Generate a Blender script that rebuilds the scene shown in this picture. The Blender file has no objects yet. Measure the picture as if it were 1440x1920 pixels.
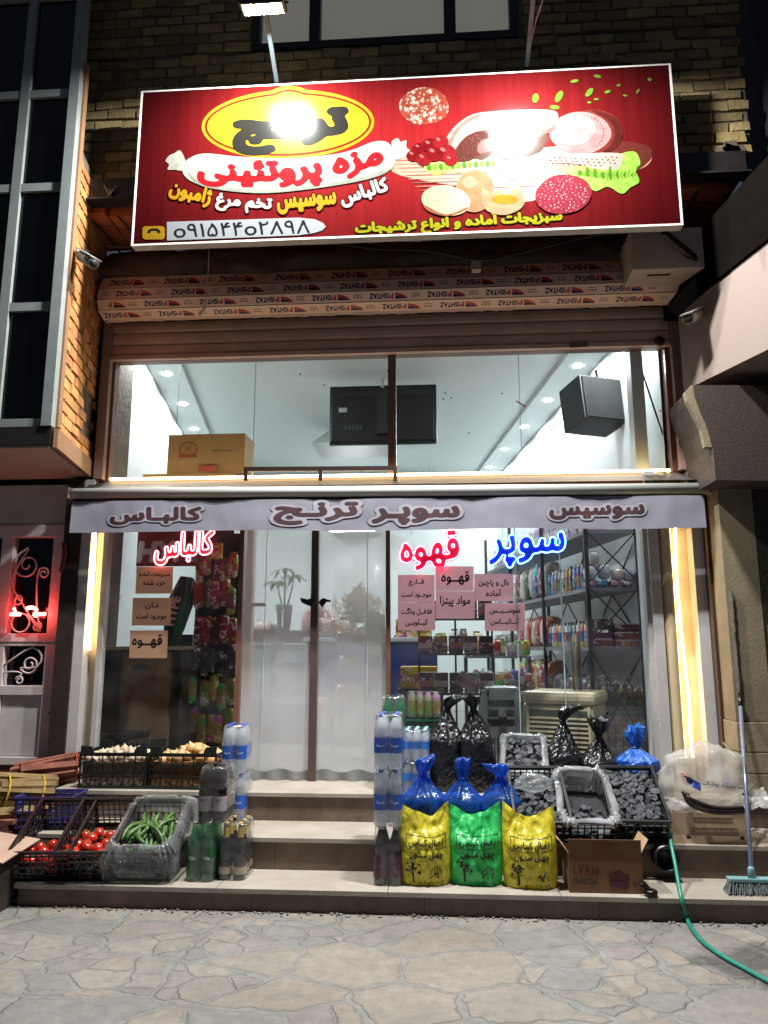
import bpy, bmesh, math, random, unicodedata
import numpy as np
from mathutils import Vector, Matrix, noise as mnoise
R = math.radians
random.seed(7)
scene = bpy.context.scene
col = scene.collection

# ------------------------------------------------------------------ camera
F, PSI, TH, CAMH = 1400.0, R(4.0), R(10.32), 1.5
cam_data = bpy.data.cameras.new("camera")
cam = bpy.data.objects.new("camera", cam_data)
col.objects.link(cam)
cam.location = (0, 0, CAMH)
cam.rotation_euler = (R(90) + TH, 0, PSI)
cam_data.sensor_fit = 'VERTICAL'
cam_data.sensor_height = 36.0
cam_data.lens = 36.0 * F / 1920.0
cam_data.clip_start, cam_data.clip_end = 0.05, 500
scene.camera = cam

# ------------------------------------------------------------------ night sky, exposure
world = bpy.data.worlds.new("World")
scene.world = world
world.use_nodes = True
wn = world.node_tree
for n in list(wn.nodes): wn.nodes.remove(n)
wo = wn.nodes.new('ShaderNodeOutputWorld')
wb = wn.nodes.new('ShaderNodeBackground')
wb.inputs[0].default_value = (0.30, 0.36, 0.55, 1)     # city glow on a night sky
wb.inputs[1].default_value = 0.11
wn.links.new(wb.outputs[0], wo.inputs[0])
scene.view_settings.view_transform = 'Standard'
scene.view_settings.look = 'None'
scene.view_settings.exposure = 0.42
scene.view_settings.gamma = 1.0
cy = scene.cycles
cy.max_bounces, cy.diffuse_bounces, cy.glossy_bounces = 8, 4, 3
cy.transmission_bounces, cy.transparent_max_bounces = 6, 24
cy.sample_clamp_indirect = 6.0
cy.caustics_reflective = cy.caustics_refractive = False
cy.use_denoising = True
FLOOD, DOWN, LED, NEON, TUBE = 3500.0, 1400.0, 13.0, 13.0, 44.0   # lamp strengths

# ------------------------------------------------------------------ geometry helpers
_f = np.array([-math.sin(PSI) * math.cos(TH), math.cos(PSI) * math.cos(TH), math.sin(TH)])
_r = np.array([math.cos(PSI), math.sin(PSI), 0.0])
_u = np.cross(_r, _f)
def at(px, py, Y):
    """the point of the plane y = Y seen at a pixel of the photograph"""
    d = _f + _r * (px - 720) / F - _u * (py - 960) / F
    p = np.array([0, 0, CAMH]) + d * Y / d[1]
    return Vector(p)
def gz(px, py, z):
    d = _f + _r * (px - 720) / F - _u * (py - 960) / F
    p = np.array([0, 0, CAMH]) + d * (z - CAMH) / d[2]
    return Vector(p)
def lerp(a, b, t): return a + (b - a) * t
def nz(x, y, z=0.0): return mnoise.noise(Vector((x, y, z)))
def hx(s):
    s = s.lstrip('#'); v = [int(s[i:i + 2], 16) / 255 for i in (0, 2, 4)]
    return tuple(c / 12.92 if c <= 0.04045 else ((c + 0.055) / 1.055) ** 2.4 for c in v)

def wm(o):
    m = o.matrix_basis.copy()
    while o.parent is not None:
        o = o.parent; m = o.matrix_basis @ m
    return m

class MB:
    """collects shapes and links them as ONE mesh object"""
    def __init__(s): s.v, s.f, s.smooth = [], [], []
    def add(s, vs, fs, smooth=False):
        b = len(s.v); s.v += [Vector(p) for p in vs]
        s.f += [tuple(b + i for i in q) for q in fs]; s.smooth += [smooth] * len(fs)
        return s
    def box(s, lo, hi, M=None, bev=0.0):
        x0, y0, z0 = lo; x1, y1, z1 = hi
        if bev > 0:
            bm = bmesh.new(); bmesh.ops.create_cube(bm, size=1)
            for v in bm.verts:
                v.co = Vector(((x0 + x1) / 2 + v.co.x * (x1 - x0), (y0 + y1) / 2 + v.co.y * (y1 - y0), (z0 + z1) / 2 + v.co.z * (z1 - z0)))
            bmesh.ops.bevel(bm, geom=bm.edges[:], offset=bev, segments=2, affect='EDGES', profile=.6)
            return s.bm(bm, M)
        vs = [(x0, y0, z0), (x1, y0, z0), (x1, y1, z0), (x0, y1, z0), (x0, y0, z1), (x1, y0, z1), (x1, y1, z1), (x0, y1, z1)]
        if M is not None: vs = [M @ Vector(p) for p in vs]
        return s.add(vs, [(0, 3, 2, 1), (4, 5, 6, 7), (0, 1, 5, 4), (1, 2, 6, 5), (2, 3, 7, 6), (3, 0, 4, 7)])
    def bm(s, bm, M=None, smooth=False):
        bm.verts.index_update()
        vs = [(M @ v.co if M is not None else v.co.copy()) for v in bm.verts]
        fs = [tuple(v.index for v in f.verts) for f in bm.faces]
        bm.free(); return s.add(vs, fs, smooth)
    def hexa(s, b4, t4):
        """eight corners: bottom ring and top ring, both counter-clockwise from above"""
        return s.add(list(b4) + list(t4), [(3, 2, 1, 0), (4, 5, 6, 7), (0, 1, 5, 4), (1, 2, 6, 5), (2, 3, 7, 6), (3, 0, 4, 7)])
    def prism(s, poly, z0, z1, M=None):
        """poly of (x, y) extruded along z"""
        n = len(poly)
        vs = [Vector((p[0], p[1], z0)) for p in poly] + [Vector((p[0], p[1], z1)) for p in poly]
        if M is not None: vs = [M @ v for v in vs]
        return s.add(vs, [tuple(range(n - 1, -1, -1)), tuple(range(n, 2 * n))] + [(i, (i + 1) % n, n + (i + 1) % n, n + i) for i in range(n)])
    def beam(s, a, b, w, h, up=(0, 0, 1)):
        a, b = Vector(a), Vector(b); d = (b - a).normalized(); upv = Vector(up)
        if abs(d.dot(upv)) > .98: upv = Vector((0, 1, 0))
        x = d.cross(upv).normalized() * w / 2; y = x.normalized().cross(d) * h / 2
        return s.hexa([a - x - y, a + x - y, b + x - y, b - x - y], [a - x + y, a + x + y, b + x + y, b - x + y])
    def tube(s, pts, r, n=8, closed=False, caps=True, flat=1.0):
        pts = [Vector(p) for p in pts]; m = len(pts); rings = []
        prev = None
        for i, p in enumerate(pts):
            if closed: t = pts[(i + 1) % m] - pts[i - 1]
            else: t = pts[min(i + 1, m - 1)] - pts[max(i - 1, 0)]
            if t.length < 1e-9: t = Vector((0, 0, 1))
            t.normalize()
            if prev is None:
                up = Vector((0, 0, 1)) if abs(t.z) < .9 else Vector((1, 0, 0))
                a = t.cross(up).normalized()
            else:
                a = prev - t * prev.dot(t)
                a = a.normalized() if a.length > 1e-6 else t.orthogonal().normalized()
            prev = a; b = t.cross(a)
            rr = r[i] if isinstance(r, (list, tuple)) else r
            rings.append([p + (a * math.cos(2 * math.pi * k / n) + b * math.sin(2 * math.pi * k / n) * flat) * rr for k in range(n)])
        vs = [v for g in rings for v in g]; fs = []
        for i in range(m if closed else m - 1):
            j = (i + 1) % m
            for k in range(n): fs.append((i * n + k, i * n + (k + 1) % n, j * n + (k + 1) % n, j * n + k))
        if not closed and caps:
            fs.append(tuple(range(n - 1, -1, -1))); fs.append(tuple((m - 1) * n + k for k in range(n)))
        return s.add(vs, fs, True)
    def lathe(s, prof, n=20, M=None, fn=None, cap=True):
        """prof: list of (radius, z); fn(angle, t, r, z) -> (x, y, z) may disturb it"""
        vs, fs = [], []; m = len(prof)
        for i, (r, z) in enumerate(prof):
            for k in range(n):
                a = 2 * math.pi * k / n
                p = Vector(fn(a, i / (m - 1), r, z)) if fn else Vector((r * math.cos(a), r * math.sin(a), z))
                vs.append(M @ p if M is not None else p)
        for i in range(m - 1):
            for k in range(n): fs.append((i * n + k, i * n + (k + 1) % n, (i + 1) * n + (k + 1) % n, (i + 1) * n + k))
        if cap:
            fs.append(tuple(range(n - 1, -1, -1))); fs.append(tuple((m - 1) * n + k for k in range(n)))
        return s.add(vs, fs, True)
    def grid(s, nu, nv, fn, smooth=True):
        vs = [fn(i / nu, j / nv) for j in range(nv + 1) for i in range(nu + 1)]
        fs = [(j * (nu + 1) + i, j * (nu + 1) + i + 1, (j + 1) * (nu + 1) + i + 1, (j + 1) * (nu + 1) + i) for j in range(nv) for i in range(nu)]
        return s.add(vs, fs, smooth)
    def ball(s, c, r, sc=(1, 1, 1), seg=12, M=None, fn=None):
        bm = bmesh.new(); bmesh.ops.create_uvsphere(bm, u_segments=seg, v_segments=max(6, seg * 2 // 3), radius=1)
        for v in bm.verts:
            k = fn(v.co) if fn else 1.0
            v.co = Vector((v.co.x * r * sc[0] * k, v.co.y * r * sc[1] * k, v.co.z * r * sc[2] * k))
        T = Matrix.Translation(c) @ (M if M is not None else Matrix())
        return s.bm(bm, T, True)
    def build(s, name, m=None, parent=None, local=False):
        me = bpy.data.meshes.new(name)
        vs = s.v
        if parent is not None and not local:
            inv = wm(parent).inverted(); vs = [inv @ v for v in vs]
        me.from_pydata([tuple(v) for v in vs], [], s.f)
        me.polygons.foreach_set('use_smooth', s.smooth)
        if m is not None: me.materials.append(m)
        me.validate()
        o = bpy.data.objects.new(name, me); col.objects.link(o)
        if parent is not None: o.parent = parent; KIDS.setdefault(parent.name, []).append(o)
        return o

def recenter(o, loc):
    """moves a mesh object's origin to loc (world) without moving the mesh"""
    loc = Vector(loc); o.data.transform(Matrix.Translation(-loc)); o.location = loc; return o
def tag(o, label, cat, group=None, kind=None):
    if label: o['label'] = label
    if cat: o['category'] = cat
    if group: o['group'] = group
    if kind: o['kind'] = kind
    return o
def thing(name, label, cat, loc=(0, 0, 0), rz=0.0, group=None):
    o = bpy.data.objects.new(name, None); col.objects.link(o); o.empty_display_size = .1
    o.location = loc; o.rotation_euler = (0, 0, rz)
    return tag(o, label, cat, group)
KIDS = {}
def copy_tree(o, parent=None):
    c = o.copy(); col.objects.link(c)
    c.parent = parent
    if parent is not None: KIDS.setdefault(parent.name, []).append(c)
    for ch in KIDS.get(o.name, []): copy_tree(ch, c)
    return c
def dup(o, loc, rot=(0, 0, 0), label=None, group=None, scale=None):
    c = copy_tree(o); c.location = loc; c.rotation_euler = rot
    if label: c['label'] = label
    if group: c['group'] = group
    if scale is not None: c.scale = scale
    return c
def ordn(i): return ['first', 'second', 'third', 'fourth', 'fifth', 'sixth', 'seventh', 'eighth', 'ninth', 'tenth', 'eleventh', 'twelfth',
                     'thirteenth', 'fourteenth', 'fifteenth', 'sixteenth'][i]

# ------------------------------------------------------------------ materials
MATS = {}
def nodes(name):
    m = bpy.data.materials.new(name); m.use_nodes = True
    nt = m.node_tree
    for n in list(nt.nodes): nt.nodes.remove(n)
    out = nt.nodes.new('ShaderNodeOutputMaterial')
    return m, nt, out
def nd(nt, typ, ins=None, **kw):
    n = nt.nodes.new(typ)
    for k, v in kw.items(): setattr(n, k, v)
    for k, v in (ins or {}).items():
        if isinstance(v, bpy.types.NodeSocket): nt.links.new(v, n.inputs[k])
        else: n.inputs[k].default_value = v
    return n
def c4(c): return (c[0], c[1], c[2], 1.0)
def pos_node(nt, space='world'):
    if space == 'world': return nd(nt, 'ShaderNodeNewGeometry').outputs['Position']
    return nd(nt, 'ShaderNodeTexCoord').outputs['Object']
def mat(name, c, rough=.5, metal=0.0, var=.12, vscale=6.0, bump=.0, bscale=60.0, spec=.5, coat=0.0, emis=None, es=0.0, c2=None, space='world', alpha=None, sss=0, isl=0.0):
    """principled surface whose colour wanders a little with noise, and a fine bump"""
    if name in MATS: return MATS[name]
    if isinstance(c, str): c = hx(c)
    m, nt, out = nodes(name)
    b = nd(nt, 'ShaderNodeBsdfPrincipled', {'Roughness': rough, 'Metallic': metal, 'Specular IOR Level': spec, 'Coat Weight': coat, 'Coat Roughness': .13})
    p = pos_node(nt, space)
    n1 = nd(nt, 'ShaderNodeTexNoise', {'Vector': p, 'Scale': vscale, 'Detail': 5.0, 'Roughness': .6})
    ramp = nd(nt, 'ShaderNodeMapRange', {'Value': n1.outputs['Fac'], 'From Min': .3, 'From Max': .7, 'To Min': 0.0, 'To Max': 1.0})
    if c2 is None: ca, cb = tuple(x * (1 - var) for x in c), tuple(min(1, x * (1 + var)) for x in c)
    else: ca, cb = c, (hx(c2) if isinstance(c2, str) else c2)
    mx = nd(nt, 'ShaderNodeMix', {0: ramp.outputs[0], 6: c4(ca), 7: c4(cb)}, data_type='RGBA')
    colr = mx.outputs[2]
    if isl > 0:
        g = nd(nt, 'ShaderNodeNewGeometry')
        mr = nd(nt, 'ShaderNodeMapRange', {'Value': g.outputs['Random Per Island'], 'To Min': 1 - isl, 'To Max': 1 + isl})
        hs = nd(nt, 'ShaderNodeHueSaturation', {'Color': colr, 'Value': mr.outputs[0]}); colr = hs.outputs[0]
    nt.links.new(colr, b.inputs['Base Color'])
    rr = nd(nt, 'ShaderNodeMapRange', {'Value': n1.outputs['Fac'], 'To Min': max(0, rough - .08), 'To Max': min(1, rough + .1)})
    nt.links.new(rr.outputs[0], b.inputs['Roughness'])
    if bump > 0:
        n2 = nd(nt, 'ShaderNodeTexNoise', {'Vector': p, 'Scale': bscale, 'Detail': 4.0})
        bp = nd(nt, 'ShaderNodeBump', {'Height': n2.outputs['Fac'], 'Strength': bump, 'Distance': .01})
        nt.links.new(bp.outputs[0], b.inputs['Normal'])
    if emis is not None:
        b.inputs['Emission Color'].default_value = c4(hx(emis) if isinstance(emis, str) else emis)
        b.inputs['Emission Strength'].default_value = es
    nt.links.new(b.outputs[0], out.inputs[0])
    MATS[name] = m; return m
def glow(name, c, s):
    if name in MATS: return MATS[name]
    m, nt, out = nodes(name)
    e = nd(nt, 'ShaderNodeEmission', {'Color': c4(c), 'Strength': s}); nt.links.new(e.outputs[0], out.inputs[0])
    MATS[name] = m; return m
def clear(name, tint=(1, 1, 1), haze=0.0, hc=(.8, .8, .8), rough=.03, refl=1.0, bump=0.0, bscale=30.0, hn=0.0, hscale=5.0, ior=1.45, space='world', tw=.45):
    """thin see-through sheet: transparent + a film of haze + a fresnel reflection"""
    if name in MATS: return MATS[name]
    m, nt, out = nodes(name)
    t = nd(nt, 'ShaderNodeBsdfTransparent', {'Color': c4(tint)})
    g = nd(nt, 'ShaderNodeBsdfGlossy', {'Color': (1, 1, 1, 1), 'Roughness': rough})
    p = pos_node(nt, space)
    bf = nd(nt, 'ShaderNodeNewGeometry').outputs['Backfacing']; io = nd(nt, 'ShaderNodeMix', {0: bf, 2: ior, 3: 1 / ior})   # a sheet reflects alike from both sides
    fr = nd(nt, 'ShaderNodeFresnel', {'IOR': io.outputs[0]})
    cur = t.outputs[0]
    if haze > 0:
        d = nd(nt, 'ShaderNodeBsdfDiffuse', {'Color': c4(hc)}); tl = nd(nt, 'ShaderNodeBsdfTranslucent', {'Color': c4(hc)})
        dm = nd(nt, 'ShaderNodeMixShader', {0: tw, 1: d.outputs[0], 2: tl.outputs[0]})
        mx = nd(nt, 'ShaderNodeMixShader', {0: haze, 1: cur, 2: dm.outputs[0]})
        if hn > 0:
            nn = nd(nt, 'ShaderNodeTexNoise', {'Vector': p, 'Scale': hscale, 'Detail': 5.0})
            mr = nd(nt, 'ShaderNodeMapRange', {'Value': nn.outputs[0], 'From Min': .3, 'From Max': .7, 'To Min': max(0, haze - hn), 'To Max': min(1, haze + hn)})
            nt.links.new(mr.outputs[0], mx.inputs[0])
        cur = mx.outputs[0]
    fm = nd(nt, 'ShaderNodeMath', {0: fr.outputs[0], 1: refl}, operation='MULTIPLY')
    if bump > 0:
        n2 = nd(nt, 'ShaderNodeTexNoise', {'Vector': p, 'Scale': bscale, 'Detail': 3.0})
        bp = nd(nt, 'ShaderNodeBump', {'Height': n2.outputs[0], 'Strength': bump, 'Distance': .02})
        nt.links.new(bp.outputs[0], g.inputs['Normal']); nt.links.new(bp.outputs[0], fr.inputs['Normal'])
    mg = nd(nt, 'ShaderNodeMixShader', {0: fm.outputs[0], 1: cur, 2: g.outputs[0]})
    nt.links.new(mg.outputs[0], out.inputs[0])
    MATS[name] = m; return m
def bagmat(name, c, thin=.35, rough=.25, bump=.35, bscale=14.0):
    """thin coloured plastic film with creases, light shining through a little"""
    if name in MATS: return MATS[name]
    if isinstance(c, str): c = hx(c)
    m, nt, out = nodes(name)
    p = pos_node(nt, 'obj')
    n1 = nd(nt, 'ShaderNodeTexNoise', {'Vector': p, 'Scale': bscale, 'Detail': 4.0, 'Distortion': 1.2})
    n2 = nd(nt, 'ShaderNodeTexVoronoi', {'Vector': p, 'Scale': bscale * 1.3}, feature='DISTANCE_TO_EDGE')
    nw = nd(nt, 'ShaderNodeVectorMath', {0: n1.outputs['Color'], 1: (.05, .05, .05)}, operation='MULTIPLY'); pw = nd(nt, 'ShaderNodeVectorMath', {0: p, 1: nw.outputs[0]}, operation='ADD')
    nt.links.new(pw.outputs[0], n2.inputs['Vector'])
    ad = nd(nt, 'ShaderNodeMath', {0: n1.outputs[0], 1: n2.outputs[0]}, operation='ADD')
    bp = nd(nt, 'ShaderNodeBump', {'Height': ad.outputs[0], 'Strength': bump, 'Distance': .03})
    b = nd(nt, 'ShaderNodeBsdfPrincipled', {'Base Color': c4(c), 'Roughness': rough, 'Specular IOR Level': .6, 'Normal': bp.outputs[0]})
    cur = b.outputs[0]
    if thin > 0:
        t = nd(nt, 'ShaderNodeBsdfTranslucent', {'Color': c4(c)})
        mx = nd(nt, 'ShaderNodeMixShader', {0: thin, 1: cur, 2: t.outputs[0]}); cur = mx.outputs[0]
    nt.links.new(cur, out.inputs[0]); MATS[name] = m; return m
def goods(c, rough=.35):
    """printed packaging: a ground colour with blocks and flecks of other inks"""
    name = 'pk_%s_%g' % (c, rough)
    if name in MATS: return MATS[name]
    m, nt, out = nodes(name); p = pos_node(nt, 'obj'); k = (sum(ord(q) for q in c) % 17) * .37
    a = nd(nt, 'ShaderNodeVectorMath', {0: p, 1: (k, k * .7, k * 1.3)}, operation='ADD')
    v = nd(nt, 'ShaderNodeTexVoronoi', {'Vector': a.outputs[0], 'Scale': 17.0, 'Randomness': .8}, distance='CHEBYCHEV')
    n = nd(nt, 'ShaderNodeTexNoise', {'Vector': a.outputs[0], 'Scale': 70.0, 'Detail': 2.0})
    s = nd(nt, 'ShaderNodeSeparateXYZ', {0: v.outputs['Color']})
    f1 = nd(nt, 'ShaderNodeMath', {0: s.outputs[0], 1: .66}, operation='GREATER_THAN')
    hs = nd(nt, 'ShaderNodeHueSaturation', {'Color': c4(hx(c)), 'Hue': .5 + ((k * 7) % 1 - .5) * .5, 'Value': 1.3, 'Saturation': 1.2})
    m1 = nd(nt, 'ShaderNodeMix', {0: f1.outputs[0], 6: c4(hx(c)), 7: hs.outputs[0]}, data_type='RGBA')
    f2 = nd(nt, 'ShaderNodeMath', {0: s.outputs[1], 1: .74}, operation='GREATER_THAN'); f3 = nd(nt, 'ShaderNodeMath', {0: n.outputs[0], 1: .5}, operation='GREATER_THAN')
    f4 = nd(nt, 'ShaderNodeMath', {0: f2.outputs[0], 1: f3.outputs[0]}, operation='MULTIPLY')
    m2 = nd(nt, 'ShaderNodeMix', {0: f4.outputs[0], 6: m1.outputs[2], 7: (.6, .58, .55, 1)}, data_type='RGBA')
    b = nd(nt, 'ShaderNodeBsdfPrincipled', {'Base Color': m2.outputs[2], 'Roughness': rough}); nt.links.new(b.outputs[0], out.inputs[0]); MATS[name] = m; return m
def pmat(name, c, rough=.5, **k):   # printed ink or paint
    return mat(name, c, rough, var=.04, **k)

# ------------------------------------------------------------------ lettering: glyph outlines, joined and emboldened on a raster, traced again
PF = {}
for cp in list(range(0xFB50, 0xFDFF)) + list(range(0xFE70, 0xFEFD)):
    d = unicodedata.decomposition(chr(cp)).split()
    if len(d) == 2 and d[0] in ('<isolated>', '<initial>', '<medial>', '<final>'): PF.setdefault(int(d[1], 16), {})[d[0][1:-1]] = chr(cp)
    if len(d) == 3 and d[1:] == ['0644', '0627']: PF.setdefault('la', {})[d[0][1:-1]] = chr(cp)
NOJOIN = set('اآدذرزژوؤ')
def shape_fa(s):
    """Persian string -> joined letter forms in left-to-right drawing order"""
    s = s.replace('لا', '\x01'); out = []
    def letter(ch): return ch == '\x01' or ch == 'ـ' or (0x0620 <= ord(ch) <= 0x06D3 and ord(ch) not in (0x060C,))
    for i, ch in enumerate(s):
        if not letter(ch): out.append(ch); continue
        p = i > 0 and letter(s[i - 1]) and s[i - 1] not in NOJOIN and s[i - 1] != '\x01'
        n = i + 1 < len(s) and letter(s[i + 1]) and ch not in NOJOIN and ch != '\x01'
        if ch == 'ـ': out.append(ch); continue
        forms = PF.get('la' if ch == '\x01' else ord(ch), {})
        k = 'medial' if p and n else 'final' if p else 'initial' if n else 'isolated'
        out.append(forms.get(k) or forms.get('final' if p else 'isolated') or ch)
    return ''.join(reversed(out))
TXT = {}
def outline(s, bold=0.0, res=46, slant=0.0, grow=0.0):
    """closed contours of the text, cap height about 1, centred; bold / grow in em"""
    key = (s, bold, res, slant, grow)
    if key in TXT: return TXT[key]
    body = shape_fa(s) if any(ord(c) >= 0x600 and not 0x6F0 <= ord(c) <= 0x6F9 for c in s) else s
    cu = bpy.data.curves.new('t', 'FONT'); cu.body = body; cu.size = 1.0; cu.fill_mode = 'NONE'; cu.resolution_u = 4
    ob = bpy.data.objects.new('t', cu); col.objects.link(ob)
    bpy.context.view_layer.update()
    me = bpy.data.meshes.new_from_object(ob.evaluated_get(bpy.context.evaluated_depsgraph_get()))
    V = np.array([v.co[:2] for v in me.vertices]).reshape(-1, 2); E = np.array([e.vertices[:] for e in me.edges]).reshape(-1, 2)
    bpy.data.objects.remove(ob); bpy.data.curves.remove(cu); bpy.data.meshes.remove(me)
    if slant: V = V + np.stack([V[:, 1] * slant, 0 * V[:, 1]], 1)
    # chain edges into loops, keeping the direction given by the edge order
    nxt = {}
    for a, b in E: nxt.setdefault(a, []).append(b); nxt.setdefault(b, []).append(a)
    seen, loops = set(), []
    for a, b in E:
        if a in seen: continue
        lp = [a]; seen.add(a); cur = b
        while cur not in seen:
            lp.append(cur); seen.add(cur)
            c2 = [q for q in nxt[cur] if q not in seen]
            if not c2: break
            cur = c2[0]
        loops.append(lp)
    pad = .12 + bold + grow; lo = V.min(0) - pad; hi = V.max(0) + pad
    N = res * 3
    w, h = int((hi[0] - lo[0]) * N) + 2, int((hi[1] - lo[1]) * N) + 2
    W = np.zeros((h, w + 1), np.int32)
    for lp in loops:
        P = (V[lp] - lo) * N; Q = np.roll(P, -1, 0)
        for (x0, y0), (x1, y1) in zip(P, Q):
            if y0 == y1: continue
            sg = 1 if y1 > y0 else -1
            if sg < 0: x0, y0, x1, y1 = x1, y1, x0, y0
            ys = np.arange(int(math.ceil(y0 - .5)), int(math.ceil(y1 - .5)))
            if len(ys) == 0: continue
            xs = x0 + (ys + .5 - y0) / (y1 - y0) * (x1 - x0)
            np.add.at(W, (np.clip(ys, 0, h - 1), np.clip(np.ceil(xs - .5).astype(int), 0, w)), sg)
    A = (np.cumsum(W, 1)[:, :w] != 0)
    rad = int(round((bold + grow) * N))
    if rad > 0:
        D = A.copy()
        for dy in range(-rad, rad + 1):
            dx = int(math.sqrt(rad * rad - dy * dy))
            row = np.zeros_like(A)
            src = A[max(0, -dy):h - max(0, dy)]
            cs = np.cumsum(np.pad(src.astype(np.int32), ((0, 0), (dx + 1, dx))), 1)
            row[max(0, dy):h - max(0, -dy)] = (cs[:, 2 * dx + 1:] - cs[:, :-2 * dx - 1])[:, :w] > 0
            D |= row
        A = D
    B = A.astype(float); k = 3
    hh, ww = h // k * k, w // k * k
    B = B[:hh, :ww].reshape(hh // k, k, ww // k, k).mean((1, 3))
    B = np.pad(B, 1)
    G = (B + np.roll(B, 1, 0) + np.roll(B, -1, 0) + np.roll(B, 1, 1) + np.roll(B, -1, 1)) / 5
    loops = march(G, .5)
    res_ = [[((x - 1 + .5) * k / N + lo[0], (y - 1 + .5) * k / N + lo[1]) for x, y in lp] for lp in loops if len(lp) > 7]
    allp = np.array([p for lp in res_ for p in lp]); c = (allp.min(0) + allp.max(0)) / 2
    ctr = TXT.setdefault(('c', s, slant), c)
    res_ = [[(x - ctr[0], y - ctr[1]) for x, y in lp] for lp in res_]
    TXT[key] = res_; return res_
def march(G, lv):
    h, w = G.shape; I = G > lv; seg = {}
    idx = I[:-1, :-1] * 1 + I[:-1, 1:] * 2 + I[1:, 1:] * 4 + I[1:, :-1] * 8
    ys, xs = np.nonzero((idx > 0) & (idx < 15))
    T = {1: [(3, 0)], 2: [(0, 1)], 3: [(3, 1)], 4: [(1, 2)], 5: [(3, 2), (1, 0)], 6: [(0, 2)], 7: [(3, 2)], 8: [(2, 3)], 9: [(2, 0)], 10: [(0, 3), (2, 1)], 11: [(2, 1)], 12: [(1, 3)], 13: [(1, 0)], 14: [(0, 3)]}
    def ek(y, x, e): return (y, x, 0) if e == 0 else (y, x + 1, 1) if e == 1 else (y + 1, x, 0) if e == 2 else (y, x, 1)
    for y, x in zip(ys.tolist(), xs.tolist()):
        for a, b in T[int(idx[y, x])]: seg[ek(y, x, a)] = ek(y, x, b)
    def pt(k):
        y, x, t = k
        if t == 0: a, b = G[y, x], G[y, x + 1]; return (x + (lv - a) / (b - a), y)
        a, b = G[y, x], G[y + 1, x]; return (x, y + (lv - a) / (b - a))
    loops = []
    while seg:
        k0, k = seg.popitem(); lp = [pt(k0)]
        while k != k0 and k in seg: lp.append(pt(k)); k = seg.pop(k)
        P = np.array(lp)
        if len(P) > 8:
            for _ in range(2): P = (P * 2 + np.roll(P, 1, 0) + np.roll(P, -1, 0)) / 4
            P = P[::2] if len(P) > 24 else P
        loops.append([tuple(p) for p in P])
    return loops
FILL = {}
def filled(loops, key=None):
    """triangles of the area inside the contours (even-odd)"""
    if key is not None and key in FILL: return FILL[key]
    cu = bpy.data.curves.new('f', 'CURVE'); cu.dimensions = '2D'; cu.fill_mode = 'BOTH'
    for lp in loops:
        sp = cu.splines.new('POLY'); sp.points.add(len(lp) - 1)
        for q, p in zip(sp.points, lp): q.co = (p[0], p[1], 0, 1)
        sp.use_cyclic_u = True
    ob = bpy.data.objects.new('f', cu); col.objects.link(ob)
    bpy.context.view_layer.update()
    me = bpy.data.meshes.new_from_object(ob.evaluated_get(bpy.context.evaluated_depsgraph_get()))
    r = ([tuple(v.co[:2]) for v in me.vertices], [tuple(p.vertices) for p in me.polygons])
    bpy.data.objects.remove(ob); bpy.data.curves.remove(cu); bpy.data.meshes.remove(me)
    if key is not None: FILL[key] = r
    return r
def ext(loops):
    a = np.array([p for lp in loops for p in lp]); return a.min(0), a.max(0)
def ink(mb, loops, fn, key=None):
    """adds the filled contours, mapped by fn(x, y) -> point, to a builder"""
    vs, fs = filled(loops, key)
    return mb.add([fn(x, y) for x, y in vs], fs)
def fit_fn(loops, o, ex, ey, w=None, h=None):
    """maps text contours into a box: centre o, x axis ex, y axis ey, given width (and height)"""
    a, b = ext(loops); sx = w / (b[0] - a[0]) if w else None; sy = h / (b[1] - a[1]) if h else None
    sx = sx or sy; sy = sy or sx; cx, cy_ = (a + b) / 2
    o, ex, ey = Vector(o), Vector(ex), Vector(ey)
    return lambda x, y: o + ex * ((x - cx) * sx) + ey * ((y - cy_) * sy)
def write(mb, s, o, ex, ey, w=None, h=None, bold=0.03, slant=0.0, grow=0.0, res=40):
    base = outline(s, bold, res, slant)
    f = fit_fn(base, o, ex, ey, w, h)
    lp = outline(s, bold, res, slant, grow) if grow else base
    return ink(mb, lp, f, (s, bold, res, slant, grow))
X, Z = Vector((1, 0, 0)), Vector((0, 0, 1))
def cut(vs, fs, step, both=True):
    """cuts flat triangles along a regular grid so that they can follow a curved surface"""
    bm = bmesh.new(); V = [bm.verts.new((p[0], p[1], 0)) for p in vs]
    for f in fs:
        try: bm.faces.new([V[i] for i in f])
        except ValueError: pass
    a = np.array(vs); lo, hi = a.min(0), a.max(0)
    for ax in ((0, 1) if both else (0,)):
        t = lo[ax] + step
        while t < hi[ax]:
            co, no = [0, 0, 0], [0, 0, 0]; co[ax] = t; no[ax] = 1
            bmesh.ops.bisect_plane(bm, geom=bm.verts[:] + bm.edges[:] + bm.faces[:], plane_co=co, plane_no=no, dist=1e-6); t += step
    bm.verts.index_update(); r = ([tuple(v.co[:2]) for v in bm.verts], [tuple(v.index for v in f.verts) for f in bm.faces]); bm.free(); return r
def smooth_loop(pts, n=8):
    """Catmull-Rom through a closed list of 2-D points"""
    out = []; m = len(pts); P = [np.array(p, float) for p in pts]
    for i in range(m):
        p0, p1, p2, p3 = P[i - 1], P[i], P[(i + 1) % m], P[(i + 2) % m]
        for k in range(n):
            t = k / n
            out.append(tuple(.5 * ((2 * p1) + (-p0 + p2) * t + (2 * p0 - 5 * p1 + 4 * p2 - p3) * t * t + (-p0 + 3 * p1 - 3 * p2 + p3) * t ** 3)))
    return out
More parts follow.
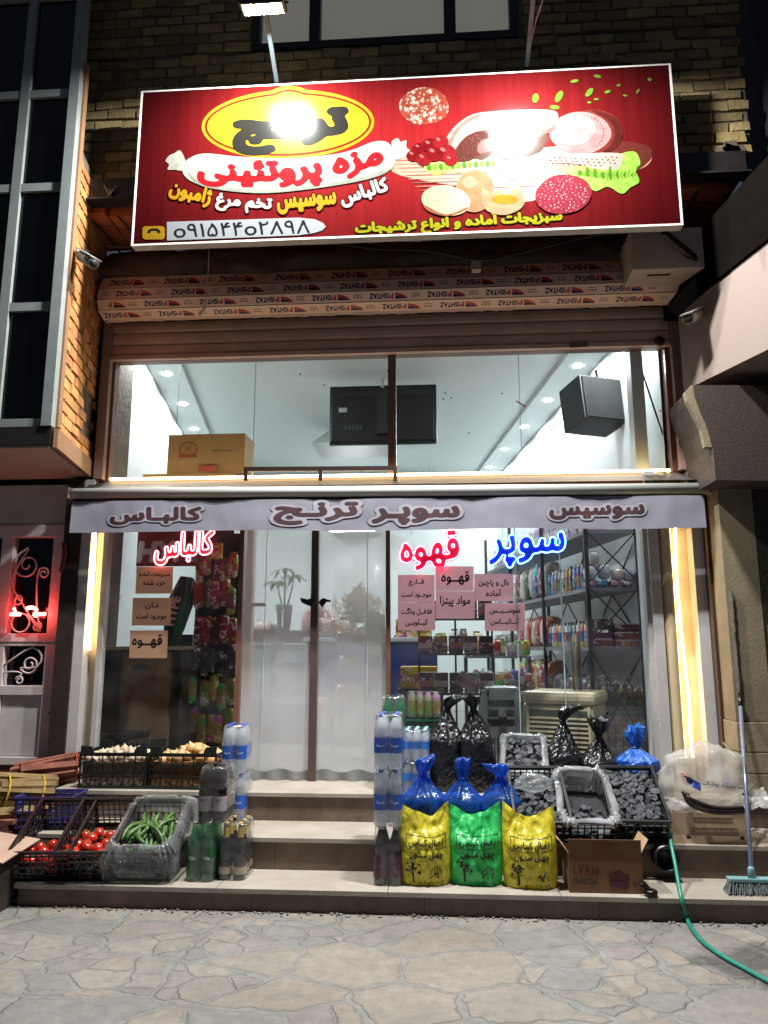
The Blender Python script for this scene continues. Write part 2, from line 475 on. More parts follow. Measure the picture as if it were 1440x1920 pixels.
def smooth_path(pts, n=8):
    P = [np.array(p, float) for p in pts]; P = [2 * P[0] - P[1]] + P + [2 * P[-1] - P[-2]]; out = []
    for i in range(1, len(P) - 2):
        p0, p1, p2, p3 = P[i - 1], P[i], P[i + 1], P[i + 2]
        for k in range(n):
            t = k / n
            out.append(.5 * ((2 * p1) + (-p0 + p2) * t + (2 * p0 - 5 * p1 + 4 * p2 - p3) * t * t + (-p0 + 3 * p1 - 3 * p2 + p3) * t ** 3))
    out.append(P[-2]); return [Vector(p) for p in out]
def ell(cx, cy_, rx, ry, n=40, rot=0.0, wob=0.0, sd=0):
    r = []
    for k in range(n):
        a = 2 * math.pi * k / n; q = 1 + wob * nz(math.cos(a) * 1.7 + sd, math.sin(a) * 1.7, sd)
        x, y = rx * q * math.cos(a), ry * q * math.sin(a)
        r.append((cx + x * math.cos(rot) - y * math.sin(rot), cy_ + x * math.sin(rot) + y * math.cos(rot)))
    return r
def rrect(x0, y0, x1, y1, r, n=5):
    p = []
    for cx, cy_, a0 in ((x1 - r, y0 + r, -90), (x1 - r, y1 - r, 0), (x0 + r, y1 - r, 90), (x0 + r, y0 + r, 180)):
        for k in range(n + 1):
            a = R(a0 + 90 * k / n); p.append((cx + r * math.cos(a), cy_ + r * math.sin(a)))
    return p
# ================================================================== materials of the place
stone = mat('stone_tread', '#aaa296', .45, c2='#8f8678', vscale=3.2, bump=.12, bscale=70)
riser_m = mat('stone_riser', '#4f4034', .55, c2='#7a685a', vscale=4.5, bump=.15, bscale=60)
marble = mat('white_marble', '#b3afae', .28, var=.06, vscale=4)
plaster_in = mat('white_wall', '#c9d0d0', .55, var=.02, vscale=2)
ceil_m = mat('ceiling_paint', '#c6cdcd', .6, var=.02, vscale=2)
floor_in = mat('shop_floor', '#8f8a84', .3, var=.1, vscale=3)
mortar = mat('mortar', '#4d463b', .9, c2='#6a6150', vscale=12, bump=.8, bscale=35)
brickm = mat('yellow_brick', '#8d7b50', .85, c2='#715f40', vscale=9, bump=.7, bscale=45, isl=.35)
brickr = mat('orange_brick', '#b8854c', .85, c2='#a2602f', vscale=6, bump=.7, bscale=45, isl=.3)
terra = mat('clay_block', '#b8623f', .8, c2='#9a4a2e', vscale=5, bump=.3, bscale=50)
darkwall = mat('dark_facade', '#1d1a18', .7, var=.3, vscale=3, bump=.2)
steel_d = mat('dark_steel', '#17110f', .5, var=.3, vscale=9, bump=.2)
rust = mat('rust_steel', '#3a1d17', .6, c2='#241310', vscale=14, bump=.2)
brownfr = mat('brown_frame', '#6b4a3d', .35, var=.1, vscale=6)
alu = mat('painted_aluminium', '#6d6f70', .4, var=.08, vscale=5)
shut = mat('shutter_paint', '#b89c8c', .5, c2='#a58878', vscale=3.5, bump=.08)
rail_m = mat('shutter_rail', '#8b7268', .45, var=.1)
concrete = mat('concrete', '#5e564d', .9, c2='#4a433c', vscale=6, bump=.6, bscale=28)
glass = clear('window_glass', (.93, .96, .95), rough=.01, refl=.85)
glass_lo = clear('shop_window_glass', (.92, .95, .94), haze=.03, hn=.03, rough=.02, refl=.9)
blackgl = mat('dark_window_glass', '#030404', .12, var=0, spec=.4)
white_p = mat('white_paint', '#b9b4b2', .5, c2='#a8a2a0', vscale=7, bump=.04)
black_p = mat('black_plastic', '#0c0c0d', .35, var=.2)
matte_bk = mat('matte_black', '#0a0a0a', .7, var=.2)

# ================================================================== ground
def paving():
    m, nt, out = nodes('flagstone')
    p = pos_node(nt)
    n0 = nd(nt, 'ShaderNodeTexNoise', {'Vector': p, 'Scale': 2.6, 'Detail': 3.0})
    n0b = nd(nt, 'ShaderNodeTexNoise', {'Vector': p, 'Scale': 11.0, 'Detail': 4.0})
    v1 = nd(nt, 'ShaderNodeVectorMath', {0: n0.outputs['Color'], 1: (.16, .16, 0)}, operation='MULTIPLY')
    v2 = nd(nt, 'ShaderNodeVectorMath', {0: n0b.outputs['Color'], 1: (.06, .06, 0)}, operation='MULTIPLY')
    a1 = nd(nt, 'ShaderNodeVectorMath', {0: p, 1: v1.outputs[0]}, operation='ADD')
    a2 = nd(nt, 'ShaderNodeVectorMath', {0: a1.outputs[0], 1: v2.outputs[0]}, operation='ADD')
    a3 = nd(nt, 'ShaderNodeVectorMath', {0: a2.outputs[0], 1: (1, 1.25, 0)}, operation='MULTIPLY')
    def vor(s, ft): return nd(nt, 'ShaderNodeTexVoronoi', {'Vector': a3.outputs[0], 'Scale': s, 'Randomness': 1.0}, feature=ft, voronoi_dimensions='2D')
    ve, vc, ve2, vc2 = vor(2.25, 'DISTANCE_TO_EDGE'), vor(2.25, 'F1'), vor(4.6, 'DISTANCE_TO_EDGE'), vor(4.6, 'F1')
    sx = nd(nt, 'ShaderNodeSeparateXYZ', {0: vc.outputs['Color']}); sel = nd(nt, 'ShaderNodeMath', {0: sx.outputs[1], 1: .66}, operation='GREATER_THAN')
    mn = nd(nt, 'ShaderNodeMath', {0: ve.outputs['Distance'], 1: ve2.outputs['Distance']}, operation='MINIMUM')
    dd = nd(nt, 'ShaderNodeMix', {0: sel.outputs[0], 2: ve.outputs['Distance'], 3: mn.outputs[0]})          # some stones are broken into smaller ones
    cmix = nd(nt, 'ShaderNodeMix', {0: sel.outputs[0], 6: vc.outputs['Color'], 7: vc2.outputs['Color']}, data_type='RGBA')
    nj = nd(nt, 'ShaderNodeTexNoise', {'Vector': p, 'Scale': 4.0, 'Detail': 6.0, 'Roughness': .65})
    jw = nd(nt, 'ShaderNodeMapRange', {'Value': nj.outputs[0], 'From Min': .35, 'From Max': .7, 'To Min': .004, 'To Max': .075})
    d1 = nd(nt, 'ShaderNodeMath', {0: dd.outputs[0], 1: jw.outputs[0]}, operation='SUBTRACT')
    fac = nd(nt, 'ShaderNodeMapRange', {'Value': d1.outputs[0], 'From Min': -.010, 'From Max': .008})
    rimd = nd(nt, 'ShaderNodeMath', {0: d1.outputs[0]}, operation='ABSOLUTE')
    nrim = nd(nt, 'ShaderNodeTexNoise', {'Vector': p, 'Scale': 3.1, 'Detail': 3.0}); nrm = nd(nt, 'ShaderNodeMapRange', {'Value': nrim.outputs[0], 'From Min': .45, 'From Max': .62, 'To Min': 1.0, 'To Max': .70})
    rim = nd(nt, 'ShaderNodeMapRange', {'Value': rimd.outputs[0], 'From Min': 0.0, 'From Max': .009, 'To Max': 1.0}); nt.links.new(nrm.outputs[0], rim.inputs['To Min'])
    cr = nd(nt, 'ShaderNodeValToRGB', {'Fac': cmix.outputs[2]})
    e = cr.color_ramp.elements
    e[0].position, e[0].color = 0, c4(hx('#6f6b66')); e[1].position, e[1].color = 1, c4(hx('#7c7670'))
    for q, cc in ((.3, '#8a7c6a'), (.5, '#6c6965'), (.72, '#7d706b'), (.86, '#958b7a')): x = e.new(q); x.color = c4(hx(cc))
    nf = nd(nt, 'ShaderNodeTexNoise', {'Vector': p, 'Scale': 13.0, 'Detail': 12.0, 'Roughness': .78})
    st = nd(nt, 'ShaderNodeMix', {0: .52, 6: cr.outputs[0], 7: (.215, .212, .200, 1)}, data_type='RGBA')
    mo = nd(nt, 'ShaderNodeMix', {0: fac.outputs[0], 6: (.200, .197, .185, 1), 7: st.outputs[2]}, data_type='RGBA')
    mr = nd(nt, 'ShaderNodeMapRange', {'Value': nf.outputs[0], 'From Min': .25, 'From Max': .75, 'To Min': .62, 'To Max': 1.25})
    big = nd(nt, 'ShaderNodeTexNoise', {'Vector': p, 'Scale': 1.3, 'Detail': 3.0})
    mb2 = nd(nt, 'ShaderNodeMapRange', {'Value': big.outputs[0], 'From Min': .3, 'From Max': .7, 'To Min': .85, 'To Max': 1.12})
    mm_ = nd(nt, 'ShaderNodeMath', {0: mr.outputs[0], 1: mb2.outputs[0]}, operation='MULTIPLY')
    mm = nd(nt, 'ShaderNodeMath', {0: mm_.outputs[0], 1: rim.outputs[0]}, operation='MULTIPLY')
    # a damp stain by the hose
    sp = nd(nt, 'ShaderNodeVectorMath', {0: p, 1: (1.50, 4.05, 0)}, operation='DISTANCE')
    nst = nd(nt, 'ShaderNodeMath', {0: sp.outputs['Value'], 1: nj.outputs[0]}, operation='ADD')
    sm = nd(nt, 'ShaderNodeMapRange', {'Value': nst.outputs[0], 'From Min': .62, 'From Max': .76, 'To Min': .45, 'To Max': 1.0})
    m3 = nd(nt, 'ShaderNodeMath', {0: mm.outputs[0], 1: sm.outputs[0]}, operation='MULTIPLY')
    hs = nd(nt, 'ShaderNodeHueSaturation', {'Color': mo.outputs[2], 'Value': m3.outputs[0]})
    h1 = nd(nt, 'ShaderNodeMapRange', {'Value': d1.outputs[0], 'From Min': -.02, 'From Max': .035})
    h2 = nd(nt, 'ShaderNodeMath', {0: nf.outputs[0], 1: .55}, operation='MULTIPLY')
    h3 = nd(nt, 'ShaderNodeMath', {0: h1.outputs[0], 1: h2.outputs[0]}, operation='ADD')
    cz = nd(nt, 'ShaderNodeSeparateXYZ', {0: cmix.outputs[2]})
    h4 = nd(nt, 'ShaderNodeMath', {0: cz.outputs[0], 1: fac.outputs[0]}, operation='MULTIPLY')
    h5 = nd(nt, 'ShaderNodeMath', {0: h3.outputs[0], 1: h4.outputs[0]}, operation='ADD')
    bp = nd(nt, 'ShaderNodeBump', {'Height': h5.outputs[0], 'Strength': .75, 'Distance': .009})
    b = nd(nt, 'ShaderNodeBsdfPrincipled', {'Base Color': hs.outputs[0], 'Roughness': .75, 'Normal': bp.outputs[0], 'Specular IOR Level': .3})
    nt.links.new(b.outputs[0], out.inputs[0]); return m
tag(MB().add([(-40, -40, 0), (40, -40, 0), (40, 30, 0), (-40, 30, 0)], [(0, 1, 2, 3)]).build('ground', paving()), 'grey crazy paving of irregular flagstones in front of the shop', 'paving', kind='structure')

# ================================================================== steps
Z1, Z2, Z3 = .127, .32, .508
Y1, Y2, Y3, YF = 4.60, 4.97, 5.42, 5.86
st = thing('steps', 'pale stone steps leading up to the shop door', 'steps', (0, 5, 0)); st['kind'] = 'structure'
XL, XR = -2.75, 4.2
tr, rs = MB(), MB()
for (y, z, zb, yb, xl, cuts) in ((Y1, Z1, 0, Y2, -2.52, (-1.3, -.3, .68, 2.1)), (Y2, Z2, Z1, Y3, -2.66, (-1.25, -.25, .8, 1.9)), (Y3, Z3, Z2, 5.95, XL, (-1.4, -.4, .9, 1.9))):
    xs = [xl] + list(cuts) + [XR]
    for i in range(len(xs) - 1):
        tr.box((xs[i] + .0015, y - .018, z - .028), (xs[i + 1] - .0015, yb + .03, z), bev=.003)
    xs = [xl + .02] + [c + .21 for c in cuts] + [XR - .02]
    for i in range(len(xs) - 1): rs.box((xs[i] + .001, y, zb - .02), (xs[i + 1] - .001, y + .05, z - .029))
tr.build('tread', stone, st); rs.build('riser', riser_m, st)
MB().box((XL + .05, Y3 + .06, -.05), (XR - .05, 5.94, Z3 - .04)).build('core', concrete, st)

mb = MB(); random.seed(3)
for i in range(420):      # chips, grit and dry leaves swept against the lowest step
    x = random.uniform(-2.6, 3.2); y = 4.595 - abs(random.gauss(0, .035)); s = random.uniform(.003, .011) * (1.6 if random.random() < .08 else 1); M = Matrix.Translation((x, y, .001)) @ Matrix.Rotation(random.uniform(0, 6), 4, 'Z')
    k = [random.uniform(.5, 1.2) for _ in range(5)]; mb.prism([(s * k[j] * math.cos(j * 1.257), s * k[j] * math.sin(j * 1.257)) for j in range(5)], 0, s * random.uniform(.3, .9), M)
tag(mb.build('gravel', mat('grit', '#8a8276', .9, c2='#5c5449', vscale=40, isl=.5)), 'chips and grit swept against the lowest step', 'grit', kind='stuff')

# ================================================================== shop building
shop = thing('shop_building', 'two storey brick shop building with a glazed shop front under a red sign', 'building', (0, 5.9, 0))
ZC = 4.4
def lw(y): return -2.72 - .186 * (y - 5.92)      # the side walls of the shop run slightly askew to the street
def rw(y): return 1.85 - .123 * (y - 5.92)
YB = 12.4
fl = MB().add([(-2.72, 5.90, Z3 - .002), (1.9, 5.90, Z3 - .002), (rw(YB), YB, Z3 - .002), (lw(YB), YB, Z3 - .002)], [(0, 1, 2, 3)]); fl.build('shop_floor', floor_in, shop)
w = MB()
w.add([(lw(5.96), 5.96, Z3), (lw(YB), YB, Z3), (lw(YB), YB, ZC), (lw(5.96), 5.96, ZC)], [(0, 1, 2, 3)])
w.add([(rw(5.96), 5.96, Z3), (rw(YB), YB, Z3), (rw(YB), YB, ZC), (rw(5.96), 5.96, ZC)], [(3, 2, 1, 0)])
w.add([(lw(YB), YB, Z3), (rw(YB), YB, Z3), (rw(YB), YB, ZC), (lw(YB), YB, ZC)], [(0, 1, 2, 3)])
w.add([(-2.75, 5.97, 3.92), (1.9, 5.97, 3.92), (1.9, 5.97, ZC), (-2.75, 5.97, ZC)], [(0, 1, 2, 3)])
w.box((1.62, 5.97, Z3), (1.72, 6.12, ZC - .001))
w.build('inner_wall', plaster_in, shop)
c = MB().add([(lw(5.96), 5.96, ZC), (rw(5.96), 5.96, ZC), (rw(YB), YB, ZC), (lw(YB), YB, ZC)], [(3, 2, 1, 0)])
for a, b in ((lambda y: lw(y) + .003, lambda y: lw(y) + .36), (lambda y: rw(y) - .38, lambda y: rw(y) - .003)):
    c.hexa([(a(6), 6, ZC - .05), (b(6), 6, ZC - .05), (b(YB - .01), YB - .01, ZC - .05), (a(YB - .01), YB - .01, ZC - .05)], [(a(6), 6, ZC - .001), (b(6), 6, ZC - .001), (b(YB - .01), YB - .01, ZC - .001), (a(YB - .01), YB - .01, ZC - .001)])
c.build('ceiling', ceil_m, shop)
pr = MB()      # panel joints of the ceiling
for px in (480, 955):
    p0, p1 = gz(px, 680, ZC - .004), gz(px, 885, ZC - .004); dx = (p1.x - p0.x) / (p1.y - p0.y)
# outer walls round the shop front
ow = MB()
ow.box((-2.96, 5.99, 0), (-2.73, 6.3, 4.9)); ow.box((1.92, 5.99, 0), (2.3, 6.3, 4.9)); ow.box((-2.96, 5.99, 4.42), (2.3, 6.1, 4.9))
ow.box((-4.9, 5.99, 2.86), (-2.97, 6.1, 4.9)); ow.build('wall', concrete, shop)
def bricks(mb, o, ex, wd, ht, holes=(), bw=.235, bh=.094, out=Vector((0, -1, 0)), jit=1.0, bond=.5, keep=None):
    ex = Vector(ex).normalized(); o = Vector(o); r = 0; z = 0.0
    while z < ht - .03:
        x = -(r % 2) * bw * bond
        while x < wd - .02:
            a, b = max(0, x + .011 + random.uniform(-.004, .004)), min(wd, x + bw - .006)
            if b - a > .03 and (keep is None or keep((a + b) / 2, z)):
                dp = .012 + random.uniform(-.008, .01) * jit; h0, h1 = z + .008 + random.uniform(0, .007), z + bh - random.uniform(.008, .014)
                sk = [random.uniform(-.006, .006) * jit for _ in range(8)]
                def P(t, zz, dd): return o + ex * t + Vector((0, 0, zz)) + out * dd
                mb.hexa([P(a + sk[0], h0 + sk[1], dp), P(b + sk[2], h0 + sk[3], dp), P(b, h0, -.04), P(a, h0, -.04)], [P(a + sk[4], h1 + sk[5], dp), P(b + sk[6], h1 + sk[7], dp), P(b, h1, -.04), P(a, h1, -.04)])
            x += bw
        z += bh; r += 1
YBW = 5.30
bk = MB(); bricks(bk, (-2.88, YBW, 5.2), X, 5.32, 1.15, jit=1.6); bricks(bk, (-2.88, YBW, 6.35), X, 1.4, 1.6); bricks(bk, (.75, YBW, 6.35), X, 1.7, 1.6)
bk.build('brick_wall', brickm, shop)
mo = MB(); mo.box((-2.88, YBW + .004, 5.19), (2.44, YBW + .25, 6.34)); mo.box((-2.88, YBW + .004, 6.35), (-1.46, YBW + .25, 8)); mo.box((.72, YBW + .004, 6.35), (2.44, YBW + .25, 8))
mo.build('mortar_backing', mortar, shop)
# upper window with pale curtains
uw = MB()
for a, b in ((-1.46, -1.40), (-.99, -.90), (.12, .215), (.65, .71)): uw.box((a, YBW - .01, 6.41), (b, YBW + .06, 8))
uw.box((-1.46, YBW - .012, 6.345), (.71, YBW + .062, 6.41)); wf = uw.build('window', steel_d, shop)
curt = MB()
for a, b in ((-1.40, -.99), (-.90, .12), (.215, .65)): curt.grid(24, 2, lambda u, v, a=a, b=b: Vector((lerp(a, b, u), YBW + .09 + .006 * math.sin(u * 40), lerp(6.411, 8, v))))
curt.build('curtain', mat('curtain', '#8d897c', .8, var=.05, emis='#8a8a80', es=.34), wf)  # faint glow put into the cloth for light in the room behind
# cantilever slab: edge beam, hollow clay blocks, bars
sl = MB(); sl.box((-2.87, 5.22, 4.975), (2.36, 5.29, 5.185)); sl.box((-2.87, 5.14, 4.96), (2.36, 5.22, 4.974)); sl.box((-2.87, 5.291, 5.02), (2.36, 5.98, 5.18)); sl.build('slab_edge', steel_d, shop)
cb = MB(); n = 20
for i in range(n):
    x0 = lerp(-2.86, 2.3, i / n); x1 = lerp(-2.86, 2.3, (i + 1) / n) - .02
    for j in range(3):
        y0 = 5.295 + j * .2 + (i % 2) * .05; dz = random.uniform(-.012, .012)
        cb.box((x0, y0, 4.93 + dz), (x1, min(5.93, y0 + .19), 5.018))
cb.build('clay_block_soffit', terra, shop)
bars = MB()
for i in range(22):
    x = lerp(-2.75, 2.25, i / 21); bars.tube([(x, 5.31, 4.905), (x + .03, 5.6, 4.90), (x + .06, 5.85, 4.86)], .009, 6)
for i in range(6):
    a = random.uniform(-2.8, 2); pts = [(a + t * random.uniform(.5, .8), 5.3 + .07 * math.sin(t * 3 + i), 4.87 - .05 * math.sin(t * 2.2 + i * 1.3)) for t in np.linspace(0, 2.2, 9)]
    bars.tube(smooth_path(pts, 4), .007, 5)
bars.build('reinforcing_bar', steel_d, shop)
ce = MB()
def cem(u, v):
    x = lerp(-2.8, 2.0, u); q = nz(x * 3, v * 3, 1) * .05 + nz(x * 11, v * 6, 4) * .02
    return Vector((x, 5.86 - .22 * math.sin(v * 2.2) + q, lerp(4.92, 4.50, v) + nz(x * 5, 9, v) * .03 * (1 if v > .8 else .3)))
ce.grid(120, 8, cem); ce.build('cement_band', concrete, shop)
# pilasters and transom frame
for x0, x1, y0 in ((-2.864, -2.782, 5.80), (1.955, 2.035, 5.80), (1.632, 1.708, 5.82)): MB().box((x0, y0, Z3), (x1, 5.96, 2.86)).build('marble_pilaster', marble, shop)
dk = MB(); dk.box((-3.0, 5.78, .1), (-2.866, 5.99, 2.86)); dk.build('dark_pillar', mat('stained_stone', '#231812', .55, c2='#2f2219', vscale=6, bump=.3, bscale=20), shop)
def colm(u, v):
    a = lerp(R(-20), R(200), u); x = 1.768 - .056 * math.cos(a); y = 5.895 - .085 * math.sin(a)
    return Vector((x, y, lerp(Z3, 2.86, v)))
qc = MB().grid(16, 2, colm); qc.build('round_column', mat('cream_column', '#bcaa88', .18, var=.05, coat=.6), shop)
for a, b in ((1.82, 1.955), (-2.782, -2.7)): MB().add([(a, 5.93, Z3), (b, 5.93, Z3), (b, 5.93, 2.86), (a, 5.93, 2.86)], [(0, 1, 2, 3)]).build('reveal', mat('cream_panel', '#bfb196', .4), shop)
tf = MB()
tf.box((-2.79, 5.86, 2.868), (-2.70, 5.95, 3.93)); tf.box((1.865, 5.86, 2.868), (1.915, 5.95, 3.93)); tf.box((-.378, 5.87, 2.868), (-.312, 5.945, 3.93)); tf.box((-2.79, 5.865, 2.76), (1.915, 5.945, 2.866)); tf.box((-2.70, 5.87, 3.90), (1.865, 5.945, 3.93))
tf.build('transom_frame', brownfr, shop)
for a, b in ((-2.70, -1.502), (-1.498, -.378), (-.312, .698), (.702, 1.865)): MB().add([(a, 5.905, 2.867), (b, 5.905, 2.867), (b, 5.905, 3.9), (a, 5.905, 3.9)], [(0, 1, 2, 3)]).build('transom_glass', glass, shop)
for x in (-1.502, .698): MB().box((x, 5.90, 2.867), (x + .004, 5.912, 3.9)).build('glass_edge', mat('glass_edge', '#a5bdb9', .2, var=0), shop)
dots = MB()
for px, py in ((563, 702), (608, 722), (784, 727), (831, 748), (846, 746), (727, 695), (835, 737), (879, 812), (941, 738), (1143, 677), (1038, 798), (1238, 770), (831, 887), (951, 887), (1094, 883)):
    p = at(px, py, 5.902); dots.ball(p, .007, (1, .3, 1), 6)
dots.build('screw', matte_bk, shop)
MB().beam(at(968, 752, 5.899), at(986, 763, 5.899), .004, .026, up=(0, 1, 0)).build('tape', mat('red_tape', '#8f1414', .5), shop)
# shop front below: left pane, door leaves, right panes
sf = MB()
for a, b in ((-1.572, -1.535), (-.395, -.362)): sf.box((a, 5.85, Z3), (b, 5.94, 2.76))
for a, b in ((-2.70, -2.662), (1.60, 1.631)): MB().box((a, 5.855, Z3), (b, 5.94, 2.70)).build('window_jamb', mat('white_frame', '#a9a5a0', .4), shop)
for a, b in ((-2.662, -1.572), (-.362, 1.60)): MB().box((a, 5.86, Z3), (b, 5.94, Z3 + .035)).build('window_sill', mat('dark_sill', '#26201d', .5), shop)
sf.box((-2.70, 5.86, 2.70), (1.63, 5.94, 2.758)); sf.build('shop_front_frame', brownfr, shop)
for a, b in ((-2.662, -1.572), (-.362, .62), (.624, .965), (.969, 1.60)): MB().add([(a, 5.90, Z3 + .035), (b, 5.90, Z3 + .035), (b, 5.90, 2.70), (a, 5.90, 2.70)], [(0, 1, 2, 3)]).build('shop_window_pane', glass_lo, shop)
for x in (.6195, .9645): MB().box((x, 5.89, Z3 + .04), (x + .005, 5.911, 2.70)).build('glass_edge', mat('glass_edge', '#a5bdb9', .2, var=0), shop)
# door of two see-through leaves
dleft = at(455, 990, 5.9).x
door = thing('sliding_door', 'misty clear double door with a dark centre stile above the steps', 'door', (-.95, 5.9, Z3))
xm = at(592, 1000, 5.88).x
MB().box((xm - .028, 5.862, Z3 + .004), (xm + .028, 5.935, 2.69)).build('stile', mat('stile', '#54443f', .35), door)
film = None
def filmmat():
    m, nt, out = nodes('misty_plastic')
    p = pos_node(nt); s = nd(nt, 'ShaderNodeSeparateXYZ', {0: p})
    t = nd(nt, 'ShaderNodeBsdfTransparent', {'Color': (.95, .96, .96, 1)})
    d = nd(nt, 'ShaderNodeBsdfDiffuse', {'Color': (.80, .78, .77, 1)}); tl = nd(nt, 'ShaderNodeBsdfTranslucent', {'Color': (.80, .78, .77, 1)})
    dm = nd(nt, 'ShaderNodeMixShader', {0: .5, 1: d.outputs[0], 2: tl.outputs[0]})
    nn = nd(nt, 'ShaderNodeTexNoise', {'Vector': p, 'Scale': 1.8, 'Detail': 3.0})
    # lamplight on the lower film is put in as thicker haze towards the floor
    zz = nd(nt, 'ShaderNodeMath', {0: nn.outputs[0], 1: .9}, operation='MULTIPLY')
    z2 = nd(nt, 'ShaderNodeMath', {0: s.outputs[2], 1: zz.outputs[0]}, operation='SUBTRACT')
    f = nd(nt, 'ShaderNodeMapRange', {'Value': z2.outputs[0], 'From Min': .55, 'From Max': .95, 'To Min': .70, 'To Max': .44}, interpolation_type='SMOOTHSTEP')
    mx = nd(nt, 'ShaderNodeMixShader', {0: f.outputs[0], 1: t.outputs[0], 2: dm.outputs[0]})
    n2 = nd(nt, 'ShaderNodeTexNoise', {'Vector': p, 'Scale': 4.0, 'Detail': 2.0}); bp = nd(nt, 'ShaderNodeBump', {'Height': n2.outputs[0], 'Strength': .25, 'Distance': .05})
    g = nd(nt, 'ShaderNodeBsdfGlossy', {'Roughness': .08, 'Normal': bp.outputs[0]}); bf = nd(nt, 'ShaderNodeNewGeometry').outputs['Backfacing']; io = nd(nt, 'ShaderNodeMix', {0: bf, 2: 1.4, 3: 1 / 1.4}); fr = nd(nt, 'ShaderNodeFresnel', {'IOR': io.outputs[0], 'Normal': bp.outputs[0]})
    mg = nd(nt, 'ShaderNodeMixShader', {0: fr.outputs[0], 1: mx.outputs[0], 2: g.outputs[0]}); nt.links.new(mg.outputs[0], out.inputs[0]); return m
fmx = filmmat()
for a, b in ((-1.534, xm - .029), (xm + .029, -.396)):
    g = MB().grid(20, 24, lambda u, v, a=a, b=b: Vector((lerp(a, b, u), 5.90 + .006 * math.sin(u * 9 + v * 3), lerp(Z3 + .05, 2.69, v)))); g.build('leaf', fmx, door)
    h = MB().grid(40, 3, lambda u, v, a=a, b=b: Vector((lerp(a, b, u), 5.885 + .012 * math.sin(u * 21) * (1 - v), lerp(Z3 + .004, Z3 + .075 + .012 * math.sin(u * 13), v)))); h.build('hem', mat('grey_hem', '#77797a', .5), door)
for a, b in ((-1.36, -1.356), (-.545, -.541)): MB().box((a, 5.884, Z3 + .08), (b, 5.888, 2.69)).build('seam', mat('seam', '#b9bec0', .4), door)
for pts in (((563, 1121), (578, 1124), (586, 1121), (590, 1129), (582, 1137), (566, 1130)), ((597, 1129), (606, 1121), (613, 1124), (621, 1126), (620, 1129), (612, 1129), (604, 1139))):
    P = [at(x, y, 5.86) for x, y in pts]; mb = MB(); mb.prism([(p.x, p.z) for p in P][::-1], 0, 0.02, Matrix(((1, 0, 0, 0), (0, 0, 1, 5.845), (0, 1, 0, 0), (0, 0, 0, 1)))); mb.build('handle', matte_bk, door)

# ================================================================== roller shutter
sh = thing('roller_shutter', 'beige roller shutter wound up over the shop front with printed film on its roll', 'shutter', (-.4, 5.7, 3.9))
s2 = MB()
for i in range(3):
    z0 = 3.93 + i * .105
    prof = [(5.835, z0), (5.822, z0 + .02), (5.818, z0 + .055), (5.822, z0 + .09), (5.838, z0 + .104)]
    for (ya, za), (yb, zb) in zip(prof, prof[1:]): s2.add([(-2.72, ya, za), (1.90, ya, za), (1.90, yb, zb), (-2.72, yb, zb)], [(0, 1, 2, 3)], True)
s2.box((-2.72, 5.80, 3.895), (1.90, 5.85, 3.929)); s2.build('slat_curtain', shut, sh)
for a, b in ((-2.805, -2.722), (1.905, 2.01)): MB().box((a, 5.80, 2.862), (b, 5.86, 4.25), bev=.008).build('guide_rail', rail_m, sh)
MB().box((-2.72, 5.80, 4.246), (1.93, 5.95, 4.31)).build('lintel', mat('lintel', '#3c2f29', .6), sh)
st_ = MB(); st_.add([at(1068, 652, 5.797), at(1103, 650, 5.797), at(1103, 640, 5.797), at(1068, 642, 5.797)], [(0, 1, 2, 3)]); st_.build('label', mat('shutter_label', '#5c5048', .5), sh)
lk = at(1236, 640, 5.80); MB().lathe([(.042, 0), (.042, .01), (.03, .014), (.0, .014)], 18, Matrix.Translation(lk) @ Matrix.Rotation(R(90), 4, 'X')).build('lock', mat('lock', '#4b4039', .4, metal=.6), sh)
DR = [(5.70, at(720, 584, 5.70).z), (5.60, at(720, 565, 5.60).z), (5.56, at(720, 544.5, 5.56).z), (5.575, at(720, 524, 5.575).z), (5.64, at(720, 503, 5.64).z), (5.75, at(720, 503, 5.64).z + .05)]
filmw = mat('printed_film', '#d6baac', .35, var=.05, vscale=4, bump=.06)
dm_ = MB()
for (ya, za), (yb, zb) in zip(DR, DR[1:]):
    dm_.add([(-2.76, ya, za + .003), (1.96, ya, za + .003), (1.96, yb, zb - .003), (-2.76, yb, zb - .003)], [(0, 1, 2, 3)])
    dm_.add([(-2.76, yb, zb - .003), (1.96, yb, zb - .003), (1.96, yb + .008, zb + .003), (-2.76, yb + .008, zb + .003)], [(0, 1, 2, 3)])
for x in (-2.76, 1.96): dm_.add([(x, y, z) for y, z in DR] + [(x, 5.9, DR[-1][1]), (x, 5.9, DR[0][1])], [tuple(range(len(DR) + 2))])
dm_.build('roll', filmw, sh)
navy, redi, greyi = pmat('ink_navy', '#20204e', .4), pmat('ink_red', '#b02c28', .4), pmat('ink_grey', '#7d685e', .5)
bN, bR, bG, bK = MB(), MB(), MB(), MB()
tP, tI = outline('P', .035), outline('ISHTAZ', .035)
pitch = .465
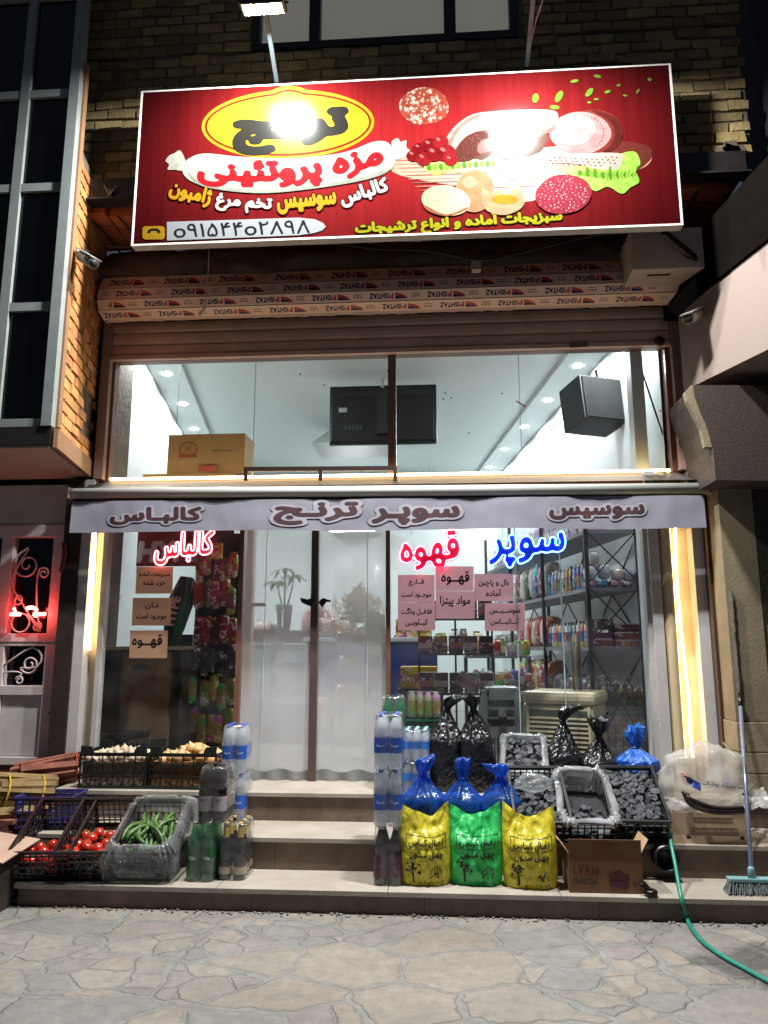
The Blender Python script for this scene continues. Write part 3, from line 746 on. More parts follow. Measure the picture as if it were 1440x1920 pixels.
for r in range(4):
    (ya, za), (yb, zb) = DR[r], DR[r + 1]
    ey = Vector((0, yb - ya, zb - za)); L = ey.length; ey.normalize(); nrm = Vector((0, -ey.z, ey.y)) * .0025
    off = (-.07, -.17, .06, -.02)[r]; h = L * .50
    for k in range(-1, 11):
        x0 = -2.76 + k * pitch + off; midp = Vector((0, (ya + yb) / 2, (za + zb) / 2)) + nrm
        def put(mb, lp, cx, w, hh, dz=0.0, key=None):
            a, b = cx - w / 2, cx + w / 2
            if a < -2.74 or b > 1.94: return
            ink(mb, lp, fit_fn(lp, midp + Vector((cx, 0, 0)) + ey * dz, Vector((-1, 0, 0)), -ey, w, hh), key)   # the film hangs upside down
        put(bN, tI, x0 + .175, .155, h, 0, ('I',)); put(bR, tP, x0 + .275, .034, h, 0, ('P',))
        put(bR, [[(0, 1), (.15, .55), (.5, .2), (1, 0), (1, .35), (.6, .5), (.3, .75)]], x0 + .355, .10, h * 1.15, -.002, ('sw1',))
        put(bN, [[(0, 1), (.3, .78), (.62, .55), (1, .45), (1, .62), (1, 1)]], x0 + .355, .10, h * .62, -h * .2 - .003, ('sw2',))
        for q in range(3): put(bG, [ell(0, 0, 1, 1, 12)], x0 + .44 + q * .026, .019, h * .32, -h * .15, ('dot',))
        put(bG, [[(0, 0), (1, 0), (1, 1), (0, 1)]], x0 + .465, .06, h * .14, h * .3, ('bar',))
for b_, m_ in ((bN, navy), (bR, redi), (bG, greyi)): b_.build('lettering', m_, sh)
fr_ = MB(); n = 160
vs = []; 
for i in range(n + 1):
    x = lerp(-2.72, 1.94, i / n); vs += [Vector((x, DR[0][0] + .001, DR[0][1] + .004)), Vector((x, DR[0][0] + .012, DR[0][1] - .012 - .02 * abs(nz(x * 9, 3)) - .01 * abs(nz(x * 31, 7))))]
fr_.add(vs, [(2 * i, 2 * i + 1, 2 * i + 3, 2 * i + 2) for i in range(n)]); fr_.build('torn_film_edge', filmw, sh)

# ================================================================== neighbour on the left: oriel window over a lattice door
ori = thing('corner_oriel', 'dark glazed oriel of the neighbouring house jutting out beside the shop', 'building', (-3.6, 5.2, 2.9))
g = MB(); g.add([(-5.5, 4.93, 3.0), (-2.72, 4.93, 3.0), (-2.72, 4.93, 8), (-5.5, 4.93, 8)], [(0, 1, 2, 3)]); g.build('window_pane', blackgl, ori)
fr = MB(); fr.box((-2.765, 4.88, 3.04), (-2.69, 4.96, 8)); fr.box((-3.165, 4.90, 3.04), (-3.095, 4.95, 8)); fr.box((-4.2, 4.90, 3.04), (-4.1, 4.95, 8)); fr.box((-5.5, 4.90, 3.04), (-2.765, 4.952, 3.10))
for z in (3.955, 4.92, 5.72, 6.6): fr.box((-5.5, 4.905, z - .032), (-2.765, 4.948, z + .032))
fr.build('window_frame', mat('grey_window_frame', '#7a807e', .4, var=.08), ori)
ap = MB(); ap.box((-5.5, 4.89, 2.905), (-2.69, 4.97, 3.038)); ap.build('apron', mat('oriel_apron', '#17120f', .5), ori)
us = MB(); us.hexa([(-5.5, 4.9, 2.885), (-2.70, 4.9, 2.885), (-2.872, 5.86, 2.885), (-5.5, 5.86, 2.885)], [(-5.5, 4.9, 2.903), (-2.70, 4.9, 2.903), (-2.872, 5.86, 2.903), (-5.5, 5.86, 2.903)]); us.build('underside', mat('oriel_plaster', '#8c8478', .8, var=.08, bump=.1), ori)
ret = Vector((-2.872 + 2.69, 5.86 - 4.9, 0)); rl = ret.length; ret.normalize(); onr = Vector((ret.y, -ret.x, 0))
bb = MB(); bricks(bb, Vector((-2.69, 4.97, 3.0)), ret, rl - .08, 2.2, bw=.19, bh=.092, out=onr, jit=.7, keep=lambda t, z: not (.55 < t < .86 and .12 < z < .5 and random.random() < .75)); bb.build('brick_return', brickr, ori)
mm = MB(); mm.hexa([(-2.75, 4.97, 2.95), Vector((-2.69, 4.97, 2.95)) + onr * .002, Vector((-2.872, 5.86, 2.95)) + onr * .002, (-3.0, 5.86, 2.95)], [(-2.75, 4.97, 5.3), Vector((-2.69, 4.97, 5.3)) + onr * .002, Vector((-2.872, 5.86, 5.3)) + onr * .002, (-3.0, 5.86, 5.3)]); mm.build('mortar_backing', mortar, ori)
tb = MB(); tb.beam(Vector((-2.68, 4.9, 2.955)) + onr * .02, Vector((-2.865, 5.84, 2.955)) + onr * .02, .03, .14); tb.beam((-2.683, 4.965, 3.05), (-2.683, 4.965, 6), .02, .05, up=(0, 1, 0)); tb.build('edge_board', mat('edge_board', '#7b5a3c', .7, bump=.2), ori)
# ------------------------------------------------------------------ lattice door
dr = thing('lattice_door', 'white metal double door with scrollwork panels, lit red at its top', 'door', (-3.4, 5.9, .5))
dw = MB()
dw.box((-5.2, 5.89, 2.44), (-3.0, 5.99, 2.84)); dw.build('overpanel', white_p, dr); MB().box((-9, 5.895, 0), (-4.205, 6.2, 2.44)).build('side_wall', mat('oriel_plaster', '#8c8478', .8), ori); MB().box((-9, 5.0, 2.9), (-5.505, 6.2, 8)).build('far_wall', darkwall, ori)
f2 = MB()
for a, b in ((-3.13, -3.0), (-3.57, -3.47), (-4.2, -4.07)): f2.box((a, 5.87, .60), (b, 5.96, 2.44), bev=.006)
for z0, z1 in ((2.40, 2.50), (1.515, 1.615), (1.13, 1.205), (.60, .66)): f2.box((-4.2, 5.868, z0), (-3.0, 5.955, z1), bev=.005)
f2.box((-3.13, 5.875, .6), (-3.03, 5.885, 2.5)); f2.box((-4.2, 5.862, 1.55), (-3.05, 5.87, 1.585)); f2.build('frame', white_p, dr)
lp_ = MB(); lp_.box((-4.07, 5.90, .66), (-3.57, 5.94, 1.13), bev=.01); lp_.box((-3.47, 5.90, .66), (-3.13, 5.94, 1.13), bev=.01); lp_.build('lower_panel', white_p, dr)
MB().box((-4.2, 5.88, .45), (-3.0, 5.97, .60)).build('sill', mat('door_sill', '#3a1a17', .5), dr)
gp = MB(); gp.add([(-4.1, 5.95, 1.13), (-3.1, 5.95, 1.13), (-3.1, 5.95, 2.45), (-4.1, 5.95, 2.45)], [(0, 1, 2, 3)]); gp.build('pane', blackgl, dr)
def scroll(cx, cz, r0, r1, a0, turns, n=40, sx=1): return [(cx + sx * lerp(r0, r1, t) * math.cos(a0 + turns * 2 * math.pi * t), 5.885, cz + lerp(r0, r1, t) * math.sin(a0 + turns * 2 * math.pi * t)) for t in np.linspace(0, 1, n)]
sc = MB()
for ox in (0, -.5):
    P = scroll(-3.345 + ox, 2.17, .015, .125, 0, -1.75); P += [(-3.47 + ox, 5.885, 2.05), (-3.36 + ox, 5.885, 1.86), (-3.2 + ox, 5.885, 1.63)]; sc.tube(smooth_path(P, 2), .007, 6)
    P = scroll(-3.2 + ox, 2.10, .012, .05, 0, 1.4, 24); P += [(-3.25 + ox, 5.885, 2.02), (-3.23 + ox, 5.885, 1.8), (-3.19 + ox, 5.885, 1.63)]; sc.tube(smooth_path(P, 2), .007, 6)
    P = scroll(-3.4 + ox, 1.88, .012, .045, 0, 1.3, 24); P += [(-3.42 + ox, 5.885, 1.80), (-3.3 + ox, 5.885, 1.76), (-3.2 + ox, 5.885, 1.66)]; sc.tube(smooth_path(P, 2), .007, 6)
    sc.tube(scroll(-3.36 + ox, 1.70, .075, .075, 0, 1, 24), .006, 6); sc.tube(scroll(-3.22 + ox, 1.67, .02, .04, 0, 1.2, 20), .006, 6)
    P = scroll(-3.255 + ox, 1.37, .02, .075, 1.0, -1.6, 34); P += [(-3.19 + ox, 5.885, 1.35), (-3.16 + ox, 5.885, 1.44), (-3.24 + ox, 5.885, 1.505), (-3.36 + ox, 5.885, 1.44), (-3.47 + ox, 5.885, 1.36)]; sc.tube(smooth_path(P, 2), .008, 6)
    P = scroll(-3.33 + ox, 1.245, .012, .035, 1, 1.3, 20); P += [(-3.31 + ox, 5.885, 1.30), (-3.4 + ox, 5.885, 1.315), (-3.47 + ox, 5.885, 1.30)]; sc.tube(smooth_path(P, 2), .007, 6)
sc.build('scrollwork', white_p, dr)
kb = MB(); kb.box((-3.03, 5.84, .93), (-3.005, 5.87, 1.03)); kb.ball((-3.02, 5.83, 1.0), .018); kb.build('latch', mat('latch', '#3a3330', .4, metal=.5), dr)
hl = MB(); hl.tube(smooth_path([(-2.985, 5.76, 2.33), (-2.96, 5.74, 2.25), (-2.975, 5.75, 2.15), (-2.99, 5.76, 2.1)], 4), .018, 6); hl.build('door_closer', mat('red_bracket', '#4b1512', .5), dr)
rn = thing('red_neon_reflection', 'small glowing red strokes added as the reflection of an outside neon sign on the lattice door', 'neon sign', (-3.42, 5.93, 1.75))  # added glow for an outside sign's reflection, set forward to redden the door frame
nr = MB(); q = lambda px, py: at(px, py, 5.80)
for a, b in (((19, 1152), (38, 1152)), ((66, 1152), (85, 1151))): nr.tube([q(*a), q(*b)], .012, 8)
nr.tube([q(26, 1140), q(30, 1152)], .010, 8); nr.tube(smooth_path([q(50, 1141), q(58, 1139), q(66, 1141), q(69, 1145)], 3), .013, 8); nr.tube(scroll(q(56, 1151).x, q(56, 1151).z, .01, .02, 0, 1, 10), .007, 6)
nr.build('tube', glow('red_reflection_glow', (1, .06, .05), 60.0), rn)

# ================================================================== neighbour on the right
rb = thing('right_house', 'pale rendered neighbouring house with a balcony right of the shop', 'building', (2.4, 5.6, 0))
beige = mat('beige_render', '#7c7159', .8, c2='#6a5f4b', vscale=5, bump=.25, bscale=40)
wl = MB(); wl.box((2.06, 5.50, 1.0), (2.30, 5.8, 2.75)); wl.box((2.30, 5.53, 1.0), (4.5, 5.8, 2.75)); wl.build('wall', beige, rb)
cs = MB()
for i, (z0, z1) in enumerate(((.53, .655), (.66, .795), (.80, .995))):
    for a, b in ((2.06, 2.55), (2.555, 3.2), (3.205, 4.5)): cs.box((a - .02 * i % .03, 5.475, z0), (b, 5.8, z1), bev=.005)
cs.build('stone_course', mat('stone_course', '#877b66', .75, c2='#75694f', vscale=6, bump=.3), rb)
dp = MB(); dp.box((2.305, 5.5, 1.75), (2.9, 5.53, 2.72)); dp.build('dark_panel', mat('carved_panel', '#1e1712', .6, bump=1.0, bscale=25), rb)
bc = MB(); bc.box((2.036, 5.72, .1), (2.12, 5.98, 3.45)); bc.box((2.12, 5.60, .1), (2.19, 5.8, 3.45)); bc.build('brown_pilaster', mat('brown_metal', '#3e2a21', .45, var=.15, vscale=8), rb)
pu = MB(); pu.grid(6, 40, lambda u, v: Vector((2.075 + .03 * u + nz(v * 30, u * 5) * .012, 5.50 - .03 * math.sin(u * 3), lerp(.8, 1.9, v) + .005 * nz(v * 50, u)))); pu.build('broken_plaster_edge', concrete, rb)
YC = 5.22
def slab_(mb, pts, Y, dpt): P = [at(x, y, Y) for x, y in pts]; mb.prism([(p.x, p.z) for p in P], 0, dpt, Matrix(((1, 0, 0, 0), (0, 0, 1, Y), (0, 1, 0, 0), (0, 0, 0, 1)))); return mb
crv = [(1300, 722), (1303, 742), (1312, 768), (1326, 800), (1336, 838), (1340, 872), (1342, 900)]
slab_(MB(), crv + [(1700, 905), (1700, 722)], YC, .56).build('corbel', mat('corbel_stone', '#33271f', .7, c2='#291d16', vscale=4, bump=.3), rb)
slab_(MB(), [(1284, 735), (1296, 722), (1299.5, 722), (1302.5, 742), (1311.5, 768), (1325.5, 800), (1335, 838), (1322, 838), (1315, 806), (1300, 775), (1288, 752)], YC + .01, .05).build('corbel_lit_side', beige, rb)  # pale strip coloured as the lit side face of the corbel
bal = MB(); A, B = gz(1308, 720, 3.45), gz(1440, 655, 3.45); B = B + (B - A) * .9; A = A - (B - A) * .12
tA, tB = at(1306, 596, A.y + .08).z, at(1440, 466, 4.85).z; tB = tA + (tB - tA) * 1.6
bal.hexa([A, B, (5, B.y, 3.45), (5, 5.9, 3.45)], [Vector((A.x, A.y, tA)), Vector((B.x, B.y, tB)), (5, B.y, tB), (5, 5.9, tA)])
n_ = Vector((-.02, -.01, 0)); pp = MB(); pp.hexa([Vector((A.x, A.y, tA)) + n_ - (B - A) * .1, Vector((B.x, B.y, tB)) + n_, (5, B.y, tB + .002), (5, 5.9, tA + .002)], [Vector((A.x, A.y, tA + .42)) + n_ - (B - A) * .1, Vector((B.x, B.y, tB + .62)) + n_, (5, B.y, tB + .62), (5, 5.9, tA + .42)]); pp.build('shaded_parapet', mat('parapet', '#0a0706', .9, var=.3, vscale=5, bump=.2, spec=.02), rb)  # shade on the neighbour's upper wall put into a near-black colour
def balm():
    m, nt, out = nodes('stained_white_render'); p = pos_node(nt)
    s = nd(nt, 'ShaderNodeVectorMath', {0: p, 1: (14, 14, 1.2)}, operation='MULTIPLY'); n1 = nd(nt, 'ShaderNodeTexNoise', {'Vector': s.outputs[0], 'Scale': 1.0, 'Detail': 5.0})
    z = nd(nt, 'ShaderNodeSeparateXYZ', {0: p}); zr = nd(nt, 'ShaderNodeMapRange', {'Value': z.outputs[2], 'From Min': 3.6, 'From Max': 4.35, 'To Min': -.28, 'To Max': .12})
    ad = nd(nt, 'ShaderNodeMath', {0: n1.outputs[0], 1: zr.outputs[0]}, operation='ADD'); mr = nd(nt, 'ShaderNodeMapRange', {'Value': ad.outputs[0], 'From Min': .52, 'From Max': .72})
    mx = nd(nt, 'ShaderNodeMix', {0: mr.outputs[0], 6: c4(hx('#75675f')), 7: c4(hx('#4a3a31'))}, data_type='RGBA')
    n2 = nd(nt, 'ShaderNodeTexNoise', {'Vector': p, 'Scale': 30.0, 'Detail': 3.0}); bp = nd(nt, 'ShaderNodeBump', {'Height': n2.outputs[0], 'Strength': .15, 'Distance': .01})
    b = nd(nt, 'ShaderNodeBsdfPrincipled', {'Base Color': mx.outputs[2], 'Roughness': .75, 'Normal': bp.outputs[0]}); nt.links.new(b.outputs[0], out.inputs[0]); return m
bal.build('balcony', balm(), rb)
up = MB(); up.box((2.62, 5.05, 5.30), (5, 5.9, 8)); up.build('upper_wall', darkwall, rb)
MB().beam(at(1243, 436, 5.15), at(1335, 512, 5.4), .035, .05).build('steel_strut', steel_d, rb); MB().beam(at(1262, 585, 5.5), at(1335, 508, 5.35), .03, .12).build('steel_strut', steel_d, rb)
back = MB(); back.box((2.02, 5.86, .1), (2.3, 5.98, 4.9)); back.build('dark_recess', steel_d, rb)
# ================================================================== the big sign
YS = 4.975
sg = thing('shop_sign', 'large red shop sign with a yellow oval, food picture and phone number', 'sign', (-.23, 5.0, 4.45))
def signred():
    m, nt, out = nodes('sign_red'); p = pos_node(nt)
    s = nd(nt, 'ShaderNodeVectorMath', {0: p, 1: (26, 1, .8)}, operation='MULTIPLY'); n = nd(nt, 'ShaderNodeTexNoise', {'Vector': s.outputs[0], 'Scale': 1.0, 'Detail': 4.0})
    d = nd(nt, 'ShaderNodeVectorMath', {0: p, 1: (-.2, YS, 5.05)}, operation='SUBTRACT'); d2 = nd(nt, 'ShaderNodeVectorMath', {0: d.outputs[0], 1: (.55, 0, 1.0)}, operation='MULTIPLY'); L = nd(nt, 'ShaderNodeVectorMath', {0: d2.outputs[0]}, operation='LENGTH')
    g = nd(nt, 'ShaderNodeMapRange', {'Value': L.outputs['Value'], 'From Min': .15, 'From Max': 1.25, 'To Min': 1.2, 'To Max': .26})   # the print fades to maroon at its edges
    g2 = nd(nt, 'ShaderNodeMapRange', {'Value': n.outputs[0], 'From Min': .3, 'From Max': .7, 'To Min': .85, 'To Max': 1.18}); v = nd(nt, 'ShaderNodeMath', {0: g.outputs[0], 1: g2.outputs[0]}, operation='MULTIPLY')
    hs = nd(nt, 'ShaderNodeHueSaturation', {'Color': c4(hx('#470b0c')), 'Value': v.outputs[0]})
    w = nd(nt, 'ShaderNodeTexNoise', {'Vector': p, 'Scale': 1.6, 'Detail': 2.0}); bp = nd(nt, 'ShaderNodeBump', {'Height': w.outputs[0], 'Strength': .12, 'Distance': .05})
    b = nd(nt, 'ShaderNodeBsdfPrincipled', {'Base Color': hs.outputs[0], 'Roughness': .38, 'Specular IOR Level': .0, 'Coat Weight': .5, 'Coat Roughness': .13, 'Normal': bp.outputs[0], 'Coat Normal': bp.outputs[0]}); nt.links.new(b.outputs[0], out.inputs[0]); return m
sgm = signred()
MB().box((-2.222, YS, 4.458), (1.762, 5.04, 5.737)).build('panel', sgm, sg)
fb = MB()
for lo, hi in (((-2.236, YS - .006, 4.444), (1.776, 5.045, 4.458)), ((-2.236, YS - .006, 5.737), (1.776, 5.045, 5.749)), ((-2.236, YS - .006, 4.458), (-2.222, 5.045, 5.737)), ((1.762, YS - .006, 4.458), (1.776, 5.045, 5.737))): fb.box(lo, hi)
fb.build('frame', mat('sign_frame', '#a9a4a0', .4), sg)
hb = MB()
for x in (-1.8, -.6, .5, 1.5): hb.box((x, 5.046, 5.0), (x + .04, 5.218, 5.03)); hb.box((x, 5.046, 5.55), (x + .04, 5.29, 5.58))
hb.build('hanging_bracket', steel_d, sg)
LAY = [0]
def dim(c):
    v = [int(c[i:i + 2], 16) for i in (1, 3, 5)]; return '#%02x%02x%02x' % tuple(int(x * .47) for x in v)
def art(name, loops, c, lay, rough=.3, fn=None, **k):
    if isinstance(c, str): c = dim(c)
    LAY[0] += 1; y = YS - .0012 - lay * .0007 - LAY[0] * 6e-6
    mb = MB(); ink(mb, loops, fn or (lambda a, b: at(a, b, y)))
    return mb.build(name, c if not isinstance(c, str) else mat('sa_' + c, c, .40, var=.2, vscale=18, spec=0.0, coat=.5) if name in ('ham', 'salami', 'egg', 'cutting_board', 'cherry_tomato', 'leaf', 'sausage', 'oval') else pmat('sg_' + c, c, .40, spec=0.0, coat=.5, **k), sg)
def sgt(s, cx, cy_, w, h, c, lay, bold=.05, rot=0.0, bend=0.0, grow=0.0, name='lettering', rough=.3, slant=0):
    c = dim(c)
    base = outline(s, bold, 40, slant); a, b = ext(base); lp = outline(s, bold, 40, slant, grow) if grow else base
    sx, sy = w / (b[0] - a[0]), h / (b[1] - a[1]); mx, my = (a + b) / 2; LAY[0] += 1; y = YS - .0012 - lay * .0007 - LAY[0] * 6e-6; cr, sr = math.cos(rot), math.sin(rot)
    def f(u, v):
        X_, Y_ = (u - mx) * sx, (v - my) * sy + bend * ((u - mx) * sx) ** 2
        return at(cx + X_ * cr + Y_ * sr * 1.0, cy_ + X_ * sr - Y_ * cr, y)
    mb = MB(); ink(mb, lp, f, (s, bold, 40, slant, grow)); return mb.build(name, pmat('sg_' + c, c, .40, spec=0.0, coat=.5), sg)
ov = ell(540, 233, 158, 61, 60, R(-2))
art('oval', [ell(543, 203, 55, 42, 40)], '#c9931a', 0); art('oval', [ell(540, 233, 162, 65, 60, R(-2))], '#c9931a', 1)
art('oval', [ell(540, 233, 156, 59, 60, R(-2))], '#7c1a10', 2); art('oval', [ell(543, 205, 49, 37, 40)], '#7c1a10', 2)
art('oval', [ell(540, 233, 152, 55, 60, R(-2))], '#d9a21c', 3); art('oval', [ell(543, 207, 46, 35, 40)], '#d9a21c', 3)
art('fish', [smooth_loop([(512, 200), (525, 188), (548, 185), (567, 195), (578, 210), (572, 193), (580, 183), (566, 187), (548, 180), (524, 184)], 5)], '#a8472a', 4)
sgt('ترنـج', 545, 246, 222, 82, '#20201c', 5, .075, R(-3.5))
saus = [(345, 305), (380, 288), (450, 294), (540, 297), (640, 287), (700, 266), (728, 268), (742, 292), (732, 318), (690, 336), (600, 352), (500, 362), (420, 357), (370, 345), (345, 328)]
for t in ([(348, 302), (338, 282), (326, 288), (318, 291), (310, 302), (317, 308), (314, 318), (326, 318), (338, 320), (350, 318)], [(738, 282), (734, 266), (746, 259), (751, 266), (762, 263), (762, 276), (769, 283), (762, 292), (748, 298), (738, 296)]): art('sausage', [smooth_loop(t, 3)], '#c8c8b8', 4)
art('sausage', [smooth_loop(saus, 6)], '#cfcfbf', 5); art('sausage', [smooth_loop([(352, 322), (372, 339), (420, 351), (500, 356), (600, 346), (688, 330), (731, 312), (732, 318), (690, 336), (600, 352), (500, 362), (420, 357), (370, 345)], 4)], '#a3a394', 6)
sgt('مزه پروتئینی', 545, 326, 352, 58, '#b3161c', 6, .06, R(-4.5), .00055)
for s, cx, cy_, w, h, c, ro in (('کالباس', 683, 361, 94, 36, '#d8d4cc', -17), ('سوسیس', 575, 381, 112, 34, '#d9a21c', -5), ('تخم مرغ', 457, 382, 106, 34, '#d8d4cc', 5), ('ژامبون', 357, 363, 80, 38, '#d9a21c', 15)):
    sgt(s, cx, cy_, w, h, '#3c0508', 5, .05, R(ro), 0, .05); sgt(s, cx, cy_, w, h, c, 6, .05, R(ro))
art('number_plate', [[(313, 416), (440, 412), (560, 408), (590, 411), (606, 418), (611, 425), (604, 432), (588, 437), (560, 441), (440, 446), (313, 451)]], '#c6ccd0', 4)
sgt('o٩١۵۴۴o٢٨٩٨'.replace('٩', '۹').replace('١', '۱').replace('٢', '۲').replace('٨', '۸'), 453, 429, 255, 26, '#22262b', 5, .012, R(-1.9))
art('phone_icon', [rrect(267, 424, 309, 449, 6)], '#d9a21c', 4)
art('phone_icon', [smooth_loop([(276, 436), (280, 430), (289, 428), (298, 430), (301, 436), (296, 437), (293, 433), (284, 433), (281, 437)], 4)], '#20201c', 5)
sgt('سبزیجات آماده و انواع ترشیجات', 860, 418, 390, 32, '#2a1c08', 5, .055, R(-3.6), 0, .06); sgt('سبزیجات آماده و انواع ترشیجات', 860, 418, 390, 32, '#b8b41c', 6, .055, R(-3.6))
def speck(name, ca, cb, scale, lo, hi, cc=None):
    m, nt, out = nodes(name); p = pos_node(nt)
    v = nd(nt, 'ShaderNodeTexVoronoi', {'Vector': p, 'Scale': scale}); n = nd(nt, 'ShaderNodeTexNoise', {'Vector': p, 'Scale': scale * .7, 'Detail': 4.0})
    a = nd(nt, 'ShaderNodeMath', {0: v.outputs['Distance'], 1: n.outputs[0]}, operation='ADD'); mr = nd(nt, 'ShaderNodeMapRange', {'Value': a.outputs[0], 'From Min': lo, 'From Max': hi})
    mx = nd(nt, 'ShaderNodeMix', {0: mr.outputs[0], 6: c4(hx(dim(ca))), 7: c4(hx(dim(cb)))}, data_type='RGBA')
    b = nd(nt, 'ShaderNodeBsdfPrincipled', {'Base Color': mx.outputs[2], 'Roughness': .38, 'Specular IOR Level': 0.0, 'Coat Weight': .34, 'Coat Roughness': .1}); nt.links.new(b.outputs[0], out.inputs[0]); return m
bo = [(736, 322), (741, 293), (800, 287), (960, 280), (1090, 272), (1150, 268), (1205, 272), (1222, 284), (1218, 305), (1190, 320), (1110, 332), (1030, 368), (960, 378), (880, 352), (800, 340)]
art('cutting_board', [smooth_loop(bo, 4)], mat('board_print', '#7c5b4c', .3, c2='#684537', vscale=9), 1)
art('cutting_board', [smooth_loop([(1150, 268), (1205, 270), (1222, 282), (1219, 300), (1190, 320), (1140, 318)], 4)], '#6d2a20', 2)
art('salami', [ell(795, 199, 47, 35, 44, 0, .06, 3)], speck('salami_print', '#f0dcc8', '#a8442f', 24, .62, .95), 1)
art('ham', [smooth_loop([(832, 278), (850, 240), (885, 215), (930, 208), (1000, 205), (1040, 208), (1046, 224), (1030, 246), (960, 262), (880, 290)], 6)], '#c9948c', 2)
art('ham', [smooth_loop([(832, 280), (848, 243), (880, 217), (905, 214), (920, 224), (905, 250), (870, 282)], 6)], '#d3a49c', 3)
art('salami', [smooth_loop([(850, 300), (862, 268), (890, 248), (950, 240), (1018, 246), (1024, 268), (1000, 290), (900, 306)], 6)], '#5a3a2e', 4)
art('salami', [smooth_loop([(852, 300), (862, 270), (884, 250), (905, 246), (916, 256), (905, 284), (880, 302)], 6)], speck('salami_cut', '#8a5048', '#5a2a24', 60, .6, .8), 5)
art('ham', [ell(1112, 246, 55, 41, 40)], '#7c2c22', 3); art('ham', [ell(1088, 249, 58, 39, 40, 0, .03, 5)], '#bd8a88', 4)
art('lettuce', [smooth_loop([(p[0] + 5 * nz(i * 2.1, 1), p[1] + 6 * nz(i * 1.7, 5)) for i, p in enumerate([(795, 312), (820, 304), (850, 307), (880, 298), (905, 301), (925, 290), (940, 300), (930, 316), (900, 320), (870, 324), (840, 322), (815, 326)])], 5)], mat('lettuce_print', '#3a5f12', .3, c2='#5b752c', vscale=30), 4)
art('lettuce', [smooth_loop([(p[0] + 6 * nz(i * 2.1, 1), p[1] + 7 * nz(i * 1.7, 5)) for i, p in enumerate([(1030, 308), (1080, 312), (1130, 306), (1160, 290), (1190, 285), (1200, 306), (1190, 320), (1198, 340), (1182, 350), (1165, 362), (1140, 350), (1115, 355), (1098, 340), (1075, 330)])], 5)], mat('lettuce_print', '#5f9a1e', .3), 5)
art('ham', [smooth_loop([(1010, 292), (1080, 288), (1160, 287), (1167, 300), (1155, 318), (1120, 316), (1070, 306), (1020, 306)], 5)], speck('ham_slice', '#c98a80', '#d8b6aa', 40, .5, .7), 6)
art('ham', [smooth_loop([(836, 282), (851, 246), (882, 219), (906, 215), (898, 219), (868, 236), (850, 262), (842, 285)], 4)], '#b57468', 5)
art('ham', [smooth_loop([(925, 212), (1000, 208), (1036, 211), (1040, 218), (1000, 216), (930, 221)], 4)], '#dcb6ac', 5)
art('ham', [smooth_loop([(905, 262), (960, 258), (1028, 242), (1040, 232), (1032, 248), (960, 268), (900, 288)], 4)], '#a5665c', 5)
art('salami', [smooth_loop([(925, 246), (985, 243), (1012, 250), (1014, 258), (960, 254), (922, 256)], 4)], '#7d5a48', 6)
art('ham', [smooth_loop([(1108, 206), (1150, 218), (1168, 246), (1158, 275), (1128, 288), (1148, 268), (1152, 244), (1140, 224)], 4)], '#5a1a14', 5)
art('ham', [ell(1078, 246, 40, 28, 30, R(-10), .08, 2)], '#c69794', 6)
for i in range(13): art('ham', [ell(1088 + (44 + 4 * nz(i * 3, 1)) * math.cos(-1.25 + i * .17), 249 + 34 * math.sin(-1.25 + i * .17), 1.0 + abs(nz(i, 4)), 1.4, 7)], '#7a3a32', 7)
for i in range(46): art('spice', [ell(1030 + (i * 37 % 128) + 6 * nz(i, 2), 294 + (i * 13 % 17) + 3 * nz(i, 5), 2.0, 1.0, 6)], '#8a3a24', 8)
for i in range(9): art('cutting_board', [smooth_loop([(745 + i * 6, 300 + i * 7), (860, 297 + i * 7 + 3 * nz(i, 1)), (1000, 292 + i * 7), (1000, 293.3 + i * 7), (860, 298.6 + i * 7), (745 + i * 6, 301.2 + i * 7)], 3)], ('#a5705a', '#d6aa92')[i % 2], 3)
for i in range(16): art('lettuce', [smooth_loop([(1085 + i * 7.4, 318 + 20 * nz(i * .7, 3)), (1096 + i * 6.4 + 9 * nz(i, 6), 326 + 14 * nz(i, 1)), (1090 + i * 7 + 14 * nz(i, 9), 338 + 12 * nz(i, 7) - abs(i - 8) * 1.2), (1084 + i * 7, 328 + 14 * nz(i, 2))], 3)], ('#578c1a', '#82b23c')[i % 2], 6)
for i in range(12): art('lettuce', [smooth_loop([(800 + i * 11, 312 - i * .8 + 3 * nz(i, 3)), (806 + i * 11, 308 - i * .8), (809 + i * 11, 318 - i * .8), (803 + i * 11, 319 - i * .6)], 3)], ('#578c1a', '#82b23c')[i % 2], 5)
for i in range(60): a = i * 2.4; r = .9 * math.sqrt((i + .5) / 60); art('salami', [ell(795 + 43 * r * math.cos(a), 199 + 31 * r * math.sin(a), 2.0 + 2.6 * abs(nz(i * 3.3, 1)), 1.6 + 2 * abs(nz(i, 8)), 8, i, .3, i)], ('#e2cdb4', '#d2a58c', '#8d3a2a')[i % 3], 3)
for i in range(90): a = i * 2.4; r = .92 * math.sqrt((i + .5) / 90); art('salami', [ell(1057 + 49 * r * math.cos(a), 364 + 34 * r * math.sin(a), 1.4 + 1.6 * abs(nz(i * 3.3, 1)), 1.3, 7, i, .3, i)], ('#e6c6c4', '#d89a9c', '#c0606c')[i % 3], 9)
art('egg', [ell(824, 366, 20, 10, 24, R(-12))], '#efc7a4', 8); art('egg', [smooth_loop([(796, 384), (836, 402), (876, 388), (868, 396), (836, 405), (804, 396)], 4)], '#a86c48', 8); art('egg', [ell(880, 342, 14, 12, 20)], '#dba882', 7)
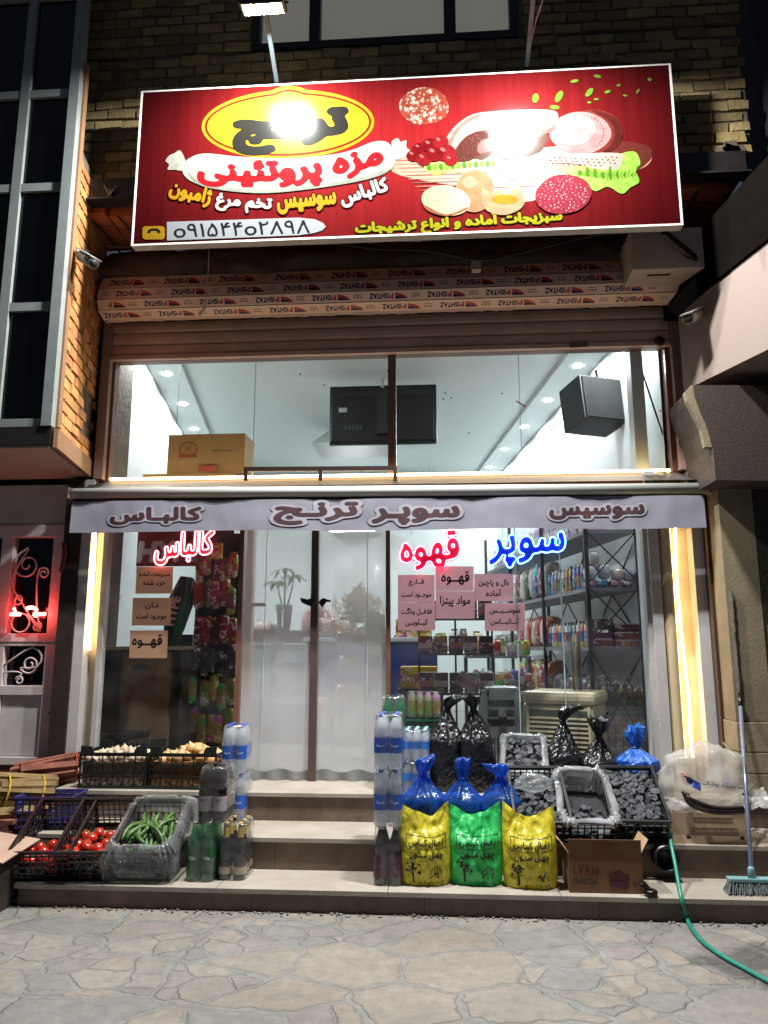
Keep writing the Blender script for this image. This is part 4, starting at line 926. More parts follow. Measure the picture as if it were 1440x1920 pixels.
for i, (x, y, r) in enumerate(((775, 292, 13), (795, 298, 15), (815, 288, 17), (836, 287, 19), (806, 272, 15), (826, 266, 15), (786, 278, 12), (845, 300, 13))): art('cherry_tomato', [ell(x, y, r, r * .85, 24)], ('#7a0c10', '#8f1418')[i % 2], 5 + i % 3); art('cherry_tomato', [ell(x - r * .3, y - r * .35, r * .3, r * .18, 10, .5)], '#d06a60', 9)
art('egg', [ell(890, 358, 36, 40, 40, R(10))], '#c98d62', 5); art('egg', [ell(836, 376, 46, 28, 40, R(8))], mat('egg_print', '#86664c', .3, c2='#7c583c', vscale=5), 6)
art('egg', [smooth_loop([(905, 352), (920, 362), (935, 354), (950, 364), (968, 352), (985, 372), (975, 392), (945, 403), (915, 396), (903, 378)], 5)], '#dba47a', 7); art('egg', [ell(946, 374, 24, 9, 24)], '#d88f1c', 8)
art('salami', [ell(1057, 364, 53, 37, 44, R(-6), .05, 9)], speck('salami_pink', '#d8a8a4', '#a83040', 55, .55, .75), 7)
for x, y, w_, h_, r_ in ((1004, 184, 6, 9, .2), (1048, 181, 6, 12, .5), (1105, 173, 5, 10, .7), (1077, 152, 8, 3, -.2), (1120, 143, 7, 3, .2), (1040, 201, 9, 4, .1), (1139, 172, 6, 3, -.3), (1118, 186, 5, 2, 0), (1172, 179, 4, 2, .2), (1196, 171, 2, 5, .5), (1105, 192, 4, 2, .1), (1218, 149, 4, 3, .3), (1160, 160, 4, 2, 0)):
    art('leaf', [[(x + (a * math.cos(r_) - b * math.sin(r_)), y + (a * math.sin(r_) + b * math.cos(r_))) for a, b in ell(0, 0, w_, h_, 14)]], '#6f9a2a', 3)

# ================================================================== floodlights on their arms
fcase = mat('flood_case', '#2c2f31', .4, metal=.4); arm_m = mat('blue_steel', '#51616a', .45, var=.15, vscale=9)
flm = glow('flood_lens', (.985, .985, .965), FLOOD)
def flood(c, tilt, yaw, base, lab, cable=False):
    t = thing('floodlight', lab, 'floodlight', base)
    M = Matrix.Translation(c) @ Matrix.Rotation(yaw, 4, 'Z') @ Matrix.Rotation(tilt, 4, 'X')   # lens looks down its -Z
    MB().box((-.16, -.07, .004), (.16, .07, .05), M, bev=.008).build('housing', fcase, t)
    l = MB().add([M @ Vector(p) for p in ((-.135, -.05, 0), (-.135, .05, 0), (.135, .05, 0), (.135, -.05, 0))], [(0, 1, 2, 3)]); l.build('lens', flm, t)
    fz = MB()
    for lo, hi in (((-.15, -.064, -.006), (.15, -.051, .004)), ((-.15, .051, -.006), (.15, .064, .004)), ((-.15, -.051, -.006), (-.136, .051, .004)), ((.136, -.051, -.006), (.15, .051, .004))): fz.box(lo, hi, M)
    fz.build('bezel', fcase, t)
    bk_ = M @ Vector((0, .05, .07)); a = MB(); a.beam(base, bk_, .03, .03); a.build('arm', arm_m, t)
    y = MB(); y.beam(M @ Vector((-.165, .0, .03)), M @ Vector((-.165, .05, .075)), .02, .006); y.beam(M @ Vector((.165, 0, .03)), M @ Vector((.165, .05, .075)), .02, .006); y.beam(M @ Vector((-.165, .05, .072)), M @ Vector((.165, .05, .072)), .02, .006); y.build('yoke', fcase, t)
    if cable: q = MB(); q.tube(smooth_path([base + Vector((.02, -.01, .1)), lerp(base, bk_, .45) + Vector((.03, -.01, 0)), lerp(base, bk_, .75) + Vector((.07, -.02, 0)), bk_ + Vector((.03, 0, .02))], 6), .006, 5); q.build('cable', mat('pale_cable', '#8d8a84', .5), t)
flood(at(493, 16, 4.42), R(9), R(0), at(519, 152, 5.04), 'lit floodlight on a bent arm above the yellow oval of the sign')
flood(Vector((.70, 4.2, 5.80)), R(9), R(0), at(988, 122, 5.04), 'floodlight on a blue arm above the food picture of the sign', True)

# ================================================================== awning
aw = thing('awning', 'rolled up awning with a lavender valance lettered in dark brown', 'awning', (-.4, 5.7, 2.7))
YA = 5.56
def ribs():
    m, nt, out = nodes('ribbed_fabric'); p = pos_node(nt)
    wv = nd(nt, 'ShaderNodeTexWave', {'Vector': p, 'Scale': 14.0, 'Distortion': .3}, bands_direction='X')
    mx = nd(nt, 'ShaderNodeMix', {0: wv.outputs[0], 6: c4(hx('#241f1d')), 7: c4(hx('#3c3632'))}, data_type='RGBA')
    b = nd(nt, 'ShaderNodeBsdfPrincipled', {'Base Color': mx.outputs[2], 'Roughness': .7}); nt.links.new(b.outputs[0], out.inputs[0]); return m
MB().grid(60, 6, lambda u, v: Vector((lerp(-2.83, 1.98, u), lerp(5.845, YA + .02, v), lerp(2.845, 2.735, v) - .018 * math.sin(v * 3.14)))).build('fabric', ribs(), aw)
fb_ = MB(); L0, L1 = at(131, 924, YA), at(1329, 914, YA)
fb_.tube([L0 + Vector((0, .03, 0)), L1 + Vector((0, .03, 0))], .042, 16); fb_.build('front_bar', mat('white_bar', '#a5a7a4', .3, var=.05), aw)
ca = MB(); ca.box((-2.84, YA + .03, 2.62), (1.99, 5.70, 2.655)); ca.build('cassette', steel_d, aw)
ec = MB(); ec.box((L1.x, YA - .012, L1.z - .045), (L1.x + .022, YA + .075, L1.z + .045), bev=.006); ec.box((L0.x - .02, YA - .012, L0.z - .045), (L0.x, YA + .075, L0.z + .045), bev=.006); ec.build('end_cap', mat('end_cap', '#6f6a62', .5), aw)
def vy(x, z): return YA + .012 + .008 * math.sin(x * 6.1) + .010 * nz(x * 2.3, z * 1.5, 2) - (2.63 - z) * .02 + .006 * nz(x * 9, z * 6, 5)
zt = lambda x: lerp(2.632, 2.612, (x + 2.85) / 4.84); zb_ = lambda x: lerp(2.388, 2.370, (x + 2.85) / 4.84) + .006 * math.sin(x * 3.1)
MB().grid(160, 8, lambda u, v: Vector((lerp(-2.852, 1.985, u), vy(lerp(-2.852, 1.985, u), lerp(zt(0), zb_(0), v)), lerp(zt(lerp(-2.852, 1.985, u)), zb_(lerp(-2.852, 1.985, u)), v)))).build('valance', mat('lavender_cloth', '#74737e', .6, var=.04, vscale=3), aw)
def val(s, x0, x1, y0, y1):
    base = outline(s, .045, 44); a, b = ext(base); c0, c1 = at(x0, y1, YA), at(x1, y0, YA)
    sx, sz = (c1.x - c0.x) / (b[0] - a[0]), (c1.z - c0.z) / (b[1] - a[1])
    for gw, cc, dy in ((.125, '#5d5b66', .0035), (.105, '#86848e', .005), (0, '#32131a', .0068)):
        mb = MB(); lp = outline(s, .045, 44, 0, gw) if gw else base
        vs, fs = cut(*filled(lp, (s, .045, 44, 0, gw, 'v')), .12)
        mb.add([Vector((c0.x + (u - a[0]) * sx, vy(c0.x + (u - a[0]) * sx, c0.z + (v - a[1]) * sz) - dy, c0.z + (v - a[1]) * sz)) for u, v in vs], fs)
        mb.build('lettering', pmat('val_' + cc, cc, .6), aw)
val('کالبـاس', 205, 377, 949, 984); val('سوپـر', 697, 862, 948, 984); val('ترنـج', 513, 672, 940, 984); val('سوسیس', 1030, 1208, 945, 974)
bf = thing('bracket_frame', 'dark red steel frame standing on the awning in front of the transom', 'frame', (-.9, 5.75, 2.86))
f_ = MB(); q = lambda x, y: at(x, y, 5.76)
f_.beam(q(458, 880), q(744, 878), .02, .035); f_.build('rail', rust, bf)
for x in (461, 601, 741): MB().beam(q(x, 876), q(x, 901), .03, .025, up=(0, 1, 0)).build('post', rust, bf)

# ================================================================== LED strips and neon writing
warm = (1.0, .68, .32)
def led(name, lab, pts, r, s, Y=5.85):
    o = MB().tube(smooth_path([at(x, y, Y) for x, y in pts], 6), r, 8).build(name, glow('led_%g' % s, warm, s)); recenter(o, at(*pts[-1], Y)); tag(o, lab, 'LED strip', 'warm LED strips round the shop front'); return o
led('led_strip', 'short warm LED strip down the window edge near the lattice door', [(179, 990), (176, 1060), (172, 1130), (168, 1219)], .0095, LED * 1.3)
led('led_strip', 'long warm LED strip hanging crookedly down the cream column', [(1266, 985), (1267, 1040), (1270, 1100), (1277, 1180), (1284, 1250), (1291, 1300), (1292, 1330), (1296, 1400), (1299, 1420)], .009, LED * 1.5)
o = MB().tube([(x, 5.853, 2.872) for x in np.linspace(-2.68, 1.84, 30)], .011, 6).build('led_strip', glow('led_top', warm, LED * 1.5)); recenter(o, (-.4, 5.853, 2.872)); tag(o, 'horizontal warm LED strip under the transom window above the awning', 'LED strip', 'warm LED strips round the shop front')
def neon(s, x0, x1, y0, y1, ctube, cback, lab, st, bold=.075, slant=0.0, rot=0.0):
    Y = 5.935; base = outline(s, bold, 44, slant); a, b = ext(base); c0, c1 = at(x0, y1, Y), at(x1, y0, Y); cx, cz = (c0.x + c1.x) / 2, (c0.z + c1.z) / 2
    sx, sz = (c1.x - c0.x) / (b[0] - a[0]), (c1.z - c0.z) / (b[1] - a[1]); mx, my = (a + b) / 2
    t = thing('neon_sign', lab, 'neon sign', (cx, Y, cz), 0, 'neon words behind the shop window')
    def fn(y): return lambda u, v: Vector((cx + (u - mx) * sx * math.cos(rot) - (v - my) * sz * math.sin(rot), y, cz + (u - mx) * sx * math.sin(rot) + (v - my) * sz * math.cos(rot)))
    f = fn(Y - .006); mb = MB()
    for lp in base:
        P = [f(*p) for p in lp]; mb.tube(P, .0058, 6, closed=True)
    mb.build('tube', glow('neon_' + lab[:12], ctube, st), t)
    mb = MB(); ink(mb, outline(s, bold, 44, slant, .028), fn(Y + .004)); mb.build('backing', mat('nb_' + cback, cback, .3, var=0), t)
    w_ = MB()
    for k in (-.3, .3): w_.tube([(cx + k * (c1.x - c0.x), Y, c1.z - .02), (cx + k * (c1.x - c0.x) + .003, Y, 2.69)], .0014, 4)
    w_.build('wire', matte_bk, t)
neon('کالباس', 288, 404, 996, 1057, (1, .13, .17), '#a01024', 'red neon word sign hung in the pane left of the door', NEON, .035, .15, R(4))
neon('قهوه', 749, 862, 996, 1069, (1, .10, .24), '#a8103e', 'pink red neon word sign above the pink notices right of the door', NEON, .038, 0, R(4))
neon('سوپر', 915, 1060, 1000, 1063, (.10, .34, 1), '#1228b0', 'blue neon word sign hung in the right shop window', NEON * .8, .035, .1, R(3))

# ================================================================== paper notices
def papermat(name, c):
    m, nt, out = nodes(name); p = pos_node(nt); n = nd(nt, 'ShaderNodeTexNoise', {'Vector': p, 'Scale': 9.0, 'Detail': 4.0, 'Distortion': 1.0}); bp = nd(nt, 'ShaderNodeBump', {'Height': n.outputs[0], 'Strength': .5, 'Distance': .02})
    d = nd(nt, 'ShaderNodeBsdfPrincipled', {'Base Color': c4(hx(c)), 'Roughness': .45, 'Normal': bp.outputs[0]}); t = nd(nt, 'ShaderNodeBsdfTranslucent', {'Color': c4(hx(c))})
    mx = nd(nt, 'ShaderNodeMixShader', {0: .5, 1: d.outputs[0], 2: t.outputs[0]}); nt.links.new(mx.outputs[0], out.inputs[0]); return m
pl_, pr_ = papermat('salmon_paper', '#f0bb98'), papermat('pink_paper', '#e0a6ae'); inkb = pmat('black_ink', '#120c10', .5)
def notice(box, lines, m, lab, Y=5.894, sk=0.0):
    x0, y0, x1, y1 = box
    t = thing('paper_notice', lab, 'notice', at((x0 + x1) / 2, y1, Y), 0, 'handbills taped inside the window')
    c = [at(x0 + sk, y0, Y), at(x1 + sk, y0, Y), at(x1, y1, Y), at(x0, y1, Y)]
    def P(u, v, d=0.0): p = lerp(lerp(c[3], c[2], u), lerp(c[0], c[1], u), v); return p + Vector((0, -d + .0025 * nz(p.x * 14, p.z * 14, 3), 0))
    MB().grid(14, 12, lambda u, v: P(u, v)).build('sheet', m, t)
    mb = MB()
    for s, cx, cy_, w_, h_ in lines:
        base = outline(s, .03, 36); a, b = ext(base); vs, fs = filled(base, (s, 'n'))
        mb.add([P(cx + ((u - a[0]) / (b[0] - a[0]) - .5) * w_, cy_ + ((v - a[1]) / (b[1] - a[1]) - .5) * h_, .0018) for u, v in vs], fs)
    mb.build('lettering', inkb, t)
notice((254, 1063, 323, 1113), [('سبزیجات آماده', .5, .72, .84, .22), ('خرد شده', .5, .38, .6, .24)], pl_, 'salmon notice with two lines of writing, topmost of three left of the door', sk=2)
notice((247, 1121, 319, 1173), [('نـان', .5, .72, .34, .26), ('موجـود است', .5, .32, .78, .26)], pl_, 'salmon notice with two lines, between two others left of the door', sk=2)
notice((242, 1182, 313, 1234), [('قهــوه', .46, .6, .8, .5)], pl_, 'salmon notice bearing one large word, lowest of three left of the door', sk=2)
notice((746, 1078, 815, 1130), [('قــارچ', .5, .72, .42, .26), ('موجــود است', .5, .28, .82, .26)], pr_, 'pink notice under the left end of the pink neon word')
notice((746, 1130.5, 816, 1182), [('فلافــل وناگت', .5, .68, .82, .28), ('کیــلویــی', .5, .28, .6, .28)], pr_, 'pink notice with two lines, hanging lowest beside the door')
notice((816.5, 1062, 888, 1108), [('قهــوه', .52, .52, .74, .56)], pr_, 'pink notice with one large word, highest under the neon signs')
notice((817, 1108.5, 890, 1160), [('مواد پیتزا', .5, .62, .78, .42)], pr_, 'pink notice with one line, in the middle of the pink group')
notice((889, 1076, 962, 1127), [('بال و پاچین', .5, .66, .78, .3), ('آماده', .5, .3, .4, .26)], pr_, 'pink notice with two lines under the blue neon word', Y=5.892)
notice((909, 1131, 984, 1183), [('سوســیــس', .5, .68, .76, .2), ('کــالبــاس', .5, .32, .72, .26)], pr_, 'pink notice with two lines, rightmost and a little lower than the rest')

# ================================================================== cameras, metal box
camm = mat('camera_grey', '#8c8882', .35, metal=.2)
def bullet(base, tip, lab, hood=1.0):
    t = thing('security_camera', lab, 'security camera', base); base, tip = Vector(base), Vector(tip); d = (tip - base).normalized(); mid = lerp(base, tip, .42)
    b = MB(); b.tube([mid, tip], .042, 14); b.build('barrel', camm, t)
    h = MB(); h.beam(mid - d * .01 + Z * .045, tip + d * .03 + Z * .045, .095, .008); h.build('sun_hood', camm, t)
    l = MB(); l.tube([tip, tip + d * .004], .034, 14); l.build('lens', matte_bk, t)
    k = MB(); k.tube([base, lerp(base, mid, .5) + Vector((0, 0, .02)), mid], .018, 8); k.ball(base, .04, (1, 1, .6)); k.build('mount', camm, t)
bullet(at(136, 470, 5.05), at(176, 494, 4.92), 'silver bullet security camera fixed to the brick return of the oriel')
bullet(at(1322, 582, 5.45), at(1290, 598, 5.22), 'security camera under the balcony of the pale house')
mx_ = thing('motor_box', 'white metal box under the slab at the end of the wound up shutter', 'metal box', (1.8, 5.5, 4.28))
b = MB(); b.box((1.50, 5.30, 4.29), (2.03, 5.72, 4.62), bev=.006); b.build('case', mat('box_white', '#a3938a', .5, var=.06), mx_)
MB().box((1.63, 5.38, 4.284), (1.80, 5.40, 4.289)).build('slot', matte_bk, mx_)
cab = MB(); cab.tube(smooth_path([at(x, y, yy) for x, y, yy in ((185, 600, 5.80), (178, 560, 5.75), (178, 520, 5.7), (185, 490, 5.6), (178, 480, 5.4), (160, 470, 5.1))], 6), .012, 6)
o = cab.build('cable', matte_bk); recenter(o, at(185, 600, 5.8)); tag(o, 'black cable running down from the left camera along the shutter roll', 'cable')
cab = MB(); cab.tube(smooth_path([at(x, y, 5.3) for x, y in ((200, 462), (330, 466), (470, 462), (600, 455), (700, 466), (800, 470), (900, 488), (960, 478), (1050, 456), (1130, 440), (1250, 432))], 8), .008, 6)
o = cab.build('cable', matte_bk); recenter(o, at(700, 466, 5.3)); tag(o, 'long slack black cable strung under the lower edge of the sign', 'cable')
cab = MB(); cab.tube(smooth_path([at(x, y, 5.42) for x, y in ((391, 440), (391, 500), (386, 545), (384, 575), (374, 592))], 6), [.004] * 12 + [.006] * 8 + [.010] * 5, 6)
o = cab.build('cord', mat('frayed_cord', '#b5aa9a', .7)); recenter(o, at(374, 592, 5.42)); tag(o, 'frayed white cord dangling in front of the printed film', 'cord')
jb = at(893, 500, 5.45); o = MB().box((-.035, -.03, -.04), (.035, .03, .04), Matrix.Translation(jb), bev=.005).build('junction_box', mat('box_white', '#a3938a', .5)); recenter(o, jb); tag(o, 'small pale junction box on a cable above the shutter roll', 'junction box')
ant = MB(); o_ = at(205, 375, 5.2)
for p in ((0, 0, .10), (-.05, 0, .13), (.05, 0, .12)): ant.tube([o_, o_ + Vector((p[0] * .3, 0, .07)), o_ + Vector(p)], .008, 5)
o = ant.build('cut_cable', mat('pale_cable', '#8d8a84', .5)); recenter(o, o_); tag(o, 'stub of pale frayed cable ends sticking up from the slab edge', 'cable')
rc = thing('rubble', 'rubble and broken tiles lying on the slab edge right of the sign', 'rubble', at(1360, 336, 5.25)); mb = MB()
for i in range(9):
    p = at(random.uniform(1320, 1395), 334, 5.245); s = random.uniform(.02, .05); mb.box((-s, -.02, 0), (s, .02, s * random.uniform(.7, 2.4)), Matrix.Translation((p.x, 5.25, 5.187)) @ Matrix.Rotation(random.uniform(-.4, .4), 4, 'Y'))
mb.build('shard', mat('rubble_shard', '#54473a', .9), rc)

# ================================================================== inside, seen through the transom
lens_w = glow('downlight_lens', (.93, .98, 1.0), DOWN); ring_m = mat('downlight_ring', '#d8dada', .4, var=0)
proto = thing('downlight', 'x', 'ceiling light', (0, 0, 0)); 
MB().add([(.048 * math.cos(a), .048 * math.sin(a), -.003) for a in np.linspace(0, 2 * math.pi, 17)[:-1]], [tuple(range(15, -1, -1))]).build('lens', lens_w, proto, True)
MB().lathe([(.05, 0), (.072, -.001), (.07, -.007), (.05, -.006)], 20, cap=False).build('ring', ring_m, proto, True)
zl = ZC - .052; spots = []
spots.append((Vector((lw(6.4) + .18, 6.4, zl)), 'left'))  # foremost lamp of each row is unseen, added to brighten the window goods
for px, py in ((313, 701), (343, 757), (365, 804), (383, 842)): spots.append((gz(px, py, zl), 'left'))
spots.append((Vector((rw(6.4) - .18, 6.4, zl)), 'right'))
for px, py in ((1083, 686), (1027, 750), (984, 800), (947, 842), (918, 876)): spots.append((gz(px, py, zl), 'right'))
cnt = {'left': 0, 'right': 0}
for i, (p, side) in enumerate(spots):
    lab = 'round recessed ceiling light, %s from the window in the %s-hand row' % (('unseen, nearest' if cnt[side] == 0 else ordn(cnt[side])), side); cnt[side] += 1
    if i == 0: proto.location = p; d = proto; d['label'] = lab
    else: d = dup(proto, p, label=lab)
    d['group'] = 'recessed lights along the shop ceiling'
tl = thing('tube_light', 'white tube light glowing at the back of the shop above the door stile', 'tube light', at(662, 992, 11.6))
a, b = at(622, 994, 11.6), at(700, 992, 11.6); MB().tube([a, b], .028, 10).build('tube', glow('tube_glow', (.95, .98, 1), TUBE), tl); MB().box((a.x - .05, 11.62, a.z - .02), (b.x + .05, 11.70, a.z + .05)).build('fitting', ring_m, tl)
MB().box((a.x - .1, 11.62, a.z + .05), (b.x + .1, 12.39, a.z + .09)).build('canopy', ring_m, tl)
tv = thing('television', 'flat television hung from the ceiling, its black back to the window', 'television', (-.55, 7.8, 3.65))
T = 7.8; p = lambda x, y, yy=T: at(x, y, yy); a, b = p(617, 835), p(818, 720)
M_ = MB(); M_.box((a.x, T, a.z), (b.x, T + .05, b.z), bev=.012); M_.build('case', black_p, tv)
g = MB(); g.box((a.x + .02, T - .02, a.z + .04), (b.x - .03, T - .001, b.z - .05), bev=.008); g.build('back_cover', mat('tv_back', '#101112', .4, var=.2), tv)
g = MB(); g.box((a.x + .07, T - .026, b.z - .12), (b.x - .1, T - .0205, b.z - .075)); g.box((-.62, T - .09, a.z + .1), (-.5, T - .021, b.z - .06)); g.build('wall_plate', mat('plate_dark', '#1d1f20', .3), tv)
g = MB(); q0 = p(642, 768, T - .022); g.box((q0.x - .04, T - .0225, q0.z - .03), (q0.x + .05, T - .0205, q0.z + .02)); g.build('sticker', mat('sticker', '#b9bec0', .4), tv)
g = MB()
for i in range(5): q1 = p(648 + i * 7, 800, T - .022); g.box((q1.x - .012, T - .023, q1.z - .035), (q1.x + .012, T - .0205, q1.z + .02))
g.build('socket', mat('socket', '#3c4144', .5), tv)
MB().tube([(-.56, T - .04, b.z - .1), (-.56, T - .04, ZC - .0)], .02, 8).build('pole', ring_m, tv)
hd = thing('extractor_hood', 'white box shaped hood on the ceiling behind the television', 'hood', (-1.0, 9.3, 3.9)); a, b = at(588, 838, 9.4), at(735, 800, 9.4)
h = MB(); h.hexa([(a.x, 9.2, a.z), (b.x, 9.2, a.z), (b.x, 10, a.z), (a.x, 10, a.z)], [(a.x + .25, 9.3, a.z + .22), (b.x - .1, 9.3, a.z + .22), (b.x - .1, 9.9, a.z + .22), (a.x + .25, 9.9, a.z + .22)]); h.box((a.x + .3, 9.35, a.z + .221), (b.x - .15, 9.85, ZC)); h.build('body', mat('hood_white', '#b7bcbc', .4, var=.03), hd)
sp = thing('loudspeaker', 'black box loudspeaker hung high in the right corner behind the transom', 'loudspeaker', (1.6, 7.0, 3.45))
Ms = Matrix.Translation((1.50, 6.85, 3.74)) @ Matrix.Rotation(R(22), 4, 'Z') @ Matrix.Rotation(R(-8), 4, 'X')
MB().box((-.23, -.16, -.22), (.23, .2, .22), Ms, bev=.01).build('cabinet', mat('speaker_black', '#16191a', .6, var=.2), sp); MB().box((-.21, -.172, -.2), (.21, -.161, .2), Ms).build('grille', mat('speaker_cloth', '#0f1112', .9, bump=.4, bscale=220), sp)
k = MB(); k.beam(Ms @ Vector((.1, .05, .21)), Ms @ Vector((.13, .06, .42)), .03, .03); k.tube(smooth_path([Ms @ Vector(q) for q in ((.05, 0, .22), (.02, 0, .32), (.12, 0, .40), (.2, 0, .3), (.15, 0, .22))], 5), .006, 5); k.build('bracket', matte_bk, sp)
o = MB().tube(smooth_path([at(x, y, 5.98) for x, y in ((1195, 640), (1203, 690), (1218, 740), (1238, 800), (1254, 850), (1260, 892))], 6), .007, 6).build('cable', mat('green_cable', '#16241c', .5)); recenter(o, at(1260, 892, 5.98)); tag(o, 'thin dark green cable hanging inside the right end of the transom', 'cable')
cardb = mat('cardboard', '#ab9068', .8, c2='#9a805a', vscale=3, bump=.06)
lg = MB(); lg.box((-2.66, 5.96, 2.70), (-1.45, 6.7, 2.83)); lg.build('ledge', plaster_in, shop)
c1 = thing('carton', 'plain carton with a red crest and a word, standing upper behind the transom', 'carton', (-2.0, 6.3, 2.95)); a, b = at(313, 874, 6.2), at(460, 812, 6.2)
MB().box((a.x, 6.2, 2.985), (b.x, 6.55, b.z), bev=.004).build('box', cardb, c1)
rp_ = pmat('crest_red', '#9c4a3c', .6); e = MB(); cc = at(353, 842, 6.198)
e.tube([cc + Vector((.075 * math.cos(t), 0, .062 * math.sin(t))) for t in np.linspace(0, 2 * math.pi, 28)[:-1]], .006, 5, closed=True); e.beam(cc + Vector((-.035, 0, .03)), cc + Vector((.035, 0, -.03)), .004, .008, up=(0, 1, 0)); e.beam(cc + Vector((.035, 0, .03)), cc + Vector((-.035, 0, -.03)), .004, .008, up=(0, 1, 0)); e.box((cc.x - .08, 6.195, cc.z - .075), (cc.x + .08, 6.199, cc.z - .05)); e.build('crest', rp_, c1)
e = MB(); write(e, 'چیپس متوسط', at(416, 844, 6.197), X, Z, w=.17, bold=.02); e.build('lettering', inkb, c1)
c2 = thing('carton', 'flatter carton lying under the crested one behind the transom', 'carton', (-2.1, 6.25, 2.83)); a, b = at(268, 890, 6.15), at(440, 873, 6.15)
MB().box((a.x, 6.15, 2.832), (b.x, 6.62, 2.983), bev=.004).build('box', cardb, c2); e = MB(); cc = at(388, 880, 6.148); e.box((cc.x - .07, 6.146, cc.z - .02), (cc.x + .07, 6.149, cc.z + .03)); e.build('crest', rp_, c2)
# ================================================================== goods on the steps
def spread(label): return label
# ---------------------------------------------------------------- bottles in shrink-wrapped packs
def bottle_prof(kind):
    if kind == 'water': return [(.030, 0), (.040, .006), (.042, .03), (.0395, .05), (.042, .07), (.0425, .10), (.0425, .19), (.040, .20), (.042, .215), (.040, .24), (.030, .275), (.016, .30), (.0135, .305), (.0135, .318)]
    if kind == 'small': return [(.022, 0), (.030, .005), (.031, .03), (.029, .06), (.031, .075), (.031, .13), (.028, .155), (.018, .18), (.011, .195), (.011, .205)]
    if kind == 'malt': return [(.030, 0), (.039, .005), (.040, .02), (.040, .155), (.036, .185), (.024, .225), (.016, .26), (.014, .30), (.014, .318)]
    return [(.028, 0), (.039, .006), (.043, .05), (.041, .10), (.043, .15), (.043, .19), (.036, .23), (.022, .275), (.015, .30), (.0135, .318)]
KINDS_ = {
    'water': dict(body=clear('water_bottle', (.93, .96, .985), haze=.30, hc=(.93, .96, 1.0), tw=.5, rough=.10, refl=1.0, bump=.15, bscale=70, space='obj'), cap='#1b4fb8', lab='#1c55b4', lz=(.095, .185), txt='#dfe6f2', capz=.318),
    'small': dict(body=clear('water_bottle', (.86, .92, .97)), cap='#9fc4e8', lab='#2a72c8', lz=(.08, .128), txt='#dfe6f2', capz=.205),
    'green': dict(body=clear('green_bottle', (.25, .72, .40), haze=.40, hc=(.02, .30, .11), rough=.06, refl=.9, space='obj'), cap='#0b3a1c', lab=None, lz=(.10, .17), txt='#c6d2c4', capz=.318),
    'dark': dict(body=mat('cola_bottle', '#160b0a', .12, var=.2, space='obj'), cap='#2a1418', lab='#9b9496', lz=(.07, .155), txt='#4a2a30', capz=.318),
    'malt': dict(body=mat('malt_bottle', '#0b0a0a', .1, var=.2, space='obj'), cap='#a5892c', lab='#b3a684', lz=(.035, .075), txt='#3c3122', capz=.318, foil=True),
    'berry': dict(body=mat('berry_bottle', '#180c12', .12, var=.2, space='obj'), cap='#b9b6bc', lab='#4a1a38', lz=(.05, .17), txt='#8a5a76', capz=.318)}
wrapm = clear('shrink_wrap', (.95, .96, .97), haze=.05, hc=(.95, .96, .98), tw=.3, rough=.16, refl=1.3, bump=.7, bscale=18, ior=1.5, space='obj')
PACKS = {}
WORDS = {'green': ('سبز', .034), 'water': ('سینا', .03), 'dark': ('دلستر', .03)}
def make_bottle(kind, parent, x, y, first):
    k = KINDS_[kind]; T = Matrix.Translation((x, y, 0))
    b = MB().lathe(bottle_prof(kind), 14, T).build('bottle', k['body'], parent, True)
    cz = k['capz']; r = .0155 if kind != 'small' else .013
    c = MB().lathe([(r, cz - .012), (r, cz + .004), (r * .8, cz + .006)], 12, T).build('cap', pmat('cap_' + k['cap'], k['cap'], .35), b, True)
    if k['lab']:
        z0, z1 = k['lz']; rr = max(p[0] for p in bottle_prof(kind)) + .0012
        MB().lathe([(rr, z0), (rr, z1)], 14, T, cap=False).build('label', pmat('lab_' + k['lab'], k['lab'], .35), b, True)
    if k.get('foil'):
        MB().lathe([(.0225, .240), (.0185, .258), (.0165, .298)], 12, T, cap=False).build('foil', mat('gold_foil', '#a5892c', .35, metal=.3, bump=.3, bscale=120), b, True)
    if first and kind in ('water', 'dark', 'green', 'berry'):
        s = {'water': 'سینا', 'dark': 'DELT', 'green': 'Olis', 'berry': 'زرشک'}[kind]
        rr = max(p[0] for p in bottle_prof(kind)) + .0022; z = sum(k['lz']) / 2 + (.02 if kind == 'dark' else 0); base = outline(s, .02, 30); a, bb = ext(base); sc = .042 / (bb[0] - a[0])
        mb = MB(); vs, fs = filled(base, (s, 'bt')); mb.add([(x + rr * math.sin((u - (a[0] + bb[0]) / 2) * sc / rr), y - rr * math.cos((u - (a[0] + bb[0]) / 2) * sc / rr), z + (v - (a[1] + bb[1]) / 2) * sc) for u, v in vs], fs)
        mb.build('print', pmat('btxt_' + k['txt'], k['txt'], .5), b, True)
    return b
